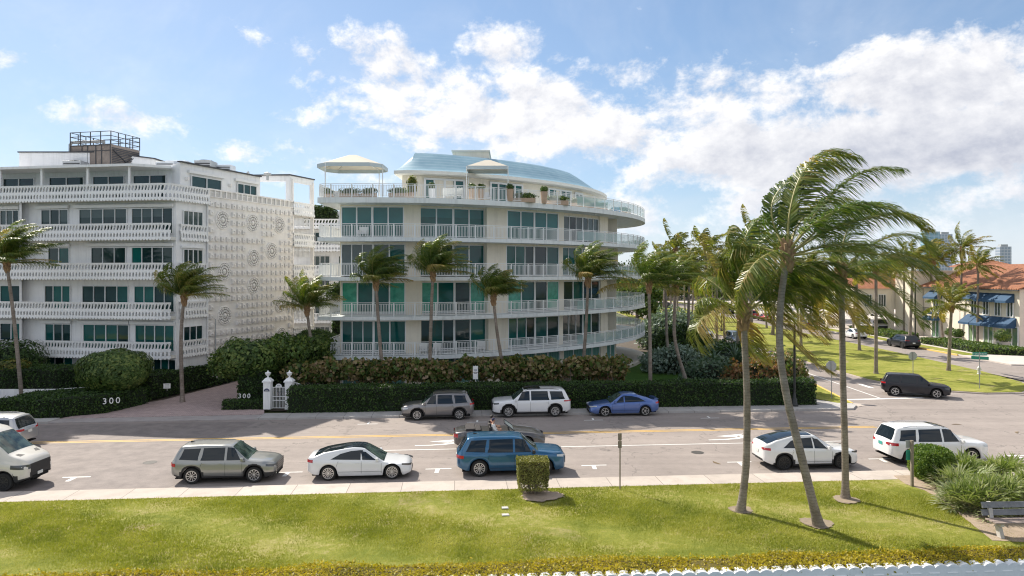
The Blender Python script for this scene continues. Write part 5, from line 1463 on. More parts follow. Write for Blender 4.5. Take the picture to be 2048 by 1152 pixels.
# strap-leaved clumps
def strap_clump(name, base, label, n, L, w, mat, seed, cat='shrub', group=None, spread=1.0, el=(15, 85), heads=1, curl=.9, scale=1.0, stemh=.3, fan=False):
    t_ = empty(name, base, 0, label, cat, group); r = np.random.default_rng(seed); V = []; F = []; Rn = []; k = 0
    for h in range(heads):
        hx, hy = (r.normal(size=2)*spread*.5 if heads > 1 else (0, 0)); hz = stemh*(.6+.8*r.random())
        for i in range(n):
            az = r.random()*2*PI; e = R(el[0]+(el[1]-el[0])*r.random()**.9); l = L*(.7+.5*r.random())
            d = np.array([math.cos(az)*math.cos(e), math.sin(az)*math.cos(e), math.sin(e)])
            if fan:   # fan of stiff segments at the end of a stalk
                c = np.array([hx, hy, hz])+d*l*.45; s = unit(np.cross(d, np.array([0,0,1.0]))+1e-3); u = np.cross(s, d)
                m_ = 11
                for q in range(m_):
                    a = (q/(m_-1)-.5)*2.7; dd = unit(d*math.cos(a)+s*math.sin(a)+u*(.10+.22*r.random())+r.normal(size=3)*.06+WIND*.10)
                    ll = l*.62*(.8+.3*r.random()); sd = unit(np.cross(dd, u))*w
                    mid = c+dd*ll*.55; tip = c+dd*ll*1.0+np.array([0,0,-ll*.16])
                    V += [c-sd*.3, c+sd*.3, mid+sd*.8, mid-sd*.8, tip, tip+sd*.05]
                    F += [(k,k+1,k+2,k+3), (k+3,k+2,k+5,k+4)]; Rn += [min(1, max(0, .15+.6*r.random()+.35*(e < .7)*r.random()))]*2; k += 6
                continue
            p = np.array([hx, hy, hz]); s = unit(np.cross(d, np.array([0,0,1.0]))+1e-3)*w; pts = [p]
            for q in range(4):
                d = unit(d+np.array([0,0,-1])*curl*.16*(q+.5)+WIND*.04); p = p+d*l/4; pts.append(p)
            ws = (.8, 1, .85, .5, .05)
            for q in range(5): V += [pts[q]-s*ws[q], pts[q]+s*ws[q]]
            F += [(k+2*q, k+2*q+1, k+2*q+3, k+2*q+2) for q in range(4)]; Rn += [r.random()]*4; k += 10
    np_mesh('leaves', np.array(V), np.array(F), mat, t_, np.array(Rn))
    sm = MB(); sm.tube([(0,0,-.02),(0,0,stemh)], [.12,.08], 6); sm.build('stem', M_BARK, t_)
    return t_
for i, (x, y, lb) in enumerate([(16.8,58.2,'leftmost large strap-leaved plant in the corner-lot bed'),(19.0,59.4,'middle large strap-leaved plant in the corner-lot bed'),(21.3,60.2,'right-hand large strap-leaved plant in the corner-lot bed'),(17.6,56.4,'drooping strap-leaved plant at the foot of the leaning corner palm')]):
    strap_clump('strap_leaved_plant', (x, y, .0), lb, 90, 2.3, .075, F_AGAV, 50+i, group='strap-leaved plants on the corner lot', el=(20, 85), stemh=1.2, curl=1.5)
# palmettos by the bench
for i, (px, py, L, n, lb, sz) in enumerate([(1925,1015,1.15,26,'saw palmetto fan clump nearest the round hedge',.6),(1955,1020,1.45,30,'biggest saw palmetto clump behind the left end of the bench',.8),(2010,1010,1.35,28,'saw palmetto clump at the right edge of the picture',.7),(1938,975,1.35,26,'silvery palmetto clump in front of the white estate car',.9),(1990,962,1.3,24,'palmetto clump farthest from the bench',.8),(2070,1000,1.3,22,'palmetto clump cut by the right edge of the picture',.7)]):
    b_ = gp(px, py, .15)
    strap_clump('saw_palmetto', b_, lb, int(n*.62), L*.92, .036, F_SAW, 60+i, group='saw palmettos by the bench', fan=True, heads=7, spread=sz*1.3, el=(-8, 88), stemh=.10)
# foreground clipped things
b_ = gp(1065, 985, .15)
def block_bush():
    x, y, z = b_
    t_ = empty('clipped_bush', (x, y, z), R(4), 'square clipped golden-green bush standing alone on the lawn before the blue car', 'bush')
    r = np.random.default_rng(77); n = 9000
    P = r.random((n, 3))*2-1
    ax = r.integers(0, 3, n); s = np.where(r.random(n) < .5, -1, 1)
    P[np.arange(n), ax] = s*(1-.12*r.random(n)**2)
    N = np.zeros((n, 3)); N[np.arange(n), ax] = s
    P *= 1-.07*np.clip(noise3(P*2, 2.5, 4), -1, 1)[:, None]*.5
    w = .60+.06*(P[:, 2]+1)/2
    P = np.c_[P[:, 0]*w, P[:, 1]*.50, .82+P[:, 2]*.62]
    keep = (P[:, 2] > .5) | (r.random(n) < .35)
    leaves('foliage', P[keep], .038, foliage('golden_leaves', [(0,(.10,.11,.03)),(.5,(.24,.24,.07)),(1,(.45,.42,.16))], .5, .2, 2.0), t_, N[keep], seed=8, aspect=.7)
    mb = MB(); mb.box(-.55, -.43, .54, .55, .43, 1.36); mb.build('twigs', plain('twig_brown', (.10,.075,.04), 1, .4, 8), t_)
    sm = MB(); q = random.Random(3)
    for k in range(16):
        a, c = q.uniform(-.4,.4), q.uniform(-.32,.32); sm.tube([(a*.6,c*.6,-.05),(a*.9,c,.35),(a*1.1,c*1.1,.75)], [.03,.022,.015], 5)
    sm.build('stem', M_BARK, t_)
block_bush()
shrub('round_hedge', gp(1872, 958, .15), [(-.1,.2,.72,.88,.8,.74),(-.45,-.2,.66,.62,.6,.68)], 'rounded bright green bush beside the wooden sign post and white car', 'bush', leaf=.05, n=13000, mat=foliage('bright_leaves', [(0,(.05,.11,.015)),(.5,(.12,.20,.03)),(1,(.26,.33,.07))], .45, .3), seed=81, p=3.0, lump=.06)
# yellow ground hedge along the sea wall
def yline(x): return 21.22+.068*x
xs = [XL*.42+i*2.0 for i in range(34)]
xs = [x for x in xs if x < 40]
hb = hedge_box('low_hedge', [(x, yline(x)-.15) for x in xs]+[(x, yline(x)+.85+.12*math.sin(x*.9)) for x in reversed(xs)], .1, .42, 'low golden-yellow hedge along the white scalloped sea wall', dens=520, leaf=.04, wob=.09, mat=F_YEL, seed=83, core=plain('yellow_core', (.10,.08,.01), 1, .3, 8))
# ---- turf blades give the lawn its nap
def blades(name, n, fx, h, seed, label):
    r = np.random.default_rng(seed); X, Y = fx(r, n); m_ = len(X)
    z = .125 + .02
    az = r.random(m_)*2*PI; L = h*(.6+.8*r.random(m_))
    P = np.c_[X, Y, np.full(m_, z-.03)]
    patch = noise3(P*np.array([1,1,0]), .55, 5)
    L = L*(1-.35*np.clip(patch, -.2, 1)); w = .011+.006*r.random(m_)
    s = np.c_[np.cos(az)*w, np.sin(az)*w, np.zeros(m_)]
    d = np.c_[np.cos(az+1.57)*.6*L+.2*L, np.sin(az+1.57)*.6*L, L]
    V = np.stack([P-s, P+s, P+d], 1).reshape(-1, 3); F = np.arange(m_*3).reshape(-1, 3)
    rnd = np.clip(.30+.30*patch+.4*(r.random(m_)-.3), 0, 1)
    o = np_mesh(name, V, F, F_GRASS, None, rnd); tag(o, label, 'grass', None, 'stuff')
def fx_lawn(r, n):
    X = -22+44*r.random(n); v = r.random(n)
    ya = 21.9+.068*X; yb = 30.28+SL*X; Y = ya+(yb-ya)*v
    # keep off the sandy bed
    k = ~((X > 16.2) & (Y < 31.8) & (X > 16.6+ (31.4-Y)*.62))
    for (px, py, rr) in ((1634,1046,.7),(1482,1019,.55),(1692,999,.58),(1080,992,.95)):
        c = gp(px, py, .15); k &= ((X-c[0])**2+(Y-c[1])**2) > rr*rr*(.7+.5*r.random(n))
    return X[k], Y[k]
blades('grass', 330000, fx_lawn, .055, 90, 'sunlit mown lawn grass in the foreground')
# ---- dark trees and woods far up the street
def tree(x, y, h, r_, label, seed, mat=F_DARK, n=5200, leaf=.3, group='trees beyond the street'):
    t_ = empty('broadleaf_tree', (x, y, 0), 0, label, 'tree', group); r = np.random.default_rng(seed)
    Ps, Ns = [], []; tm = MB(); tm.tube([(0,0,0),(.1,0,h*.3),(0,.1,h*.55)], [.35,.28,.16], 8)
    cm = MB()
    for i in range(9):
        a = r.random()*2*PI; q = r_*(.2+.6*r.random()); z = h*(.42+.45*r.random()); rr = r_*(.38+.2*r.random())
        c = (q*math.cos(a), q*math.sin(a), z); tm.tube([(0,.1,h*.4), (c[0]*.6, c[1]*.6, (h*.45+z)/2), c], [.14,.09,.04], 5)
        P, d = blob_pts(r, n//9, c, (rr, rr, rr*.75), 2.0, .6, .35, seed+i); Ps.append(P); Ns.append(d)
    leaves('crown', np.concatenate(Ps), leaf, mat, t_, np.concatenate(Ns), seed=seed, aspect=.6, jitter=1.5)
    tm.build('trunk', M_BARK, t_)
tree(60, 122, 9.5, 5.5, 'dark leafy tree left of the shop porch', 101, F_DARK)
tree(56.5, 136, 10.5, 6, 'big dark leafy tree up the far side of the street', 102)
tree(58, 158, 11, 7, 'dark tree behind the big dark tree up the street', 103)
tree(62, 185, 12, 8, 'far tree closing the right side of the street', 104)
tree(47, 215, 12, 9, 'far tree at the end of the grass median', 105)
tree(30, 205, 12, 9, 'far tree at the left end of the street', 106)
tree(17, 150, 10, 7, 'tree behind the near verge palms, left of the street', 107, F_TOPI)
tree(21, 118, 7.5, 4.5, 'pale green tree behind the near verge palms', 108, F_TOPI)
tree(66, 140, 9, 6, 'tree behind the red roof of the shops', 109)
tree(86, 160, 9, 8, 'tree on the skyline at the right of the shops', 110)
tree(-19, 82, 9.0, 2.6, 'small dark tree in the gap between the two big blocks', 111, F_DARK, 3000, .2)
for i, px in enumerate((618, 630, 643, 655, 664)):
    q = dp(px, 0, 95); shrub('rooftop_shrub', (q[0], 95, 15.7), [(0,0,1.3,.75,.7,1.5)], rowlab[i]+' bush from the left on the roof terrace of the far wing', leaf=.16, n=500, mat=F_DARK, seed=120+i, group='rooftop bushes on the far wing')
# a belt of woodland that reads as one mass at the horizon
r = np.random.default_rng(5)
def belt(name, x0, x1, y0, y1, h, n, seed, label):
    r = np.random.default_rng(seed); m_ = n
    X = x0+(x1-x0)*r.random(m_); Y = y0+(y1-y0)*r.random(m_)
    H = h*(.75+.25*noise3(np.c_[X, Y*.2, Y*0], .06, seed)); Z = H*(1-r.random(m_)**2*.8)
    o = leaves(name, np.c_[X, Y, Z], 1.15, F_DARK, None, None, seed=seed, aspect=.7); tag(o, label, 'woodland', None, 'stuff')
belt('woodland', -60, 320, 235, 290, 9.5, 42000, 9, 'distant belt of trees along the horizon')
# ------------------------------------------------------------------ vehicles
def paint(name, col, metal=.0, rough=.28, coat=1.0):
    if name in MATS: return MATS[name]
    m, t, b, out = newmat(name); geo = t.node('ShaderNodeNewGeometry')
    n = t.noise(geo.outputs['Position'], 1.4, 5, .6)
    sep = t.node('ShaderNodeSeparateXYZ'); t.link(geo.outputs['Position'], sep.inputs[0])
    dust = t.math('MULTIPLY', t.maprange(sep.outputs[2], .25, .75, .5, 0), t.maprange(n, .35, .65))
    t.link(t.mix(dust, tuple(col), tuple(q*.6+.10 for q in col)), b.inputs['Base Color'])
    setp(b, rough=rough, metal=metal, coat=coat, coatr=.04); return MATS.setdefault(name, m)
P_WHITE = paint('paint_white', (.80,.80,.80)); P_WHITE2 = paint('paint_pearl_white', (.74,.75,.76))
P_CHAMP = paint('paint_warm_grey', (.30,.305,.295), .5, .28); P_GREY = paint('paint_grey', (.235,.225,.225), .5, .28)
P_BLUE = paint('paint_deep_blue', (.018,.115,.235), .45, .28); P_SKYB = paint('paint_bright_blue', (.085,.16,.42), .4, .28)
P_BLACK = paint('paint_black', (.005,.005,.012), .0, .3, .2); P_DGREY = paint('paint_dark_grey', (.10,.095,.095), .5, .3)
P_SILV = paint('paint_silver', (.48,.49,.50), .6, .3); P_SAND = paint('paint_sand_white', (.66,.63,.57)); P_RED = paint('paint_red', (.45,.02,.015))
M_GLS = glassy('car_glass', (.012,.02,.028), .03, .32, None, wav=.002)
M_GLT = glassy('car_glass_clear', (.012,.026,.026), .03, .5, (.07,.105,.09), 2.4, wav=.002)
M_TYRE = plain('tyre_rubber', (.018,.018,.018), .85, .2, 6); M_RIM = plain('alloy', (.62,.62,.62), .3, .05, 4, metal=.7); M_RIMB = plain('black_alloy', (.03,.03,.03), .35, .1, 4)
M_WELL = plain('wheel_well', (.006,.006,.006), .95); M_CLAD = plain('black_cladding', (.028,.028,.03), .6, .15, 5)
M_CHR = plain('chrome', (.75,.75,.75), .15, metal=1.0); M_HEAD = plain('headlight_lens', (.55,.58,.60), .12, spec=.9); M_HDARK = plain('headlight_dark', (.06,.065,.07), .12, spec=.9)
M_TAIL = plain('tail_light_red', (.45,.012,.02), .15, spec=.8); M_PLATE = plain('licence_plate', (.70,.71,.68), .5); M_PLATEG = plain('licence_plate_green', (.05,.36,.30), .5)
M_SEAM = plain('panel_gap', (.02,.02,.022), .8)
def lerp_tab(tab, x):
    if x <= tab[0][0]: return tab[0][1]
    for (x0, y0), (x1, y1) in zip(tab, tab[1:]):
        if x <= x1: return y0+(y1-y0)*(x-x0)/(x1-x0)
    return tab[-1][1]
def smooth_tab(tab, x, h=.06):
    return sum(lerp_tab(tab, x+k*h) * w for k, w in ((-1, .25), (0, .5), (1, .25)))
class Car:
    """x runs from the rear (0) to the nose (L); the body is one lofted surface"""
    def __init__(s, sp): s.sp = sp; s.L = sp['L']; s.W = sp['W']/2
    def w(s, x):
        L = s.L; u = min(x, L-x); k = s.sp.get('nose', .5) if x > L/2 else s.sp.get('tailr', .35)
        u = max(0, u); t_ = min(1, u/k); base = s.W*(1-.24*(1-t_)**2.2)
        if u < .10: base -= .11*(1-u/.10)**2*s.W
        return base
    def ztop(s, x): return smooth_tab(s.sp['top'], x, .035)
    def zbelt(s, x): return min(smooth_tab(s.sp['belt'], x), s.ztop(x)-.01)
    def zlow(s, x):
        sp = s.sp; z = lerp_tab(sp['low'], x)
        for xw in sp['wheels']:
            r = sp['R']*sp.get('arch', 1.16)
            if abs(x-xw) < r: z = max(z, sp['R'] + math.sqrt(r*r-(x-xw)**2)*.98)
        return z
    def section(s, x):
        W = s.w(x); zt = s.ztop(x); zb = s.zbelt(x); zl = s.zlow(x); sp = s.sp
        gh = max(0.0, min(1.0, (zt-zb-.10)/.42)); roofw = sp.get('roofw', .70)
        wt = W*(.90*(1-gh)+roofw*gh); wb = W*.945
        zs = lambda u: zl+(zb-.06-zl)*u
        sc_ = [(W*.955, zl), (W*.985, max(zl+.01, zl+(zb-zl)*.12)), (W, zs(.40)), (W*.995, zs(.62)), (W*.985, zs(.80)), (W*.975, zb-.075+0), (W*.955, zb-.02), (wb-.012, zb)]
        # keep the arch edge tidy
        sc_ = [(a, max(b_, zl+.004*i)) for i, (a, b_) in enumerate(sc_)]
        for u in (.25, .5, .75, 1.0):
            zz = zb+(zt-.055-zb)*u; ww = (wb-.012)+(wt-(wb-.012))*(u**(1.25))
            sc_.append((ww, max(zz, zb+.002*u)))
        sc_ += [(wt*.955, zt-.030), (wt*.86, zt-.010), (wt*.6, zt+.002), (wt*.3, zt+.012), (0, zt+.015)]
        return sc_
    def side_y(s, x, z):
        sec = s.section(x)[7:12]
        for (a, za), (b_, zb) in zip(sec, sec[1:]):
            if z <= zb: return a+(b_-a)*max(0, (z-za))/max(1e-4, zb-za)
        return sec[-1][0]
    def low_y(s, x, z):
        sec = s.section(x)[:8]
        for (a, za), (b_, zb) in zip(sec, sec[1:]):
            if z <= zb: return a+(b_-a)*max(0, (z-za))/max(1e-4, zb-za)
        return sec[-1][0]
def build_car(sp, loc, rz, label, cat='car', group=None, name='car', detail=True, side=(1, -1)):
    """sp: see the tables below. local x forward after centring"""
    c = Car(sp); L = sp['L']; R_ = sp['R']
    T = empty(name, loc, rz, label, cat, group)
    Mx = Matrix.Translation((-L/2, 0, 0))
    pm_ = sp['paint']; clad = sp.get('clad', False)
    xs = sorted(set([0, .02, .05, .10, .16] + [L-q for q in (0, .02, .05, .10, .16)] + [.22+i*(L-.44)/(52 if detail else 26) for i in range((53 if detail else 27))]
        + [xw+R_*sp.get('arch', 1.16)*math.cos(a*PI/12)*.999 for xw in sp['wheels'] for a in range(13)]))
    secs = [c.section(x) for x in xs]
    b = MB(Mx)
    for sg in (1, -1):
        rows = [[(x, sg*y, z) for (y, z) in sec] for x, sec in zip(xs, secs)]
        n = len(rows[0])
        vs = [p for r_ in rows for p in r_]; fs = []; ms = []
        for i in range(len(rows)-1):
            for j in range(n-1):
                q = (i*n+j, i*n+j+1, (i+1)*n+j+1, (i+1)*n+j)
                if sg > 0: q = q[::-1]
                zmid = (rows[i][j][2]+rows[i][j+1][2])/2; xm = (xs[i]+xs[i+1])/2
                low = False
                if clad:
                    if zmid < clad and j < 4: low = True
                    for xw in sp['wheels']:
                        d = math.hypot(xm-xw, zmid-R_)
                        if d < R_*1.16+.085 and j < 5: low = True
                mi = 1 if low else 0
                if sp.get('roofmat') is not None and j >= 12 and zmid > sp.get('roofz', 1.0): mi = 2
                b.add([vs[k] for k in q], [(0,1,2,3)], mi)
        # closed ends
        for i, fl in ((0, sg > 0), (len(rows)-1, sg < 0)):
            ring = rows[i]; cz = [(ring[0][0], 0, p[2]) for p in ring]
            for j in range(n-1):
                q = [ring[j], ring[j+1], cz[j+1], cz[j]]
                b.add(q if fl else q[::-1], [(0,1,2,3)], 1 if (clad and ring[j][2] < clad+.1) else 0)
    mats = [pm_, M_CLAD, sp.get('roofmat') or pm_]
    body = b.build('body', mats, T, smooth=True, angle=50)
    wd = bpy.data.meshes
    # merge the doubled seam so shading is smooth
    import bmesh
    bm = bmesh.new(); bm.from_mesh(body.data); bmesh.ops.remove_doubles(bm, verts=bm.verts, dist=.0008); bmesh.ops.recalc_face_normals(bm, faces=bm.faces); bm.to_mesh(body.data); bm.free()
    # floor and wheel wells
    u = MB(Mx)
    zf = sp.get('floor', .24)
    u.box(.25, -c.W*.90, zf, L-.3, c.W*.90, zf+.05)
    for xw in sp['wheels']:
        r = R_*1.14
        for sg in (1, -1):
            ya, yb = sg*c.W*.60, sg*c.W*.965
            pts = [(xw+r*math.cos(a*PI/10), R_+r*math.sin(a*PI/10)*.99) for a in range(11)]
            for (x0, z0), (x1, z1) in zip(pts, pts[1:]): u.quad((x0,ya,z0),(x1,ya,z1),(x1,yb,z1),(x0,yb,z0))
            u.add([(x, ya, z) for x, z in pts]+[(pts[-1][0], ya, zf),(pts[0][0], ya, zf)], [tuple(range(len(pts)+2))])
    u.build('underbody', M_WELL, T)
    # wheels
    spk = sp.get('spokes', 10)
    for xw in sp['wheels']:
        for sg in (1, -1):
            wy = sg*(c.w(xw)-.13)
            t_ = MB(Matrix.Translation((xw-L/2, wy, R_))@Matrix.Rotation(0 if sg < 0 else PI, 4, 'Z'))
            tw = .11; rr = R_*sp.get('rim', .66)
            t_.lathe([(rr, -tw+.02), (R_-.03, -tw), (R_-.008, -tw+.03), (R_, 0), (R_-.008, tw-.03), (R_-.03, tw), (rr, tw-.02)], 26, axis='y')
            w_ = t_.build('tyre', M_TYRE, None, smooth=True, angle=40)
            r_ = MB(t_.M); rm = M_RIMB if sp.get('blackrim') else M_RIM
            r_.lathe([(rr+.004, tw-.035), (rr+.004, tw-.002), (rr-.02, tw-.002), (rr-.03, tw-.04)], 26, axis='y')
            for k in range(spk):
                a = 2*PI*k/spk; da = .10 if spk > 8 else .17; da2 = da*(.8 if spk > 8 else .55)
                i0, o0 = rr*.18, rr*.97
                off = (.06 if k % 2 else -.06) if sp.get('twin') else 0
                r_.add([(i0*math.cos(a-da*2), -tw+.015, i0*math.sin(a-da*2)), (i0*math.cos(a+da*2), -tw+.015, i0*math.sin(a+da*2)), (o0*math.cos(a+da2+off), -tw+.012, o0*math.sin(a+da2+off)), (o0*math.cos(a-da2+off), -tw+.012, o0*math.sin(a-da2+off))], [(0,1,2,3)])
                r_.add([(i0*math.cos(a-da*2), -tw+.015, i0*math.sin(a-da*2)), (o0*math.cos(a-da2+off), -tw+.012, o0*math.sin(a-da2+off)), (o0*math.cos(a-da2+off), -tw+.06, o0*math.sin(a-da2+off)), (i0*math.cos(a-da*2), -tw+.06, i0*math.sin(a-da*2))], [(0,1,2,3)])
            r_.lathe([(rr*.2, tw-.02), (rr*.16, tw-.003), (0, tw)], 12, axis='y')
            # outer ring facing out
            ring = []
            for k in range(26):
                a = 2*PI*k/26; ring.append(((rr+.006)*math.cos(a), -tw+.008, (rr+.006)*math.sin(a)))
            for k in range(26):
                a = 2*PI*k/26; ring.append((rr*.93*math.cos(a), -tw+.010, rr*.93*math.sin(a)))
            r_.add(ring, [(k, (k+1)%26, 26+(k+1)%26, 26+k) for k in range(26)])
            r_.lathe([(rr*.95, .02), (0, .02)], 20, axis='y', mi=1)
            we = empty('wheel', (0,0,0)); we.parent = T
            w_.parent = we
            r_.build('rim', [rm, M_WELL], we)
    # glass: windscreen and rear window follow the loft
    def overlay(x0, x1, s0, s1, nm, mat, off=.006, n=10):
        g = MB(Mx); rows = []
        for i in range(n+1):
            x = x0+(x1-x0)*i/n; sec = c.section(x); top = sec[11:]
            row = []
            for q in range(-6, 7):
                sx = q/6*(s0+(s1-s0)*i/n); wt = top[0][0]; y = sx*wt
                # height on the top strip at this y
                z = top[0][1]
                for (a, za), (b2, zb) in zip(top, top[1:]):
                    if abs(y) <= a: z = za+(zb-za)*(a-abs(y))/max(1e-5, a-b2)
                row.append((x, y, z))
            rows.append(row)
        sl = math.atan2(rows[-1][6][2]-rows[0][6][2], rows[-1][6][0]-rows[0][6][0])
        dx, dz = -math.sin(sl)*off, math.cos(sl)*off
        if dz < 0 or (abs(dz) < 1e-3): dx, dz = -dx, -dz
        rows = [[(p[0]+dx, p[1], p[2]+dz) for p in r_] for r_ in rows]
        g.grid(rows, flip=True)
        return g.build(nm, mat, T, smooth=True)
    if 'ws' in sp: overlay(sp['ws'][0], sp['ws'][1], .93, .93, 'windscreen', sp.get('wsmat', M_GLT))
    if 'rw' in sp: overlay(sp['rw'][0], sp['rw'][1], .86, .90, 'rear_window', M_GLS)
    if 'sun' in sp: overlay(sp['sun'][0], sp['sun'][1], sp.get('sunw', .62), sp.get('sunw', .62), 'sunroof', M_GLS, .012)
    # side windows: polygons in (x, z) laid on the tumblehome
    for sg in side:
        for poly in sp['win']:
            g = MB(Mx); n = len(poly); cxx = sum(p[0] for p in poly)/n; czz = sum(p[1] for p in poly)/n
            def P_(x, z, o=.007): return (x, sg*(c.side_y(x, z)+o), z)
            # horizontal strips between lower and upper edges
            xs_ = sorted(set([p[0] for p in poly]+[min(p[0] for p in poly)+(max(p[0] for p in poly)-min(p[0] for p in poly))*k/8 for k in range(9)]))
            def span(x):
                zz = []
                for (x0, z0), (x1, z1) in zip(poly, poly[1:]+poly[:1]):
                    if min(x0,x1)-1e-9 <= x <= max(x0,x1)+1e-9:
                        if abs(x1-x0) < 1e-6: zz += [z0, z1]
                        else: zz.append(z0+(z1-z0)*(x-x0)/(x1-x0))
                return min(zz), max(zz)
            rows = []
            for x in xs_:
                a, b2 = span(x); rows.append([P_(x, a+(b2-a)*k/4) for k in range(5)])
            g.grid(rows, flip=(sg > 0))
            g.build('side_window', M_GLS, T, smooth=True)
        if detail:
            # door seams and handles, mirrors
            s_ = MB(Mx)
            for (x, z0, z1, lean) in sp.get('seams', []):
                pts = [(x+lean*k/6, z0+(z1-z0)*k/6) for k in range(7)]
                for (xa, za), (xb, zb) in zip(pts, pts[1:]):
                    s_.add([(xa-.006, sg*(c.low_y(xa, za)+.004), za), (xa+.006, sg*(c.low_y(xa, za)+.004), za), (xb+.006, sg*(c.low_y(xb, zb)+.004), zb), (xb-.006, sg*(c.low_y(xb, zb)+.004), zb)], [(0,1,2,3)])
            if sp.get('seams'):
                zs = sp.get('sillz', .40); xa, xb = sp['wheels'][0]+R_*1.3, sp['wheels'][1]-R_*1.3
                for k in range(8):
                    x0, x1 = xa+(xb-xa)*k/8, xa+(xb-xa)*(k+1)/8
                    s_.add([(x0, sg*(c.low_y(x0, zs)+.004), zs-.006), (x1, sg*(c.low_y(x1, zs)+.004), zs-.006), (x1, sg*(c.low_y(x1, zs)+.004), zs+.006), (x0, sg*(c.low_y(x0, zs)+.004), zs+.006)], [(0,1,2,3)])
                s_.build('door_gap', M_SEAM, T)
            for x in sp.get('handles', []):
                h = MB(Mx); z = c.zbelt(x)-.13; y = sg*(c.low_y(x, z)+.012); h.box(x-.09, y-.012, z-.014, x+.09, y+.012, z+.014); h.build('door_handle', sp.get('handlemat', pm_), T)
            xm = sp.get('mirror')
            if xm:
                h = MB(Mx); z = c.zbelt(xm)+.07; y = sg*(c.side_y(xm, z)+.02)
                v = [(xm-.10, y, z-.07), (xm+.06, y, z-.05), (xm+.05, y+sg*.20, z-.05), (xm-.09, y+sg*.22, z-.07), (xm-.10, y, z+.09), (xm+.02, y, z+.07), (xm+.01, y+sg*.20, z+.07), (xm-.09, y+sg*.22, z+.09)]
                fs = [(0,3,2,1),(4,5,6,7),(0,1,5,4),(1,2,6,5),(2,3,7,6),(3,0,4,7)]
                h.add(v, fs if sg > 0 else [f[::-1] for f in fs]); h.build('side_mirror', sp.get('mirrormat', pm_), T, bevel=.02)
    # lamps: patches lifted off the corners
    def corner(x0, x1, z0, z1, sg, nm, mat, lean=0.0, off=.008):
        g = MB(Mx); rows = []
        for i in range(6):
            x = x0+(x1-x0)*i/5
            zz0 = z0+lean*i/5; zz1 = z1+lean*i/5*.6
            rows.append([(x, sg*(c.low_y(x, zz0+(zz1-zz0)*k/3)+off), zz0+(zz1-zz0)*k/3) for k in range(4)])
        # wrap on to the end
        end = 0 if x1 < x0 else L
        wrap = sp.get('wrap', .35)
        e = end - off if end == 0 else end + off
        last = rows[-1]; y1 = abs(last[0][1])*(1-wrap)
        rows.append([(e, sg*(abs(last[k][1])-.05), last[k][2]) for k in range(4)])
        rows.append([(e, sg*y1, last[k][2]+(.02 if k == 0 else -.02 if k == 3 else 0)) for k in range(4)])
        g.grid(rows, flip=(sg > 0) == (x1 > x0)); return g.build(nm, mat, T, smooth=True)
    zh = sp.get('hl', (.62, .76)); ztl = sp.get('tl', (.82, 1.0))
    for sg in (1, -1):
        corner(L-sp.get('hlen', .42), L-.03, zh[0]+.05, zh[1]+.02, sg, 'headlight', sp.get('hlmat', M_HEAD), -.06)
        corner(sp.get('tlen', .28), .03, ztl[0]+.02, ztl[1], sg, 'tail_light', M_TAIL, 0)
    f = MB(Mx)
    if sp.get('grille'):
        z0, z1, hw = sp['grille']; f.box(L-.02, -hw, z0, L+.018, hw, z1)
        f.build('grille', M_CLAD, T, bevel=.02)
        if sp.get('chrome'):
            k = MB(Mx)
            for q in range(4): k.box(L+.0185, -hw*.95, z0+(z1-z0)*(q+.5)/4-.008, L+.026, hw*.95, z0+(z1-z0)*(q+.5)/4+.008)
            k.build('grille_bars', M_CHR, T)
    k = MB(Mx); z0 = sp.get('intake', (.28, .40)); k.box(L-.05, -c.W*.5, z0[0], L+.008, c.W*.5, z0[1]); k.build('lower_intake', M_WELL, T)
    k = MB(Mx); z = sp.get('platez', .72); k.box(-.02, -.16, z-.07, -.004, .16, z+.08); k.build('licence_plate', sp.get('plate', M_PLATE), T)
    if sp.get('rails'):
        x0, x1 = sp['rails']
        for sg in (1, -1):
            k = MB(Mx); pts = []
            for q in range(7):
                x = x0+(x1-x0)*q/6; sec = c.section(x); pts.append((x, sg*(sec[12][0]-.02), sec[12][1]+(.045 if 0 < q < 6 else .0)))
            k.tube(pts, .018, 6); k.build('roof_rail', sp.get('railmat', M_CLAD), T)
    if sp.get('fin'):
        x = sp['fin']; z = c.ztop(x)+.01; k = MB(Mx); k.add([(x-.12,-.03,z),(x+.12,-.02,z),(x+.12,.02,z),(x-.12,.03,z),(x-.10,0,z+.07)], [(0,4,1),(1,4,2),(2,4,3),(3,4,0)]); k.build('roof_aerial', sp.get('finmat', pm_), T)
    if sp.get('spoiler'):
        x0, x1, z = sp['spoiler']; k = MB(Mx); w = c.W*.66; k.add([(x0,-w,z),(x1,-w,z+.02),(x1,w,z+.02),(x0,w,z),(x0,-w,z-.03),(x1,-w,z-.06),(x1,w,z-.06),(x0,w,z-.03)], [(0,1,2,3),(7,6,5,4),(0,4,5,1),(2,6,7,3),(3,7,4,0)]); k.build('spoiler', pm_, T)
    return T
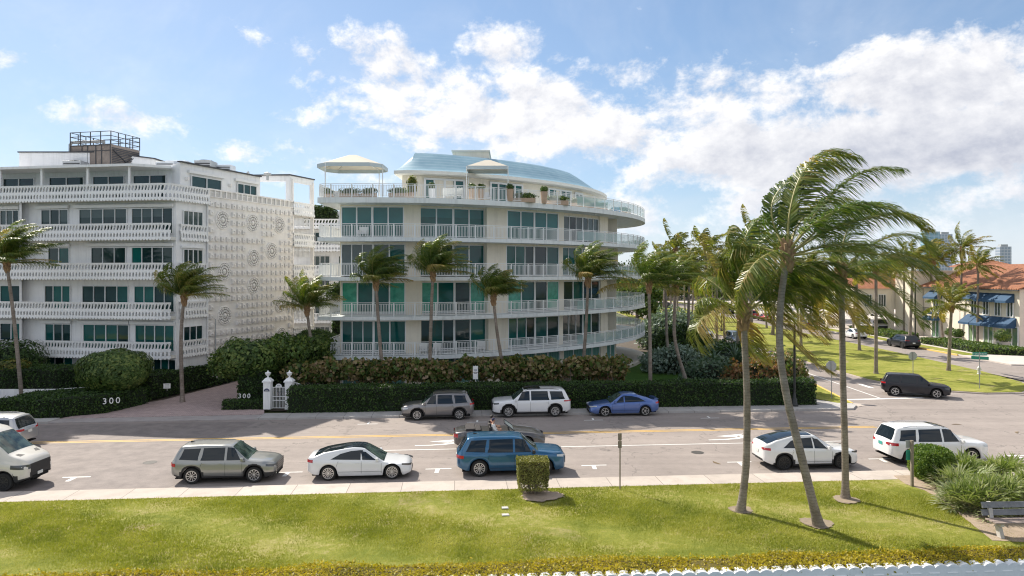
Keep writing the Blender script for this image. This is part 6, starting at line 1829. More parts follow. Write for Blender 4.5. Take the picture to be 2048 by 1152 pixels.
def suv(L, W, H, R_, wb, rear, paint_, **k):
    """upright estate body; wb wheelbase, rear overhang; profile in fractions"""
    xr = rear; xf = rear+wb
    cow = xf-.34-k.pop('cowl', 0); hood = k.pop('hood', H*.62); nose = k.pop('nosez', H*.52); belt = k.pop('beltz', H*.60); rwx = k.pop('rwx', .42); rfx = cow-k.pop('wsl', .68); tailz = k.pop('tailz', H*.58)
    sp = dict(L=L, W=W, R=R_, wheels=(xr, xf), paint=paint_,
      top=[(0, tailz-.04), (.04, tailz+.02), (.12, tailz+.10), (rwx, H-.055), (rwx+.3, H-.015), (rwx+1.1, H), (rfx-.35, H-.015), (rfx, H-.07), (cow, hood+.02), (cow+.12, hood), (L-.55, hood-.06), (L-.18, nose+.04), (L-.04, nose-.05), (L, nose-.14)],
      belt=[(0, tailz-.08), (.25, belt+.045), (cow-.3, belt-.01), (cow, belt-.02), (L-.6, hood-.13), (L-.1, nose-.10), (L, nose-.18)],
      low=[(0, .48), (.2, .40), (.45, .30), (xr+.5, .27), (xf-.5, .27), (L-.4, .26), (L-.1, .30), (L, .40)],
      ws=(cow+.06, rfx+.02), rw=(.13, rwx-.02), mirror=cow-.12, cow=cow, rfx=rfx, hl=(nose-.18, nose-.06), tl=(tailz-.20, tailz-.04), platez=tailz-.22, grille=(.46, nose-.10, W*.30), nose=.55, belt0=belt, seams=[])
    zt = H-.125; zb = belt+.035
    # side glass: quarter, rear door, front door
    bx = k.pop('bpillar', (xr+xf)/2+.10); cx_ = k.pop('cpillar', xr+.32)
    fr = cow-.26
    sp['win'] = [[(bx+.05, zb-.01), (fr, zb-.01), (rfx+.10, zt-.03), (rfx-.18, zt+.01), (bx+.05, zt+.01)],
                 [(cx_+.06, zb), (bx-.05, zb-.01), (bx-.05, zt+.01), (cx_+.16, zt)],
                 [(.42, zb+.06), (cx_-.06, zb+.01), (cx_+.03, zt-.01), (rwx+.18, zt-.03), (.50, zb+.20)]]
    sp['seams'] = [(bx, .36, belt-.05, 0), (xf-R_-.16, .36, belt-.06, .0), (xr+R_*.9, .62, belt-.05, .12)]
    sp['handles'] = [bx-.22, xr+.52]
    sp.update(k); return sp
def sedan(L, W, H, R_, wb, rear, paint_, **k):
    xr = rear; xf = rear+wb; cow = xf-.42-k.pop('cowl', .0); hood = k.pop('hood', .88); deck = k.pop('deck', 1.06); belt = k.pop('beltz', .93); rf = k.pop('rfx', cow-.80); rr = k.pop('rrx', xr+.52); rb = k.pop('rbx', .42); nose = k.pop('nosez', .70)
    sp = dict(L=L, W=W, R=R_, wheels=(xr, xf), paint=paint_,
      top=[(0, deck-.14), (.05, deck-.02), (rb, deck), (rb+.45, deck+.17), (rr, H-.045), (rr+.45, H), (rf-.1, H-.02), (rf+.1, H-.075), (cow, hood+.03), (cow+.12, hood), (L-.6, hood-.09), (L-.2, nose+.02), (L-.04, nose-.09), (L, nose-.2)],
      belt=[(0, deck-.20), (rb, belt+.02), (rr, belt+.01), (cow-.3, belt-.05), (cow, hood-.03), (L-.5, hood-.15), (L, nose-.24)],
      low=[(0, .42), (.3, .30), (xr+.4, .21), (xf-.4, .21), (L-.3, .20), (L, .30)],
      ws=(cow+.06, rf+.06), rw=(rb+.03, rr+.02), mirror=cow-.22, roofw=.66, hl=(nose-.10, nose+.0), tl=(deck-.27, deck-.13), platez=deck-.36, nose=.75, tailr=.55, intake=(.24, .36), wrap=.3)
    zt = H-.13; zb = belt+.015
    bx = (xr+xf)/2+.05
    sp['win'] = [[(bx+.04, zb-.02), (cow-.30, zb-.05), (rf+.10, zt-.07), (rf-.25, zt-.005), (bx+.04, zt+.01)],
                 [(rr-.55, zb+.02), (bx-.04, zb-.02), (bx-.04, zt+.01), (rr+.35, zt-.02), (rr-.1, zt-.12)]]
    sp['seams'] = [(bx, .32, belt-.07, 0), (xf-R_-.14, .32, belt-.10, 0), (xr+R_*.95, .56, belt-.05, .12)]
    sp['handles'] = [bx-.20, xr+.50]
    sp.update(k); return sp
def car_at(px, py, sp, right=True, yaw=0.0, label='', z=0.0, row=None, **k):
    """px: photo column of the middle of the car; py: wheel contact row of the near wheels"""
    d = (CAMH-z)*FPX/(py-HOR)+sp['W']/2
    X = (px-1024)/FPX*(d-sp['W']/2*.8)
    return build_car(sp, (X, d, z), RDA+yaw+(0 if right else PI), label, **k)
# near lane, pointing right
s1 = suv(4.65, 1.90, 1.69, .365, 2.73, .98, P_CHAMP, clad=.44, fin=.75, spokes=10, grille=(.50, .84, .62), chrome=True, hlmat=M_HDARK, rails=None, finmat=M_CLAD)
car_at(444, 968, s1, True, label='warm grey suv with black wheel arches parked between the van and the white saloon', group='cars parked along the near kerb')
s2 = sedan(4.72, 1.85, 1.44, .345, 2.875, .98, P_WHITE2, sun=(1.55, 2.85), sunw=.86, spokes=14, rim=.72, hood=.84, hlmat=M_HDARK, deck=1.08, rfx=2.55, rrx=1.62, rbx=.30)
s2['sun'] = (1.0, 2.62)
car_at(716, 961, s2, True, label='white saloon with black glass roof between the grey suv and the blue suv', group='cars parked along the near kerb')
s3 = suv(5.10, 1.93, 1.80, .39, 3.04, 1.05, P_BLUE, spokes=12, twin=True, hood=1.16, nosez=1.02, fin=.9, finmat=M_BLACK if False else M_CLAD, mirrormat=M_CLAD, grille=(.52, .88, .66), tlen=.32, rwx=.50)
car_at(1020, 953, s3, True, label='deep blue suv parked behind the square clipped bush', group='cars parked along the near kerb')
s4 = sedan(4.76, 1.92, 1.62, .365, 2.89, .93, P_WHITE, sun=(.75, 2.45), sunw=.9, hood=1.00, deck=1.22, beltz=1.03, rrx=1.45, rbx=.16, blackrim=True, spokes=10, rim=.74, nosez=.84, tl=(.93, 1.06), hlmat=M_HDARK, clad=.33, platez=.80)
car_at(1621, 940, s4, True, label='white crossover with black wheels seen between the lawn palm trunks', group='cars parked along the near kerb')
s5 = suv(5.13, 1.95, 1.83, .39, 3.075, 1.02, P_WHITE, rails=(.75, 3.1), railmat=M_RIM, spokes=5, tl=(.93, 1.09), tlen=.36, grille=(.5, .9, .6), plate=M_PLATEG, platez=.92, hood=1.14, nosez=1.0, sun=(2.5, 3.15), sunw=.75, handlemat=M_CHR)
car_at(1878, 930, s5, True, yaw=-.03, label='large white estate car with roof rails behind the saw palmettos', group='cars parked along the near kerb')
# far kerb, pointing left
s6 = suv(4.65, 1.84, 1.70, .36, 2.705, .95, P_GREY, clad=.42, rails=(.7, 2.9), spokes=10, fin=.7, tl=(.95, 1.07), blackrim=False)
car_at(874, 841, s6, False, label='warm grey crossover parked at the long hedge, left of the big white suv', group='cars parked by the long hedge')
s7 = suv(5.20, 2.00, 1.80, .39, 3.07, 1.08, P_WHITE2, clad=.38, rails=(.8, 3.3), spokes=12, twin=True, grille=(.48, .95, .7), hood=1.15, nosez=1.02, tl=(1.0, 1.10), tlen=.5, sun=(2.0, 3.1), hlmat=M_HDARK)
car_at(1062, 835, s7, False, label='big white suv parked at the long hedge between the grey crossover and the blue saloon', group='cars parked by the long hedge')
s8 = sedan(4.66, 1.82, 1.45, .335, 2.71, .98, P_SKYB, spokes=5, rim=.7, grille=(.42, .62, .45), spoiler=(.02, .30, 1.09))
car_at(1248, 833, s8, False, label='bright blue saloon parked at the long hedge, nearest the street corner', group='cars parked by the long hedge')
# left edge: departing silver SUV and the van
s9 = suv(4.99, 2.0, 1.78, .38, 3.02, 1.02, P_SILV, clad=.36, rails=(.7, 3.2), railmat=M_RIM, spokes=5, tl=(.98, 1.12), tlen=.42, platez=.92)
t9 = build_car(s9, (-28.7, 38.0, 0), RDA+PI-.06, 'silver suv driving off at the left edge of the picture')
# corner: black crossover turning out of the side street
s10 = suv(4.63, 1.86, 1.67, .365, 2.755, .93, P_BLACK, spokes=5, rim=.68, grille=(.48, .82, .70), tl=(.92, 1.06), hlmat=M_HDARK, intake=(.30,.42))
c_ = gp(1829, 791); build_car(s10, (c_[0], c_[1], 0), -.42, 'black crossover turning out of the side street by the median tip')
# far side of the street
s11 = suv(4.86, 1.99, 1.66, .39, 2.99, .95, P_BLACK, spokes=10, blackrim=True, tl=(1.0, 1.08), rails=None, rwx=.55, clad=.40)
c_ = gp(1852, 699); build_car(s11, (49.7, c_[1]+2.6, 0), PI/2+.0, 'black suv parked on the street before the shop porch', group='cars parked on the far side of the street')
s12 = sedan(4.75, 1.82, 1.44, .335, 2.75, .98, P_WHITE, spokes=5)
c_ = gp(1737, 679); build_car(s12, (49.7, c_[1]+2.4, 0), PI/2, 'white saloon parked up the street beyond the black suv', group='cars parked on the far side of the street')
s13 = suv(5.1, 2.0, 1.85, .39, 3.05, 1.02, P_WHITE, grille=(.5, .95, .7), spokes=5, hood=1.2, nosez=1.08)
build_car(s13, (59.6, 113, .12), -PI/2-.35, 'white suv parked under the porch arch of the shops', detail=True)
# oncoming and queueing in the near lane of the side street
s14 = suv(4.85, 1.9, 1.75, .38, 2.9, 1.0, paint('paint_navy', (.012,.03,.055), .3), grille=(.5, .95, .7), spokes=5)
build_car(s14, (29.6, 92.5, 0), -PI/2, 'dark navy suv heading down the side street beside the grass median')
s15 = suv(5.2, 2.0, 1.85, .39, 3.2, 1.1, P_SILV, grille=(.5, .98, .75), chrome=True, hood=1.22, nosez=1.10)
build_car(s15, (27.2, 100, 0), -PI/2, 'silver suv drawing a trailer behind the corner shrubs')
s16 = suv(5.3, 2.0, 1.88, .40, 3.3, 1.1, P_WHITE, grille=(.5, .98, .7), hood=1.2, nosez=1.08)
build_car(s16, (28.0, 131, 0), -PI/2, 'white suv coming down the side street beyond the trailer')
# box trailer behind the silver SUV
tr = empty('trailer', (27.2, 108.4, 0), PI/2, 'low pale box trailer hitched behind the silver suv', 'trailer')
mb = MB(); mb.box(-3.0, -1.15, .55, 3.0, 1.15, 1.75); mb.box(-3.05, -1.2, 1.752, 3.05, 1.2, 1.86); mb.build('box', P_SILV, tr, bevel=.03)
for x in (-.6, .6):
    for sg in (1, -1):
        mb = MB(Matrix.Translation((x, sg*1.22, .36))); mb.lathe([(.18,-.1),(.36,-.1),(.36,.1),(.18,.1)], 18, axis='y'); mb.build('wheel', M_TYRE, tr)
mb = MB(); mb.tube([(-3.0,0,.5),(-4.2,0,.45)], .05, 6); mb.build('drawbar', M_DARKM, tr)
# more cars far up both carriageways (shared meshes)
far = [(49.8,138,PI/2,'red saloon parked far up the far side of the street',P_RED,s12),(49.9,146,PI/2,'second red car parked behind the red saloon up the street',P_RED,s11)]
for (x, y, rz, lb, pt, base) in far:
    q = dict(base); q['paint'] = pt; build_car(q, (x, y, 0), rz, lb, detail=False, group='cars far up the street')
w0 = build_car(dict(s12), (26.2, 190, 0), PI/2, 'leftmost white car in the cluster far up the side street', detail=False, group='cars far up the street')
for i, (x, y, rz) in enumerate([(28.4,196,PI/2),(31.0,192,PI/2),(34.5,198,1.2),(38.0,190,.4),(24.6,176,PI/2)]):
    c = copy_tree(w0); c.location = (x, y, 0); c.rotation_euler.z = rz; c['label'] = ('second', 'third', 'fourth', 'rightmost', 'nearest')[i]+' white car of the cluster far up the side street'
b0 = build_car(dict(s11), (49.7, 118, 0), PI/2, 'dark suv parked beyond the white saloon on the far side', detail=False, group='cars far up the street')
for i, (x, y, rz) in enumerate([(49.8,162,PI/2),(49.8,176,PI/2),(41.0,186,.3)]):
    c = copy_tree(b0); c.location = (x, y, 0); c.rotation_euler.z = rz; c['label'] = ('dark car parked far up past the red cars', 'farthest dark car at the far kerb', 'dark car crossing at the end of the median')[i]
# ---- the van at the left edge
def van():
    L, W, H, R_ = 5.6, 2.05, 2.62, .40
    sp = dict(L=L, W=W, R=R_, wheels=(1.2, 4.65), paint=P_SAND, clad=.58, arch=1.16, roofw=.80,
      top=[(0, H-.08), (.1, H), (3.1, H), (3.55, H-.10), (3.85, H-.30), (4.72, 1.62), (4.82, 1.56), (5.35, 1.36), (5.52, 1.22), (5.6, 1.05)],
      belt=[(0, 1.30), (4.2, 1.28), (4.72, 1.30), (5.4, 1.12), (5.6, .95)], low=[(0, .42), (5.2, .38), (5.6, .50)],
      ws=(4.74, 3.80), rw=(.0, .01), mirror=4.35, hl=(.92, 1.12), hlen=.62, hlmat=M_HDARK, tl=(1.0, 1.5), grille=(.72, 1.12, .62), intake=(.42, .58), nose=.6, tailr=.1, floor=.34, blackrim=True, rim=.6, spokes=8,
      win=[[(3.45, 1.34), (4.42, 1.34), (4.02, 2.02), (3.45, 2.08)]], seams=[(3.35, .5, 1.24, 0)], handles=[3.5], mirrormat=M_CLAD, platez=.8)
    sp.pop('rw')
    x = gp(0, 975)[0]
    t_ = build_car(sp, (gp(-3, 978)[0]-1.35, 31.3+.05, 0), RDA-.10, 'sand white high-roof van with black bumper cut by the left edge', 'van', name='van')
    k = MB(Matrix.Translation((-L/2, 0, 0)))
    for sg in (1, -1):
        k = MB(Matrix.Translation((-L/2, 0, 0))); k.add([(4.95, sg*.35, 1.515), (5.15, sg*.30, 1.445), (5.15, sg*.62, 1.445), (4.95, sg*.66, 1.515)], [(0,1,2,3) if sg > 0 else (3,2,1,0)]); k.build('bonnet_vent', M_CLAD, t_)
    k = MB(Matrix.Translation((-L/2, 0, 0))); k.box(5.605, -.20, .55, 5.63, .12, .68); k.build('licence_plate', M_PLATE, t_)
    return t_
van()
# ------------------------------------------------------------------ sea wall, signs, furniture, people
# white scalloped sea wall
sw = MB(); x = -14.0; P = .40
def wy(x): return 21.05+.068*x
n = int(40/P)
m_wall = plain('sea_wall_paint', (.78,.80,.82), .6, .08, 2)
rows = [[], []]
for i in range(n*8+1):
    q = x+i*P/8; z = .30+.085*abs(math.sin(PI*i/8))**.7
    rows[0].append((q, wy(q)-.13, z)); rows[1].append((q, wy(q)+.16, z))
sw.grid(rows)
for i in range(n*8):
    a, b_ = rows[0][i], rows[0][i+1]; sw.quad((a[0],a[1],.29), (b_[0],b_[1],.29), b_, a)
    a, b_ = rows[1][i], rows[1][i+1]; sw.quad((b_[0],b_[1],.29), (a[0],a[1],.29), a, b_)
SW = empty('sea_wall', (0,0,0), 0, 'white scalloped cap of the sea wall along the bottom edge', 'wall')
sw.build('cap', m_wall, SW)
sw = MB(); sw.prism([(-40, wy(-40)-.125), (45, wy(45)-.125), (45, wy(45)+.13), (-40, wy(-40)+.13)], -.08, .288); sw.build('ledge', m_wall, SW)
sw = MB(); sw.prism([(-40, wy(-40)-.06), (45, wy(45)-.06), (45, wy(45)+.1), (-40, wy(-40)+.1)], -2.2, -.082); sw.build('wall_face', plain('sea_wall_concrete', (.30,.29,.28), .9, .3, 2, .5), SW)
sw = MB()
for i in range(70): 
    a = -14+i*.6; sw.bar((a, wy(a)-.13, .13), (a+.34, wy(a+.34)-.13, .13), .012, .03)
sw.build('drip_line', plain('drip_white', (.95,.95,.95), .5), SW)
# bench
def bench():
    b_ = gp(2030, 1068, .17)
    T = empty('park_bench', (b_[0]+.1, b_[1]-.1, .165), R(3), 'weathered grey slatted bench on concrete legs at the right edge', 'bench')
    T.scale = (1.18, 1.15, 1.18)
    wood = plain('weathered_wood', (.20,.205,.215), .85, .35, 3, .6, 30); wood2 = plain('worn_seat_wood', (.30,.24,.21), .85, .3, 3, .6, 30)
    for i, y in enumerate((-.20, -.04, .12)):
        mb = MB(); mb.box(-.95, y-.07, .43, 1.0, y+.07, .475); mb.build('seat_slat', wood2, T, bevel=.006)
    for z in (.60, .83):
        mb = MB(); mb.add([(-.98,.24,z-.07),(1.0,.24,z-.07),(1.0,.30,z+.09),(-.98,.30,z+.09),(-.98,.285,z-.08),(1.0,.285,z-.08),(1.0,.345,z+.08),(-.98,.345,z+.08)], [(0,1,2,3),(7,6,5,4),(4,5,1,0),(3,2,6,7),(0,3,7,4),(1,5,6,2)]); mb.build('back_slat', wood, T)
    for x in (-.72, .80):
        mb = MB(); mb.prism([(x-.06,-.24),(x+.06,-.24),(x+.06,.22),(x-.06,.22)], .34, .428)
        mb.add([(x-.06,-.26,0),(x+.06,-.26,0),(x+.06,-.08,0),(x-.06,-.08,0),(x-.06,-.14,.34),(x+.06,-.14,.34),(x+.06,.02,.34),(x-.06,.02,.34)], [(0,3,2,1),(4,5,6,7),(0,1,5,4),(1,2,6,5),(2,3,7,6),(3,0,4,7)])
        mb.add([(x-.06,.16,.30),(x+.06,.16,.30),(x+.06,.22,.30),(x-.06,.22,.30),(x-.06,.30,.92),(x+.06,.30,.92),(x+.06,.38,.92),(x-.06,.38,.92)], [(0,3,2,1),(4,5,6,7),(0,1,5,4),(1,2,6,5),(2,3,7,6),(3,0,4,7)])
        mb.build('leg', M_CONC2, T, bevel=.01)
M_CONC2 = plain('bench_concrete', (.50,.47,.43), .85, .15, 4)
bench()
def text_mesh(name, body, size, M, mat, parent, extrude=.008, align='CENTER'):
    cu = bpy.data.curves.new(name, 'FONT'); cu.body = body; cu.size = size; cu.extrude = extrude; cu.align_x = align; cu.align_y = 'CENTER'; cu.resolution_u = 3
    o = bpy.data.objects.new(name, cu); COL.objects.link(o)
    dg = bpy.context.evaluated_depsgraph_get(); me = bpy.data.meshes.new_from_object(o.evaluated_get(dg)); bpy.data.objects.remove(o)
    me.materials.clear(); me.materials.append(mat)
    q = bpy.data.objects.new(name, me); link(q, parent); q.matrix_local = M; return q
def facing(x, y, z, rz=0.0):  # lettering upright, read from the lagoon side
    return Matrix.Translation((x, y, z))@Matrix.Rotation(rz, 4, 'Z')@Matrix.Rotation(PI/2, 4, 'X')
M_LET = plain('white_lettering', (.82,.82,.80), .5); M_GREEN = plain('sign_green', (.015,.25,.17), .45, .1, 4); M_GALV = plain('galvanised_steel', (.36,.36,.35), .5, .15, 4, metal=.5); M_SIGNB = plain('sign_back_grey', (.36,.37,.36), .55, .15, 3); M_WOODP = plain('wooden_post', (.26,.22,.17), .85, .25, 4, .4, 20); M_BLKP = plain('lamp_black', (.02,.022,.022), .45, .2, 3); M_NAVY = plain('navy_sign', (.02,.03,.10), .5)
# house numbers on the hedges (cut panel and raised digits)
def digits(p, size, label, rz=0.0):
    T = empty('house_number', p, rz, label, 'house number')
    for i, ch in enumerate('300'):
        text_mesh('digit', ch, size, Matrix.Translation(((i-1)*size*.68, 0, 0))@Matrix.Rotation(PI/2, 4, 'X'), M_LET, T, .03)
    mb = MB(); mb.box(-size*.9, .05, -.03, size*.9, .09, .03); mb.build('fixing_bar', M_BLKP, T)
q = dp(205, 810, 45.3); digits((q[0], 46.3, 1.0), .56, 'white numerals 300 on the low hedge under the topiary tree', .50)
q = dp(487, 801, 49.25); digits((q[0]+.18, 48.93, q[2]+.36), .46, 'white numerals 300 on the square shrub left of the pedestrian gate', .03)
# small white sign on the driveway hedge
T = empty('small_sign', dp(334, 772, 51.2), .15, 'small white notice on the hedge left of the driveway', 'sign')
mb = MB(); mb.box(-.24, -.02, -.18, .24, .02, .18); mb.build('panel', M_LET, T); mb = MB(); mb.box(-.02, .021, -.35, .02, .05, .1); mb.build('post', M_GALV, T)
mb = MB()
for k, w in enumerate((.32, .26, .3)): mb.box(-w/2, -.024, .09-.09*k, w/2, -.0205, .11-.09*k)
mb.build('lettering', M_BLKP, T)
# pedestrian gate: two pillars with urns, barred gate
GX, GY = -16.08, 48.25
def pillar(x, lab, plaque):
    T = empty('gate_pillar', (x, GY, .1), 0, lab, 'pillar', 'pillars of the pedestrian gate')
    mb = MB(); mb.box(-.25, -.25, 0, .25, .25, 1.86); mb.build('shaft', M_STUCCO, T, bevel=.01)
    mb = MB(); mb.box(-.31, -.31, 1.862, .31, .31, 1.94)
    mb.add([(-.31,-.31,1.942),(.31,-.31,1.942),(.31,.31,1.942),(-.31,.31,1.942),(-.14,-.14,2.14),(.14,-.14,2.14),(.14,.14,2.14),(-.14,.14,2.14)], [(4,5,6,7),(0,1,5,4),(1,2,6,5),(2,3,7,6),(3,0,4,7)]); mb.build('cap', M_STUCCO, T)
    mb = MB(); mb.lathe([(.10,0),(.06,.06),(.05,.12),(.15,.20),(.19,.32),(.20,.36),(.12,.38),(.04,.44),(.03,.50),(0,.54)], 16, (0,0,2.142)); mb.build('urn', M_STUCCO, T, smooth=True)
    if plaque:
        mb = MB(); pts = [(.20*math.cos(a*PI/10), .20*math.sin(a*PI/10)) for a in range(11)]
        mb.add([(p[0]+0, -.252, 1.25+p[1]) for p in pts]+[(p[0], -.272, 1.25+p[1]) for p in pts], [tuple(range(21,10,-1))]+[(k, k+1, 12+k, 11+k) for k in range(10)]+[(0,11,21,10)]); mb.build('plaque', M_NAVY, T)
        mb = MB(); mb.box(-.11, -.276, 1.30, .11, -.273, 1.315); mb.box(-.14, -.276, 1.34, .14, -.273, 1.352); mb.build('lettering', M_LET, T)
pillar(GX-.74, 'left white gate pillar with urn and dark half-round plaque', True); pillar(GX+.74, 'right white gate pillar with urn, at the end of the long hedge', False)
T = empty('pedestrian_gate', (GX, GY, .12), 0, 'white barred garden gate with the arched number plate', 'gate')
mb = MB()
for x in (-.455, .455): mb.box(x-.025, -.025, 0, x+.025, .025, 1.55)
for z in (.03, .55, .82, 1.45): mb.box(-.43, -.02, z, .43, .02, z+.04)
mb.build('gate_frame', M_RAIL, T)
mb = MB()
for k in range(8): mb.box(-.35+.1*k-.012, -.012, .071, -.35+.1*k+.012, .012, 1.449)
mb.build('bars', M_RAIL, T)
mb = MB(); pts = [(.22*math.cos(a*PI/10), .22*math.sin(a*PI/10)) for a in range(11)]
mb.add([(p[0], -.03, 1.492+p[1]) for p in pts]+[(p[0], .03, 1.492+p[1]) for p in pts], [tuple(range(11)), tuple(range(21,10,-1))]+[(k+1, k, 11+k, 12+k) for k in range(10)]+[(0,10,21,11)]); mb.build('arched_plate', M_RAIL, T)
text_mesh('plate_number', '300', .16, facing(0, -.034, 1.58), M_NAVY, T, .003)
# half-wheel railings
def sunburst(p, r, label, rz=0.0, a0=0, a1=PI/2, mirror=False):
    T = empty('fan_railing', p, rz, label, 'railing', 'fan-shaped railings')
    mb = MB(); s = -1 if mirror else 1
    arc = [(s*r*math.cos(a0+(a1-a0)*k/14), 0, r*math.sin(a0+(a1-a0)*k/14)) for k in range(15)]
    mb.tube(arc, .022, 6); mb.tube([(s*.25*r*math.cos(a0+(a1-a0)*k/8), 0, .25*r*math.sin(a0+(a1-a0)*k/8)) for k in range(9)], .018, 6)
    mb.build('rim', M_RAIL, T); mb = MB()
    for k in range(12):
        a = a0+(a1-a0)*(k+.3)/12; mb.tube([(s*.25*r*math.cos(a), 0, .25*r*math.sin(a)), (s*r*math.cos(a), 0, r*math.sin(a))], .012, 5)
    mb.build('spokes', M_RAIL, T)
sunburst((GX+1.0, GY+.05, .9), 1.0, 'small white fan railing right of the gate pillar')
q = dp(648, 0, 54.6); sunburst((q[0], 53.4, .2), 2.5, 'large white fan railing beside the curved block and the short palm', mirror=True)
# parking signs
def post_sign(p, h, label, pw, ph, n=1, post=M_GALV, pan=M_SIGNB, rz=0.0, cat='sign', group=None, back=True, r=.03):
    T = empty('sign_post', p, rz, label, cat, group)
    mb = MB(); mb.tube([(0,0,-.05),(0,0,h)], r, 8); mb.build('post', post, T)
    for k in range(n):
        z = h-.02-ph/2-k*(ph+.03); mb = MB(); mb.box(-pw/2, .032 if back else -.045, z-ph/2, pw/2, .04 if back else -.035, z+ph/2); mb.build('sign_plate', pan, T)
    return T
t_ = post_sign(gp(1240, 978, .13), 2.42, 'thin grey parking sign post on the kerb right of the clipped bush, seen from behind', .16, .30, 2, post=M_WOODP, pan=M_WOODP, r=.03)
t_ = post_sign((dp(951,0,50.0)[0], 50.0, .1), 2.75, 'white parking sign on a thin white post behind the long hedge', .36, .46, 2, post=M_RAIL, pan=M_LET, back=False, r=.022)
mb = MB()
for k in range(4): mb.box(-.10, -.049, 2.18+.10*k, .10, -.0455, 2.21+.10*k)
mb.build('lettering', M_NAVY, t_)
b_ = gp(1824, 972, .15); T = empty('sign_post', b_, 0, 'thick wooden post with small grey and green signs by the round bush', 'sign')
mb = MB(); mb.box(-.055, -.055, -.05, .055, .055, 2.0); mb.build('post', M_WOODP, T, bevel=.01)
mb = MB(); mb.box(-.24, .056, 1.66, .02, .07, 1.98); mb.build('sign_plate', M_SIGNB, T)
mb = MB(); mb.box(-.22, .056, 1.12, .03, .07, 1.56); mb.build('sign_plate', M_GREEN, T)
# stop signs, seen from behind: octagons
def stop_sign(px, py, top, label):
    b_ = gp(px, py, .12); d = b_[1]; h = (py-top)*d/FPX
    T = empty('stop_sign', b_, 0, label, 'road sign', 'octagonal signs seen from behind')
    mb = MB(); mb.tube([(0,0,-.05),(0,0,h-.05)], .035, 8); mb.build('post', M_GALV, T)
    r = .41; pts = [(r*math.cos(PI/8+k*PI/4), r*math.sin(PI/8+k*PI/4)) for k in range(8)]
    mb = MB(); mb.add([(p[0], .037, h-r+p[1]) for p in pts]+[(p[0], .047, h-r+p[1]) for p in pts], [tuple(range(8)), tuple(range(15,7,-1))]+[((k+1)%8, k, 8+k, 8+(k+1)%8) for k in range(8)]); mb.build('octagon', M_SIGNB, T)
stop_sign(1663, 797, 721, 'grey back of the octagonal sign on the corner verge'); stop_sign(1826, 752, 703, 'grey back of the octagonal sign on the median')
# street name sign
b_ = gp(1959, 777, .14); T = empty('street_name_sign', b_, 0, 'green street name sign on a post at the median tip', 'street sign')
mb = MB(); mb.tube([(0,0,-.05),(0,0,2.95)], .035, 8); mb.build('post', M_GALV, T)
mb = MB(); mb.box(-.56, -.02, 2.66, .62, .02, 2.92); mb.build('name_plate', M_GREEN, T)
mb = MB(Matrix.Rotation(R(-32), 4, 'Z')); mb.box(-.56, -.02, 2.34, .62, .02, 2.60); mb.build('name_plate', M_GREEN, T)
text_mesh('lettering', 'S OCEAN BLVD', .155, facing(.03, -.024, 2.79), M_LET, T, .002)
# hydrant
b_ = gp(1956, 748, .14); T = empty('fire_hydrant', (b_[0]+.1, b_[1], .14), 0, 'white fire hydrant on the median behind the street name sign', 'hydrant')
mh = plain('hydrant_paint', (.66,.66,.62), .5, .15, 5)
mb = MB(); mb.lathe([(.17,0),(.17,.05),(.12,.07),(.12,.52),(.15,.54),(.15,.58),(.12,.62),(.08,.70),(.03,.73),(.03,.78),(0,.79)], 14); mb.build('barrel', mh, T, smooth=True)
for sg in (1, -1):
    mb = MB(Matrix.Translation((0,0,.42))@Matrix.Rotation(PI/2*sg, 4, 'Y')); mb.lathe([(.06,.1),(.06,.2),(0,.2)], 10); mb.build('outlet', mh, T)
# street lamps
def lamp(p, h, label):
    T = empty('street_lamp', p, 0, label, 'street lamp', 'black street lamps')
    mb = MB(); mb.lathe([(.26,0),(.26,.12),(.20,.18),(.17,.55),(.11,.62),(.085,1.0),(.075,h-.5),(.10,h-.46),(.06,h-.4)], 12); mb.build('post', M_BLKP, T, smooth=True)
    mb = MB(); mb.lathe([(.10,h-.4),(.16,h-.3),(.20,h),(0,h)], 12); mb.build('lantern_glass', plain('lantern_glass', (.6,.62,.58), .3), T, smooth=True)
    mb = MB(); mb.lathe([(.24,h+.002),(.18,h+.12),(.03,h+.22),(0,h+.3)], 12); mb.build('lantern_cap', M_BLKP, T, smooth=True)
b_ = gp(1589, 812, .12); lamp((b_[0], b_[1], .1), 6.3, 'black street lamp at the right end of the long hedge')
lamp((33.5, 112, .14), 6.5, 'black street lamp on the left side of the grass median'); lamp((53.0, 92, .14), 8.5, 'tall black street lamp before the shop porch')
lamp((43.5, 128, .14), 6.5, 'black street lamp far up the grass median')
# ground plates on the lawn
for i, (py, w) in enumerate(((1016, .22), (1030, .24))):
    p = gp(1010+i, py, .16); T = empty('access_cover', (p[0], p[1], .165), R(6), ('farther', 'nearer')[i]+' of two small white covers set in the lawn', 'ground cover plate', 'two white plates in the lawn')
    mb = MB(); mb.box(-w/2, -.10, 0, w/2, .10, .025); mb.build('lid', M_CONC2, T, bevel=.006); mb = MB(); mb.box(-w/2-.02, -.12, -.01, w/2+.02, .12, .012); mb.build('frame', M_SIGNB, T)
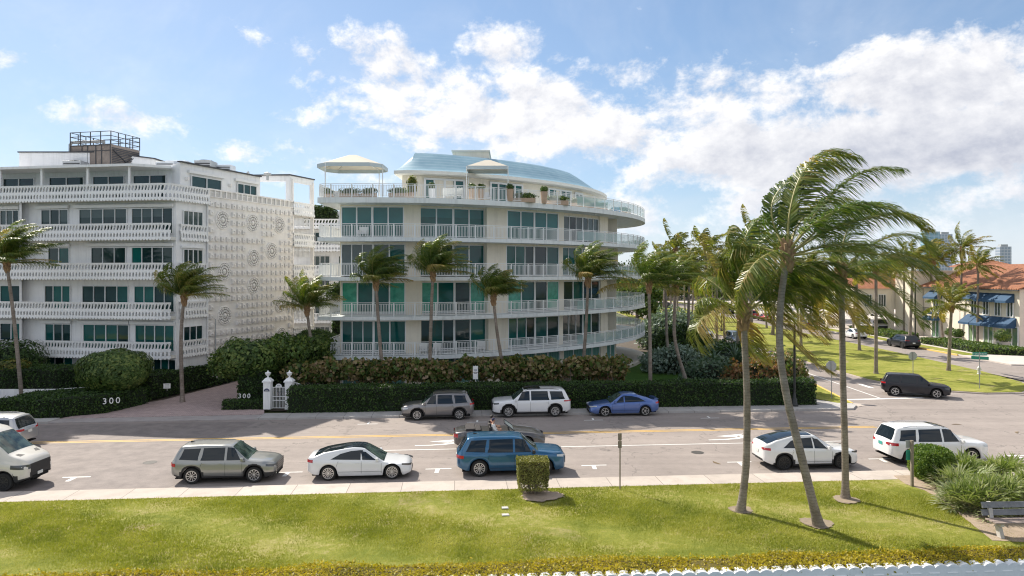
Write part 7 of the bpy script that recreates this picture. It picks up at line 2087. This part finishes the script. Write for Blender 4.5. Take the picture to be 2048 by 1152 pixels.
# ---- terrace things on the round-fronted block
M_CANV = plain('canopy_canvas', (.62,.56,.46), .8, .05, 1.5); M_CANVU = plain('canopy_edge', (.55,.62,.64), .8, .05, 1.5)
def canopy(name, c, w, d, h, rise, label, z=15.352, cut=.9):
    T = empty(name, (c[0], c[1], z), 0, label, 'canopy', 'canvas canopies on the roof terrace')
    P8 = [(-w/2+cut,-d/2),(w/2-cut,-d/2),(w/2,-d/2+cut),(w/2,d/2-cut),(w/2-cut,d/2),(-w/2+cut,d/2),(-w/2,d/2-cut),(-w/2,-d/2+cut)] if cut else [(-w/2,-d/2),(w/2,-d/2),(w/2,d/2),(-w/2,d/2)]
    n = len(P8); mb = MB()
    for i in range(n):
        a, b_ = P8[i], P8[(i+1)%n]; mb.add([(*a,h),(*b_,h),(b_[0]*.12,b_[1]*.12,h+rise),(a[0]*.12,a[1]*.12,h+rise)], [(0,1,2,3)])
    mb.add([(p[0]*.12,p[1]*.12,h+rise) for p in P8], [tuple(range(n))])
    mb.build('canvas_roof', M_CANV, T)
    mb = MB()
    for i in range(n):
        a, b_ = P8[i], P8[(i+1)%n]; mb.bar((*a,h-.13),(*b_,h-.13), .03, .30)
    mb.build('valance', M_CANVU, T)
    mb = MB()
    for i in range(n): mb.tube([(*P8[i],h-.02), (0,0,h+rise-.04)], .025, 5)
    mb.build('ribs', M_RAIL, T)
    for i in range(n):
        if n == 8 and i in (1, 3, 5, 7): continue
        mb = MB(); mb.tube([(P8[i][0],P8[i][1],0),(P8[i][0],P8[i][1],h)], .04, 6); mb.build('post', M_RAIL, T)
q0, q1 = dp(636, 0, 57)[0], dp(768, 0, 57)[0]
canopy('canopy', ((q0+q1)/2+.05, 57.6), q1-q0-.1, 4.2, 2.87, .92, 'large octagonal canvas canopy at the left end of the roof terrace', cut=.9)
q0, q1 = dp(934, 0, 58.6)[0], dp(1016, 0, 58.6)[0]
canopy('canopy', ((q0+q1)/2, 59.3), q1-q0, 2.6, 2.98, .68, 'small pointed canvas canopy over the middle of the roof terrace', cut=0)
def planter(px, d, w, h, label, kind=0, z=15.352, group='planters on the roof terrace', tall=0):
    q = dp(px, 0, d); T = empty('planter', (q[0], d, z), 0, label, 'planter', group)
    mb = MB()
    if kind == 0: mb.box(-w/2, -.25, 0, w/2, .25, h)
    else: mb.lathe([(w*.36,0),(w*.5,h*.9),(w*.54,h),(w*.46,h),(w*.4,h*.9)], 14)
    mb.build('pot', M_TERRA if kind != 2 else M_STUCCO, T)
    r = np.random.default_rng(int(px)); P_, dd = blob_pts(r, 260+int(240*w), (0,0,h+.18+tall*.4), (w*.55, .32, .28+tall*.5), 2.2, .7, .3, int(px))
    leaves('plant', P_, .09 if not tall else .16, F_TOPI if not tall else F_PALMD, T, dd, seed=int(px)); return T
M_TERRA = plain('terracotta_pot', (.50,.36,.26), .8, .15, 3)
for (px, d, w, h, lb, kd, tl_) in [(655,56.2,.9,.45,'terracotta bowl of plants at the left end of the roof terrace',0,0),(700,56.0,1.6,.45,'long planter under the large canopy',0,0),(738,55.8,1.2,.45,'planter under the right side of the large canopy',0,0),(797,56.0,1.5,.5,'long planter just right of the large canopy',0,0),(824,56.6,.7,.6,'potted palm with yellow leaves left of the penthouse doors',1,1),(864,57.2,.55,1.0,'tall square stone urn by the first penthouse doors',2,0),(944,57.0,.6,.95,'stone urn at the left post of the small canopy',1,0),(962,57.4,.6,.95,'second stone urn at the small canopy',1,0),(1020,57.6,.6,1.0,'tall urn right of the small canopy',1,0),(1048,58.4,1.9,.35,'low long planter of flowers right of the small canopy',0,0),(1088,59.4,.6,1.0,'tall urn near the right-hand penthouse doors',1,0),(1115,61.0,1.9,.4,'low planter along the curved part of the railing',0,0),(1160,64,1.8,.5,'dense green planter near the right end of the terrace',0,0),(1196,68.5,1.8,.6,'bushy planter at the right end of the terrace',0,0),(1240,74,2.2,.6,'grey-green planter at the far right of the terrace',0,0)]:
    planter(px, d, w, h, lb, kd, tall=tl_)
def seat(name, p, label, w=.8, mat=None, rz=0, z=15.352, group='white terrace furniture', cat='chair'):
    T = empty(name, (p[0], p[1], z), rz, label, cat, group); m = mat or M_LET
    mb = MB(); mb.box(-w/2, -.33, .30, w/2, .33, .40); mb.build('seat', m, T, bevel=.015)
    mb = MB(); mb.box(-w/2, .27, .402, w/2, .36, .88); mb.build('backrest', m, T, bevel=.015)
    for sx in (-1, 1):
        mb = MB(); mb.box(sx*(w/2-.03)-.03, -.3, .402, sx*(w/2-.03)+.03, .268, .60); mb.build('armrest', m, T)
        for sy in (-.27, .27):
            mb = MB(); mb.box(sx*(w/2-.06)-.025, sy-.025, 0, sx*(w/2-.06)+.025, sy+.025, .299); mb.build('leg', m, T)
    return T
seat('terrace_chair', (dp(733,0,57)[0], 57), 'pale armchair under the right edge of the large canopy', rz=-.5)
seat('terrace_chair', (dp(675,0,57.4)[0], 57.4), 'pale armchair under the middle of the large canopy')
seat('terrace_sofa', (dp(905,0,55.9)[0], 56.2), 'white slatted sofa on the roof terrace before the penthouse doors', 1.6, cat='sofa', rz=PI)
seat('terrace_chair', (dp(972,0,58.4)[0], 58.4), 'white chair beneath the small canopy', rz=.4)
seat('balcony_chair', (dp(726,0,55.3)[0], 55.35), 'white chair on the top balcony at the left end', .7, z=LV[4]+.002, group='white balcony chairs')
seat('balcony_chair', (dp(846,0,55.4)[0], 55.5), 'left white chair on the lowest balcony behind the second palm', .65, z=LV[1]+.002, group='white balcony chairs')
seat('balcony_chair', (dp(874,0,55.5)[0], 55.6), 'right white chair on the lowest balcony behind the second palm', .65, z=LV[1]+.002, group='white balcony chairs')
seat('balcony_chair', (dp(962,0,57)[0], 57.1), 'white chair on the lowest balcony before the middle pier', .65, z=LV[1]+.002, group='white balcony chairs')
seat('balcony_chair', (dp(1196,0,66.5)[0], 66.5), 'chair on the third balcony near the curved right end', .7, z=LV[2]+.002, group='white balcony chairs', mat=M_TEALF if False else None)
# beach toy coloured seats at the end balcony
M_ORG = plain('orange_canvas', (.60,.25,.08), .7); M_BLC = plain('blue_canvas', (.03,.25,.45), .7)
seat('lounge_chair', (dp(1238,0,72)[0]-.3, 72.0), 'orange and blue lounge chair at the right end of the roof terrace', .8, mat=M_BLC, group='coloured lounge chairs')
seat('lounge_chair', (dp(1232,0,70.5)[0]-.3, 71.5), 'orange chair on the balcony under the roof terrace', .6, mat=M_ORG, z=LV[4]+.002, group='coloured lounge chairs')
# ---- the shops at the right
SH = empty('shop_building', (0,0,0), 0, 'cream two-storey shops with red tiled roof, blue awnings and an arched porch', 'building')
def tilemat():
    m, t, b, out = newmat('roof_tiles_red'); geo = t.node('ShaderNodeNewGeometry'); pos = geo.outputs['Position']; sep = t.node('ShaderNodeSeparateXYZ'); t.link(pos, sep.inputs[0])
    w = t.math('SINE', t.math('MULTIPLY', sep.outputs[1], 22.0)); w2 = t.math('FRACT', t.math('MULTIPLY', sep.outputs[0], 2.6))
    c = t.mix(t.maprange(t.noise(pos, 2.5, 5, .7), .35, .65), (.38,.14,.07), (.58,.27,.145))
    c = t.mix(t.maprange(w, -1, -.2, .65, 0), c, (.14,.045,.02)); c = t.mix(t.maprange(w2, .86, 1, 0, .5), c, (.18,.06,.03))
    t.link(c, b.inputs['Base Color']); setp(b, rough=.8)
    bm = t.node('ShaderNodeBump'); bm.inputs['Distance'].default_value = .08; t.link(w, bm.inputs['Height']); t.link(bm.outputs[0], b.inputs['Normal'])
    MATS['roof_tiles_red'] = m; return m
M_RTILE = tilemat(); M_SHOPW = plain('shop_cream_stucco', (.80,.72,.60), .85, .06, .7, .3, 20); M_AWN = plain('awning_navy', (.025,.075,.15), .75, .15, 2)
FX = 61.2
mb = MB(); mb.box(FX, 84.4, -.1, FX+16, 104, 7.45); mb.build('wall', M_SHOPW, SH)
mb = MB(); e0, e1 = 83.7, 104.3
mb.add([(FX-.7,e0,7.40),(FX-.7,e1,7.40),(FX+8,e1,10.5),(FX+8,e0,10.5),(FX-.7,e0,7.55),(FX-.7,e1,7.55),(FX+8,e1,10.66),(FX+8,e0,10.66)], [(3,2,1,0),(4,5,6,7),(0,1,5,4),(0,4,7,3),(1,2,6,5)])
mb.add([(FX+8.002,e0,10.66),(FX+8.002,e1,10.66),(FX+16.7,e1,7.55),(FX+16.7,e0,7.55)], [(0,1,2,3)])
mb.build('roof', M_RTILE, SH)
mb = MB(); mb.box(FX-.74, e0-.05, 7.28, FX-.58, e1, 7.42); mb.build('gutter', M_DARKM, SH)
def side_win(y, z0, z1, w, pane=G_DARK): window(SH, (FX-.09, y+w/2), (FX-.09, y-w/2), z0, z1, 2, (pane, G_DARK), .09, .06, .05)
for y in (85.9, 88.1, 90.3, 92.6): side_win(y, 4.0, 5.9, 1.15)
for y in (100.9,): side_win(y, 3.7, 5.8, 1.2)
for y in (85.6, 89.8, 92.8): side_win(y, .15, 2.9, 2.2 if y < 87 else 1.9, G_SHOP)
side_win(101, .15, 2.7, 1.8, G_SHOP)
def awning(y0, y1, z, drop, out_, lab=None):
    mb = MB(); x0, x1 = FX-.03, FX-.03-out_
    mb.add([(x0,y0,z),(x0,y1,z),(x1,y1,z-drop),(x1,y0,z-drop),(x0,y0,z-.05),(x0,y1,z-.05),(x1,y1,z-drop-.05),(x1,y0,z-drop-.05)], [(0,1,2,3),(7,6,5,4)])
    mb.add([(x1,y0,z-drop),(x1,y1,z-drop),(x1-.01,y1,z-drop-.28),(x1-.01,y0,z-drop-.28)], [(0,1,2,3)])
    for y in (y0, y1): mb.add([(x0,y,z-.05),(x0,y,z-drop-.25),(x1,y,z-drop-.25),(x1,y,z-drop)], [(0,1,2,3)])
    mb.build('awning', M_AWN, SH)
for y in (85.2, 87.45, 89.7, 91.95): awning(y-.0+.02, y+2.15, 6.9, .85, 1.1)
for y in (84.9, 87.2, 89.5, 91.8): awning(y+.02, y+2.2, 3.95, 1.0, 1.3)
awning(99.6, 102.4, 6.9, .9, 1.1); awning(99.6, 102.4, 3.8, .9, 1.2)
# balcony by the tower
mb = MB(); mb.box(FX-1.0, 99.3, 3.3, FX-.001, 102.6, 3.45); mb.build('balcony_slab', M_SHOPW, SH)
mb = MB()
for k in range(22): mb.box(FX-1.0, 99.32+.155*k, 3.452, FX-.97, 99.35+.155*k, 4.4)
mb.box(FX-1.01, 99.3, 4.402, FX-.96, 102.6, 4.45); mb.build('railing', M_BLKP, SH)
# stair tower and arched porch
mb = MB(); mb.box(FX-1.5, 104.1, -.1, FX+6, 109.0, 9.6); mb.build('tower_wall', M_SHOPW, SH)
mb = MB(); mb.box(FX-1.62, 103.98, 9.602, FX+6.1, 109.12, 9.8); mb.build('parapet', M_SHOPW, SH)
PX = FX-7.5
# porch: upper room on arches
mb = MB(); mb.box(PX+.002, 109.2, 3.75, FX+4, 120, 7.0); mb.build('porch_wall', M_SHOPW, SH)
def arch_wall(y, x0, x1, z1, th, nm='porch_arch', along='x'):
    mb = MB(); n = 12; r = (x1-x0)/2-.7; cx = (x0+x1)/2; sp_ = 1.55; pts = []
    ow = [(x0,0),(x0,z1),(x1,z1),(x1,0),(cx+r,0)]+[(cx+r*math.cos(PI*k/n), sp_+r*.72*math.sin(PI*k/n)) for k in range(n+1)]+[(cx-r,0)]
    # split to quads: two piers and spandrel strips
    def P3(a, z, o): return (a, y+o, z) if along == 'x' else (y+o, a, z)
    def slab(q): 
        v = [P3(a, z, 0) for a, z in q]+[P3(a, z, th) for a, z in q]; m_ = len(q)
        mb.add(v, [tuple(range(m_)), tuple(range(2*m_-1, m_-1, -1))]+[((k+1)%m_, k, m_+k, m_+(k+1)%m_) for k in range(m_)])
    slab([(x0,0),(cx-r,0),(cx-r,z1),(x0,z1)]); slab([(cx+r,0),(x1,0),(x1,z1),(cx+r,z1)])
    for k in range(n):
        a0, a1 = PI*k/n, PI*(k+1)/n
        slab([(cx+r*math.cos(a0), sp_+r*.72*math.sin(a0)), (cx+r*math.cos(a0), z1), (cx+r*math.cos(a1), z1), (cx+r*math.cos(a1), sp_+r*.72*math.sin(a1))])
    mb.build(nm, M_SHOPW, SH)
arch_wall(109.2, PX, FX-1.6, 3.748, .5); arch_wall(PX, 109.71, 120, 3.748, .5, along='y')
mb = MB(); mb.add([(PX-.5,108.8,7.0),(FX+4,108.8,7.0),(FX+4,114.6,8.6),(PX-.5,114.6,8.6)], [(0,1,2,3)]); mb.add([(PX-.5,114.6,8.6),(FX+4,114.6,8.6),(FX+4,120.4,7.0),(PX-.5,120.4,7.0)], [(0,1,2,3)]); mb.build('roof', M_RTILE, SH)
for x in (PX+1.2, PX+3.4): window(SH, (x, 109.10), (x+1.2, 109.10), 4.2, 6.1, 3, (G_DARK, G_TEAL), .08, .05, .05)
for y in (111.5, 114.2, 117): window(SH, (PX-.08, y+1.2), (PX-.08, y), 4.2, 6.1, 3, (G_DARK, G_TEAL), .08, .05, .05)
mb = MB(); mb.box(PX-.9, 109.0, 3.752, PX-.001, 120, 3.87)
for k in range(60): mb.box(PX-.88, 109.05+.18*k, 3.871, PX-.85, 109.08+.18*k, 4.7)
mb.box(PX-.9, 109.0, 4.701, PX-.84, 120, 4.76); mb.build('railing', M_BLKP, SH)
# low pale building and tiled roofs behind, two glass towers on the skyline
T = empty('flat_roofed_building', (0,0,0), 0, 'low pale flat-roofed building behind the red-roofed shops', 'building')
mb = MB(); mb.box(92, 128, -.1, 130, 150, 9.2); mb.build('wall', M_SHOPW, T); mb = MB(); mb.box(91.7, 127.7, 9.2, 130.3, 150.3, 9.5); mb.build('parapet', M_SOFF, T)
mb = MB()
for k in range(8): mb.box(93.5+4.2*k, 127.93, 5.6, 95.6+4.2*k, 127.999, 7.4)
for k in range(8):
    w = MB(); w.box(93.5+4.2*k, 127.9, 5.6, 95.6+4.2*k, 127.96, 7.4); w.build('window', G_DARK, T)
T = empty('tiled_pavilion', (0,0,0), 0, 'small orange-tiled roof pavilion on the skyline beyond the flat roof', 'building')
mb = MB(); mb.box(112, 170, 0, 122, 178, 10.9); mb.build('wall', M_SHOPW, T)
mb = MB(); mb.add([(111,169,10.9),(123,169,10.9),(123,179,10.9),(111,179,10.9),(117,174,13.2)], [(0,1,4),(1,2,4),(2,3,4),(3,0,4)]); mb.build('roof', M_RTILE, T)
def towermat(nm, c1, c2, sx, sz):
    m, t, b, out = newmat(nm); geo = t.node('ShaderNodeNewGeometry'); sep = t.node('ShaderNodeSeparateXYZ'); t.link(geo.outputs['Position'], sep.inputs[0])
    a = t.maprange(t.math('FRACT', t.math('MULTIPLY', sep.outputs[2], sz)), .7, .75); b2 = t.maprange(t.math('FRACT', t.math('MULTIPLY', sep.outputs[0], sx)), .75, .8)
    t.link(t.mix(t.math('MAXIMUM', a, b2), c1, c2), b.inputs['Base Color']); setp(b, rough=.25, spec=.7); return m
def tower(x0, x1, top, D, depth, mat, label, step=None):
    a, b_ = dp(x0, 0, D)[0], dp(x1, 0, D)[0]; h = dp(0, top, D)[2]
    T = empty('glass_tower', (0,0,0), 0, label, 'tower', 'glass towers on the skyline'); mb = MB(); mb.box(a, D, -1, b_, D+depth, h); mb.build('wall', mat, T)
    mb = MB(); mb.box(a+(b_-a)*.15, D+1, h+.001, b_-(b_-a)*.25, D+depth-1, h+2.2); mb.build('roof_plant', M_AC, T)
TM1 = towermat('hazed_blue_tower', (.22,.40,.52), (.38,.52,.62), .22, .28); TM2 = towermat('hazed_grey_tower', (.33,.39,.48), (.55,.58,.64), .3, .33)  # distance haze is put into these pale, low-contrast tower colours
tower(1849, 1880, 463, 700, 7, TM1, 'tall blue glass tower on the skyline, left of the pair'); tower(1880, 1905, 468, 760, 7, TM2, 'grey-blue gridded tower on the skyline beside the blue glass one')
tower(2000, 2023, 493, 720, 7, TM2, 'lower dark grey tower on the skyline near the right edge')
# round planters before the shops
for i, (px, py, s, lb) in enumerate([(2005, 700, 1.5, 'large stone planter with a clipped bush at the right end of the shops'), (1901, 682, 1.1, 'stone planter with a small bush before the shop balcony'), (1916, 686, 1.15, 'stone planter with a round bush before the white pilaster'), (1831, 664, 1.2, 'stone planter by the porch steps')]):
    p = gp(px, py, .12); T = empty('stone_planter', (p[0], p[1], .122), 0, lb, 'planter', 'stone planters before the shops')
    mb = MB(); mb.lathe([(.36*s,0),(.30*s,.05),(.56*s,.62*s),(.60*s,.70*s),(.52*s,.70*s),(.4*s,.5*s)], 18); mb.build('pot', M_CONC2, T, smooth=True)
    r = np.random.default_rng(i); P_, dd = blob_pts(r, 900, (0,0,1.15*s), (.66*s,.66*s,.52*s), 2.1, .6, .15, i); leaves('plant', P_, .12, F_TOPI, T, dd, seed=i)
# low clipped hedges in front of the shops
hedge_box('low_hedge', [(54.0, 80.5), (58.0, 78.6), (58.6, 80.5), (57.8, 93), (54.2, 93)], .12, .85, 'clipped low hedge bed between the street and the shops', dens=60, leaf=.12, wob=.1, mat=F_TOPI, seed=201)
hedge_box('low_hedge', [(54.0, 98), (57.0, 98), (57.0, 112), (54.0, 112)], .12, .9, 'clipped low hedge bed before the shop porch', dens=50, leaf=.13, wob=.1, mat=F_TOPI, seed=202)
# ---- the open car in the middle lane with two people aboard
def person(p, rz, label, skin, shirt, hair, cap=None, arm=0.0):
    """seated figure: one skinned body with head, neck, shoulders, arms to the lap or the wheel"""
    T = empty('person', p, rz, label, 'person', 'people in the open car')
    J = [(0,0,0),(0.02,0,.18),(0,0,.36),(-.02,0,.50),(-.01,0,.60),(.01,0,.70),(.02,0,.80),
         (-.02,.19,.47),(.08,.25,.24),(.32,.20,.22),(.40,.18,.24),(-.02,-.19,.47),(.08,-.25,.24),(.32,-.20,.22+arm),(.40,-.18,.24+arm),
         (.22,.11,-.03),(.44,.12,.02),(.50,.12,-.30),(.22,-.11,-.03),(.44,-.12,.02),(.50,-.12,-.30)]
    Rr = [.16,.15,.165,.11,.055,.085,.075,.075,.052,.04,.035,.075,.052,.04,.035,.10,.08,.055,.10,.08,.055]
    E = [(0,1),(1,2),(2,3),(3,4),(4,5),(5,6),(3,7),(7,8),(8,9),(9,10),(3,11),(11,12),(12,13),(13,14),(0,15),(15,16),(16,17),(0,18),(18,19),(19,20)]
    k = len(J)
    # five fingers per hand
    for hnd, sg in ((10, 1), (14, -1)):
        bx = J[hnd]
        for f in range(5):
            off = (f-2)*.018; q1 = (bx[0]+.035, bx[1]+off, bx[2]-.005); q2 = (bx[0]+.035+(.035 if f else .015)+.006*(f % 3), bx[1]+off*1.3-(sg*.02 if f == 0 else 0), bx[2]-.03)
            J.append(q1); J.append(q2); Rr += [.009, .007]; E += [(hnd, k), (k, k+1)]; k += 2
    me = bpy.data.meshes.new('body'); me.from_pydata(J, E, []); me.materials.append(shirt); me.materials.append(skin)
    o = bpy.data.objects.new('body', me); link(o, T)
    m = o.modifiers.new('skin', 'SKIN'); 
    if not me.skin_vertices: me.skin_vertices.new(name='skin')
    for i, v in enumerate(me.skin_vertices[0].data): v.radius = (Rr[i]*1.0, Rr[i]*(1.0 if i > 3 else 1.0)); v.use_root = (i == 0)
    s = o.modifiers.new('sub', 'SUBSURF'); s.levels = 1; s.render_levels = 2
    dg = bpy.context.evaluated_depsgraph_get(); nm = bpy.data.meshes.new_from_object(o.evaluated_get(dg)); o.modifiers.clear(); o.data = nm
    nm.materials.clear(); nm.materials.append(shirt); nm.materials.append(skin)
    for pl in nm.polygons:
        c = pl.center; pl.material_index = 1 if (c.z > .535 or c.x > .20 and c.z > .12) else 0; pl.use_smooth = True
    # face: nose, eyes, mouth, ears; hair
    f = MB(); f.lathe([(.0,.0),(.012,.01),(.018,.03),(0,.045)], 8, (.088,0,.70)); 
    f.build('nose', skin, o, smooth=True)
    f = MB()
    for sg in (1, -1): f.lathe([(0,-.012),(.012,0),(0,.012)], 8, (.080, sg*.032, .748))
    f.build('eyes', M_BLKP, o)
    f = MB(); f.box(.078, -.022, .672, .088, .022, .680); f.build('mouth', M_TAIL, o)
    f = MB()
    for sg in (1, -1): f.lathe([(0,-.028),(.014,-.01),(.016,.012),(0,.028)], 8, (.0, sg*.088, .735))
    f.build('ears', skin, o, smooth=True)
    h = MB(); rows = []
    for a in range(8):
        th = PI*(.02+.62*a/7); rows.append([(-.005+.108*math.sin(th)*math.cos(q), .104*math.sin(th)*math.sin(q), .765+.105*math.cos(th)) for q in [PI*.32+2*PI*.68*b_/14+0 for b_ in range(15)]] )
    h.grid(rows); top = []
    rows = []
    for a in range(5):
        th = PI*.34*a/4; rows.append([(-.005+.110*math.sin(th)*math.cos(q), .106*math.sin(th)*math.sin(q), .768+.107*math.cos(th)) for q in [2*PI*b_/16 for b_ in range(17)]])
    h.grid(rows); h.build('hair' if not cap else 'cap', hair, o, smooth=True)
    if cap: 
        v = MB(); v.add([(.08,-.07,.80),(.08,.07,.80),(.19,.05,.785),(.19,-.05,.785),(.08,-.07,.808),(.08,.07,.808),(.19,.05,.793),(.19,-.05,.793)], [(0,3,2,1),(4,5,6,7),(2,3,7,6),(0,4,7,3),(1,2,6,5)]); v.build('cap_peak', hair, o)
    return T
def convertible():
    L, W, R_ = 4.9, 1.90, .365
    sp = dict(L=L, W=W, R=R_, wheels=(.98, 3.85), paint=P_DGREY, roofw=.92,
       top=[(0,.80),(.05,.98),(.5,1.06),(1.0,1.08),(1.1,.98),(2.9,.96),(3.05,1.02),(3.3,1.04),(4.3,.93),(4.7,.80),(4.86,.66),(4.9,.55)],
       belt=[(0,.72),(.4,.96),(1.0,.98),(3.0,.94),(3.3,.95),(4.4,.80),(4.9,.50)], low=[(0,.42),(.3,.30),(1.4,.22),(3.4,.22),(4.6,.22),(4.9,.32)],
       mirror=None, win=[], seams=[(1.75,.32,.85,0),(3.15,.32,.85,0)], handles=[1.95], hl=(.60,.72), tl=(.72,.92), tlen=.22, spokes=5, rim=.7, nose=.7, tailr=.5, grille=(.42,.60,.55), wrap=.6, hlmat=M_HDARK, platez=.62)
    c = gp(998, 903)
    X = (998-1024)/FPX*38.2
    T = build_car(sp, (X, 38.15, 0), RDA, 'dark grey open-top car in the middle lane, half hidden behind the blue suv', name='convertible')
    Mx = Matrix.Translation((-L/2, 0, 0))
    # cabin tub: dark upholstered floor above the deck line, seats
    k = MB(Mx); k.box(1.15, -.72, .955, 3.0, .72, 1.005); k.build('cabin_opening', M_WELL, T)
    seatm = plain('dark_leather', (.035,.03,.03), .5, .2, 4)
    for y in (.38, -.38):
        for x in (2.0,):
            k = MB(Mx); k.box(x-.12, y-.24, 1.0, x+.04, y+.24, 1.22); k.box(x-.10, y-.12, 1.22, x+.0, y+.12, 1.38); k.build('seat_back', seatm, T, bevel=.03)
    k = MB(Mx); k.box(1.15, -.66, 1.006, 1.45, .66, 1.10); k.build('rear_seat', seatm, T, bevel=.03)
    k = MB(Mx); k.add([(.62,-.74,1.075),(1.15,-.74,1.09),(1.15,.74,1.09),(.62,.74,1.075),(.66,-.70,1.16),(1.12,-.70,1.17),(1.12,.70,1.17),(.66,.70,1.16)], [(4,5,6,7),(0,1,5,4),(1,2,6,5),(2,3,7,6),(3,0,4,7)]); k.build('folded_roof', plain('canvas_black', (.04,.035,.035), .9, .2, 4), T)
    k = MB(Mx); a = [(3.22,-.70,1.03),(3.22,.70,1.03),(2.72,.60,1.40),(2.72,-.60,1.40)]
    for i in range(4): k.bar(a[i], a[(i+1)%4], .05, .05)
    k.build('windscreen_frame', P_DGREY, T)
    k = MB(Mx); k.add([(3.21,-.68,1.04),(3.21,.68,1.04),(2.73,.58,1.385),(2.73,-.58,1.385)], [(0,1,2,3)]); k.build('windscreen', MATS['rail_glass'], T)
    skin = plain('skin', (.50,.29,.20), .55); skin2 = plain('skin_tan', (.42,.24,.16), .55)
    M = T.matrix_basis
    def wp(x, y, z): return tuple(Matrix.Translation((X, 38.15, 0))@Matrix.Rotation(RDA, 4, 'Z')@Vector((x-L/2, y, z)))
    person(wp(2.12, -.38, .80), RDA, 'person in dark cap and white top in the near seat of the open car', skin, plain('shirt_white', (.75,.75,.73), .8), plain('cap_navy', (.03,.03,.07), .8), True)
    person(wp(2.10, .38, .80), RDA, 'person in a reddish top at the far side of the open car', skin2, plain('shirt_red', (.30,.07,.05), .8), plain('hair_dark', (.02,.015,.012), .7), None)
convertible()
# a few people on foot far up the street
def walker(p, rz, label, shirt):
    T = empty('person', p, rz, label, 'person', 'people walking far up the street')
    J = [(0,0,.95),(0,0,1.15),(0,0,1.38),(0,0,1.50),(.01,0,1.60),(.01,0,1.70),(0,.19,1.40),(.03,.23,1.12),(.12,.23,.90),(0,-.19,1.40),(-.03,-.23,1.12),(.03,-.23,.88),(.12,.09,.50),(.16,.09,.08),(.26,.09,.04),(-.10,-.09,.50),(-.22,-.09,.08),(-.12,-.09,.04)]
    Rr = [.13,.12,.14,.055,.08,.07,.06,.045,.035,.06,.045,.035,.075,.05,.04,.075,.05,.04]
    E = [(0,1),(1,2),(2,3),(3,4),(4,5),(2,6),(6,7),(7,8),(2,9),(9,10),(10,11),(0,12),(12,13),(13,14),(0,15),(15,16),(16,17)]
    me = bpy.data.meshes.new('body'); me.from_pydata(J, E, []); o = bpy.data.objects.new('body', me); link(o, T); o.modifiers.new('skin', 'SKIN')
    for i, v in enumerate(me.skin_vertices[0].data): v.radius = (Rr[i], Rr[i]); v.use_root = (i == 0)
    o.modifiers.new('sub', 'SUBSURF').levels = 1
    dg = bpy.context.evaluated_depsgraph_get(); nm = bpy.data.meshes.new_from_object(o.evaluated_get(dg)); o.modifiers.clear(); o.data = nm
    for q in (shirt, plain('skin', (.5,.29,.2), .55), plain('trousers', (.05,.06,.09), .8)): nm.materials.append(q)
    for pl in nm.polygons: c = pl.center; pl.use_smooth = True; pl.material_index = 1 if (c.z > 1.5 or abs(c.y) > .2 and c.z < 1.1) else (2 if c.z < .98 else 0)
walker((55.6, 121, .12), 1.2, 'person in a white top walking on the far pavement beyond the porch', plain('shirt_white', (.75,.75,.73), .8))
walker((54.6, 124, .12), -1.2, 'person in a blue top walking on the far pavement beyond the porch', plain('shirt_blue', (.1,.2,.4), .8))
# fallen palm debris and leaf litter on the road
dm = plain('dry_leaf', (.22,.16,.09), .9, .3, 5)
for i, (px, py) in enumerate(((1913, 849), (2034, 865), (1432, 926))):
    p = gp(px, py); T = empty('fallen_leaf', (p[0], p[1], .012), i*1.1, ('dry frond scrap on the carriageway right of the white estate car', 'small dry scrap on the road at the right edge', 'dry scrap on the near lane left of the white crossover')[i], 'leaf', 'leaf scraps on the road')
    mb = MB()
    for k in range(5): mb.bar((-.3+.02*k, .02*k, 0), (.28-.05*k, .05*k-.1, .01), .02, .008)
    mb.build('blade', dm, T)

# iron covers and a kerb drain in the road
im_ = plain('cast_iron', (.06,.055,.05), .7, .2, 8)
for i, (px, py, lb) in enumerate(((668, 905, 'round iron cover in the lane above the white saloon'), (1395, 905, 'round iron cover in the lane left of the white crossover'), (1560, 862, 'round iron cover on the yellow line behind the white crossover'), (300, 925, 'round iron cover in the lane before the driveway'))):
    p = gp(px, py, .0); T = empty('manhole_cover', (p[0], p[1], .004), 0, lb, 'manhole cover', 'iron covers in the road')
    mb = MB(); mb.lathe([(.33,0),(.33,.006),(.29,.006),(.285,.003),(0,.004)], 22); mb.build('lid', im_, T)
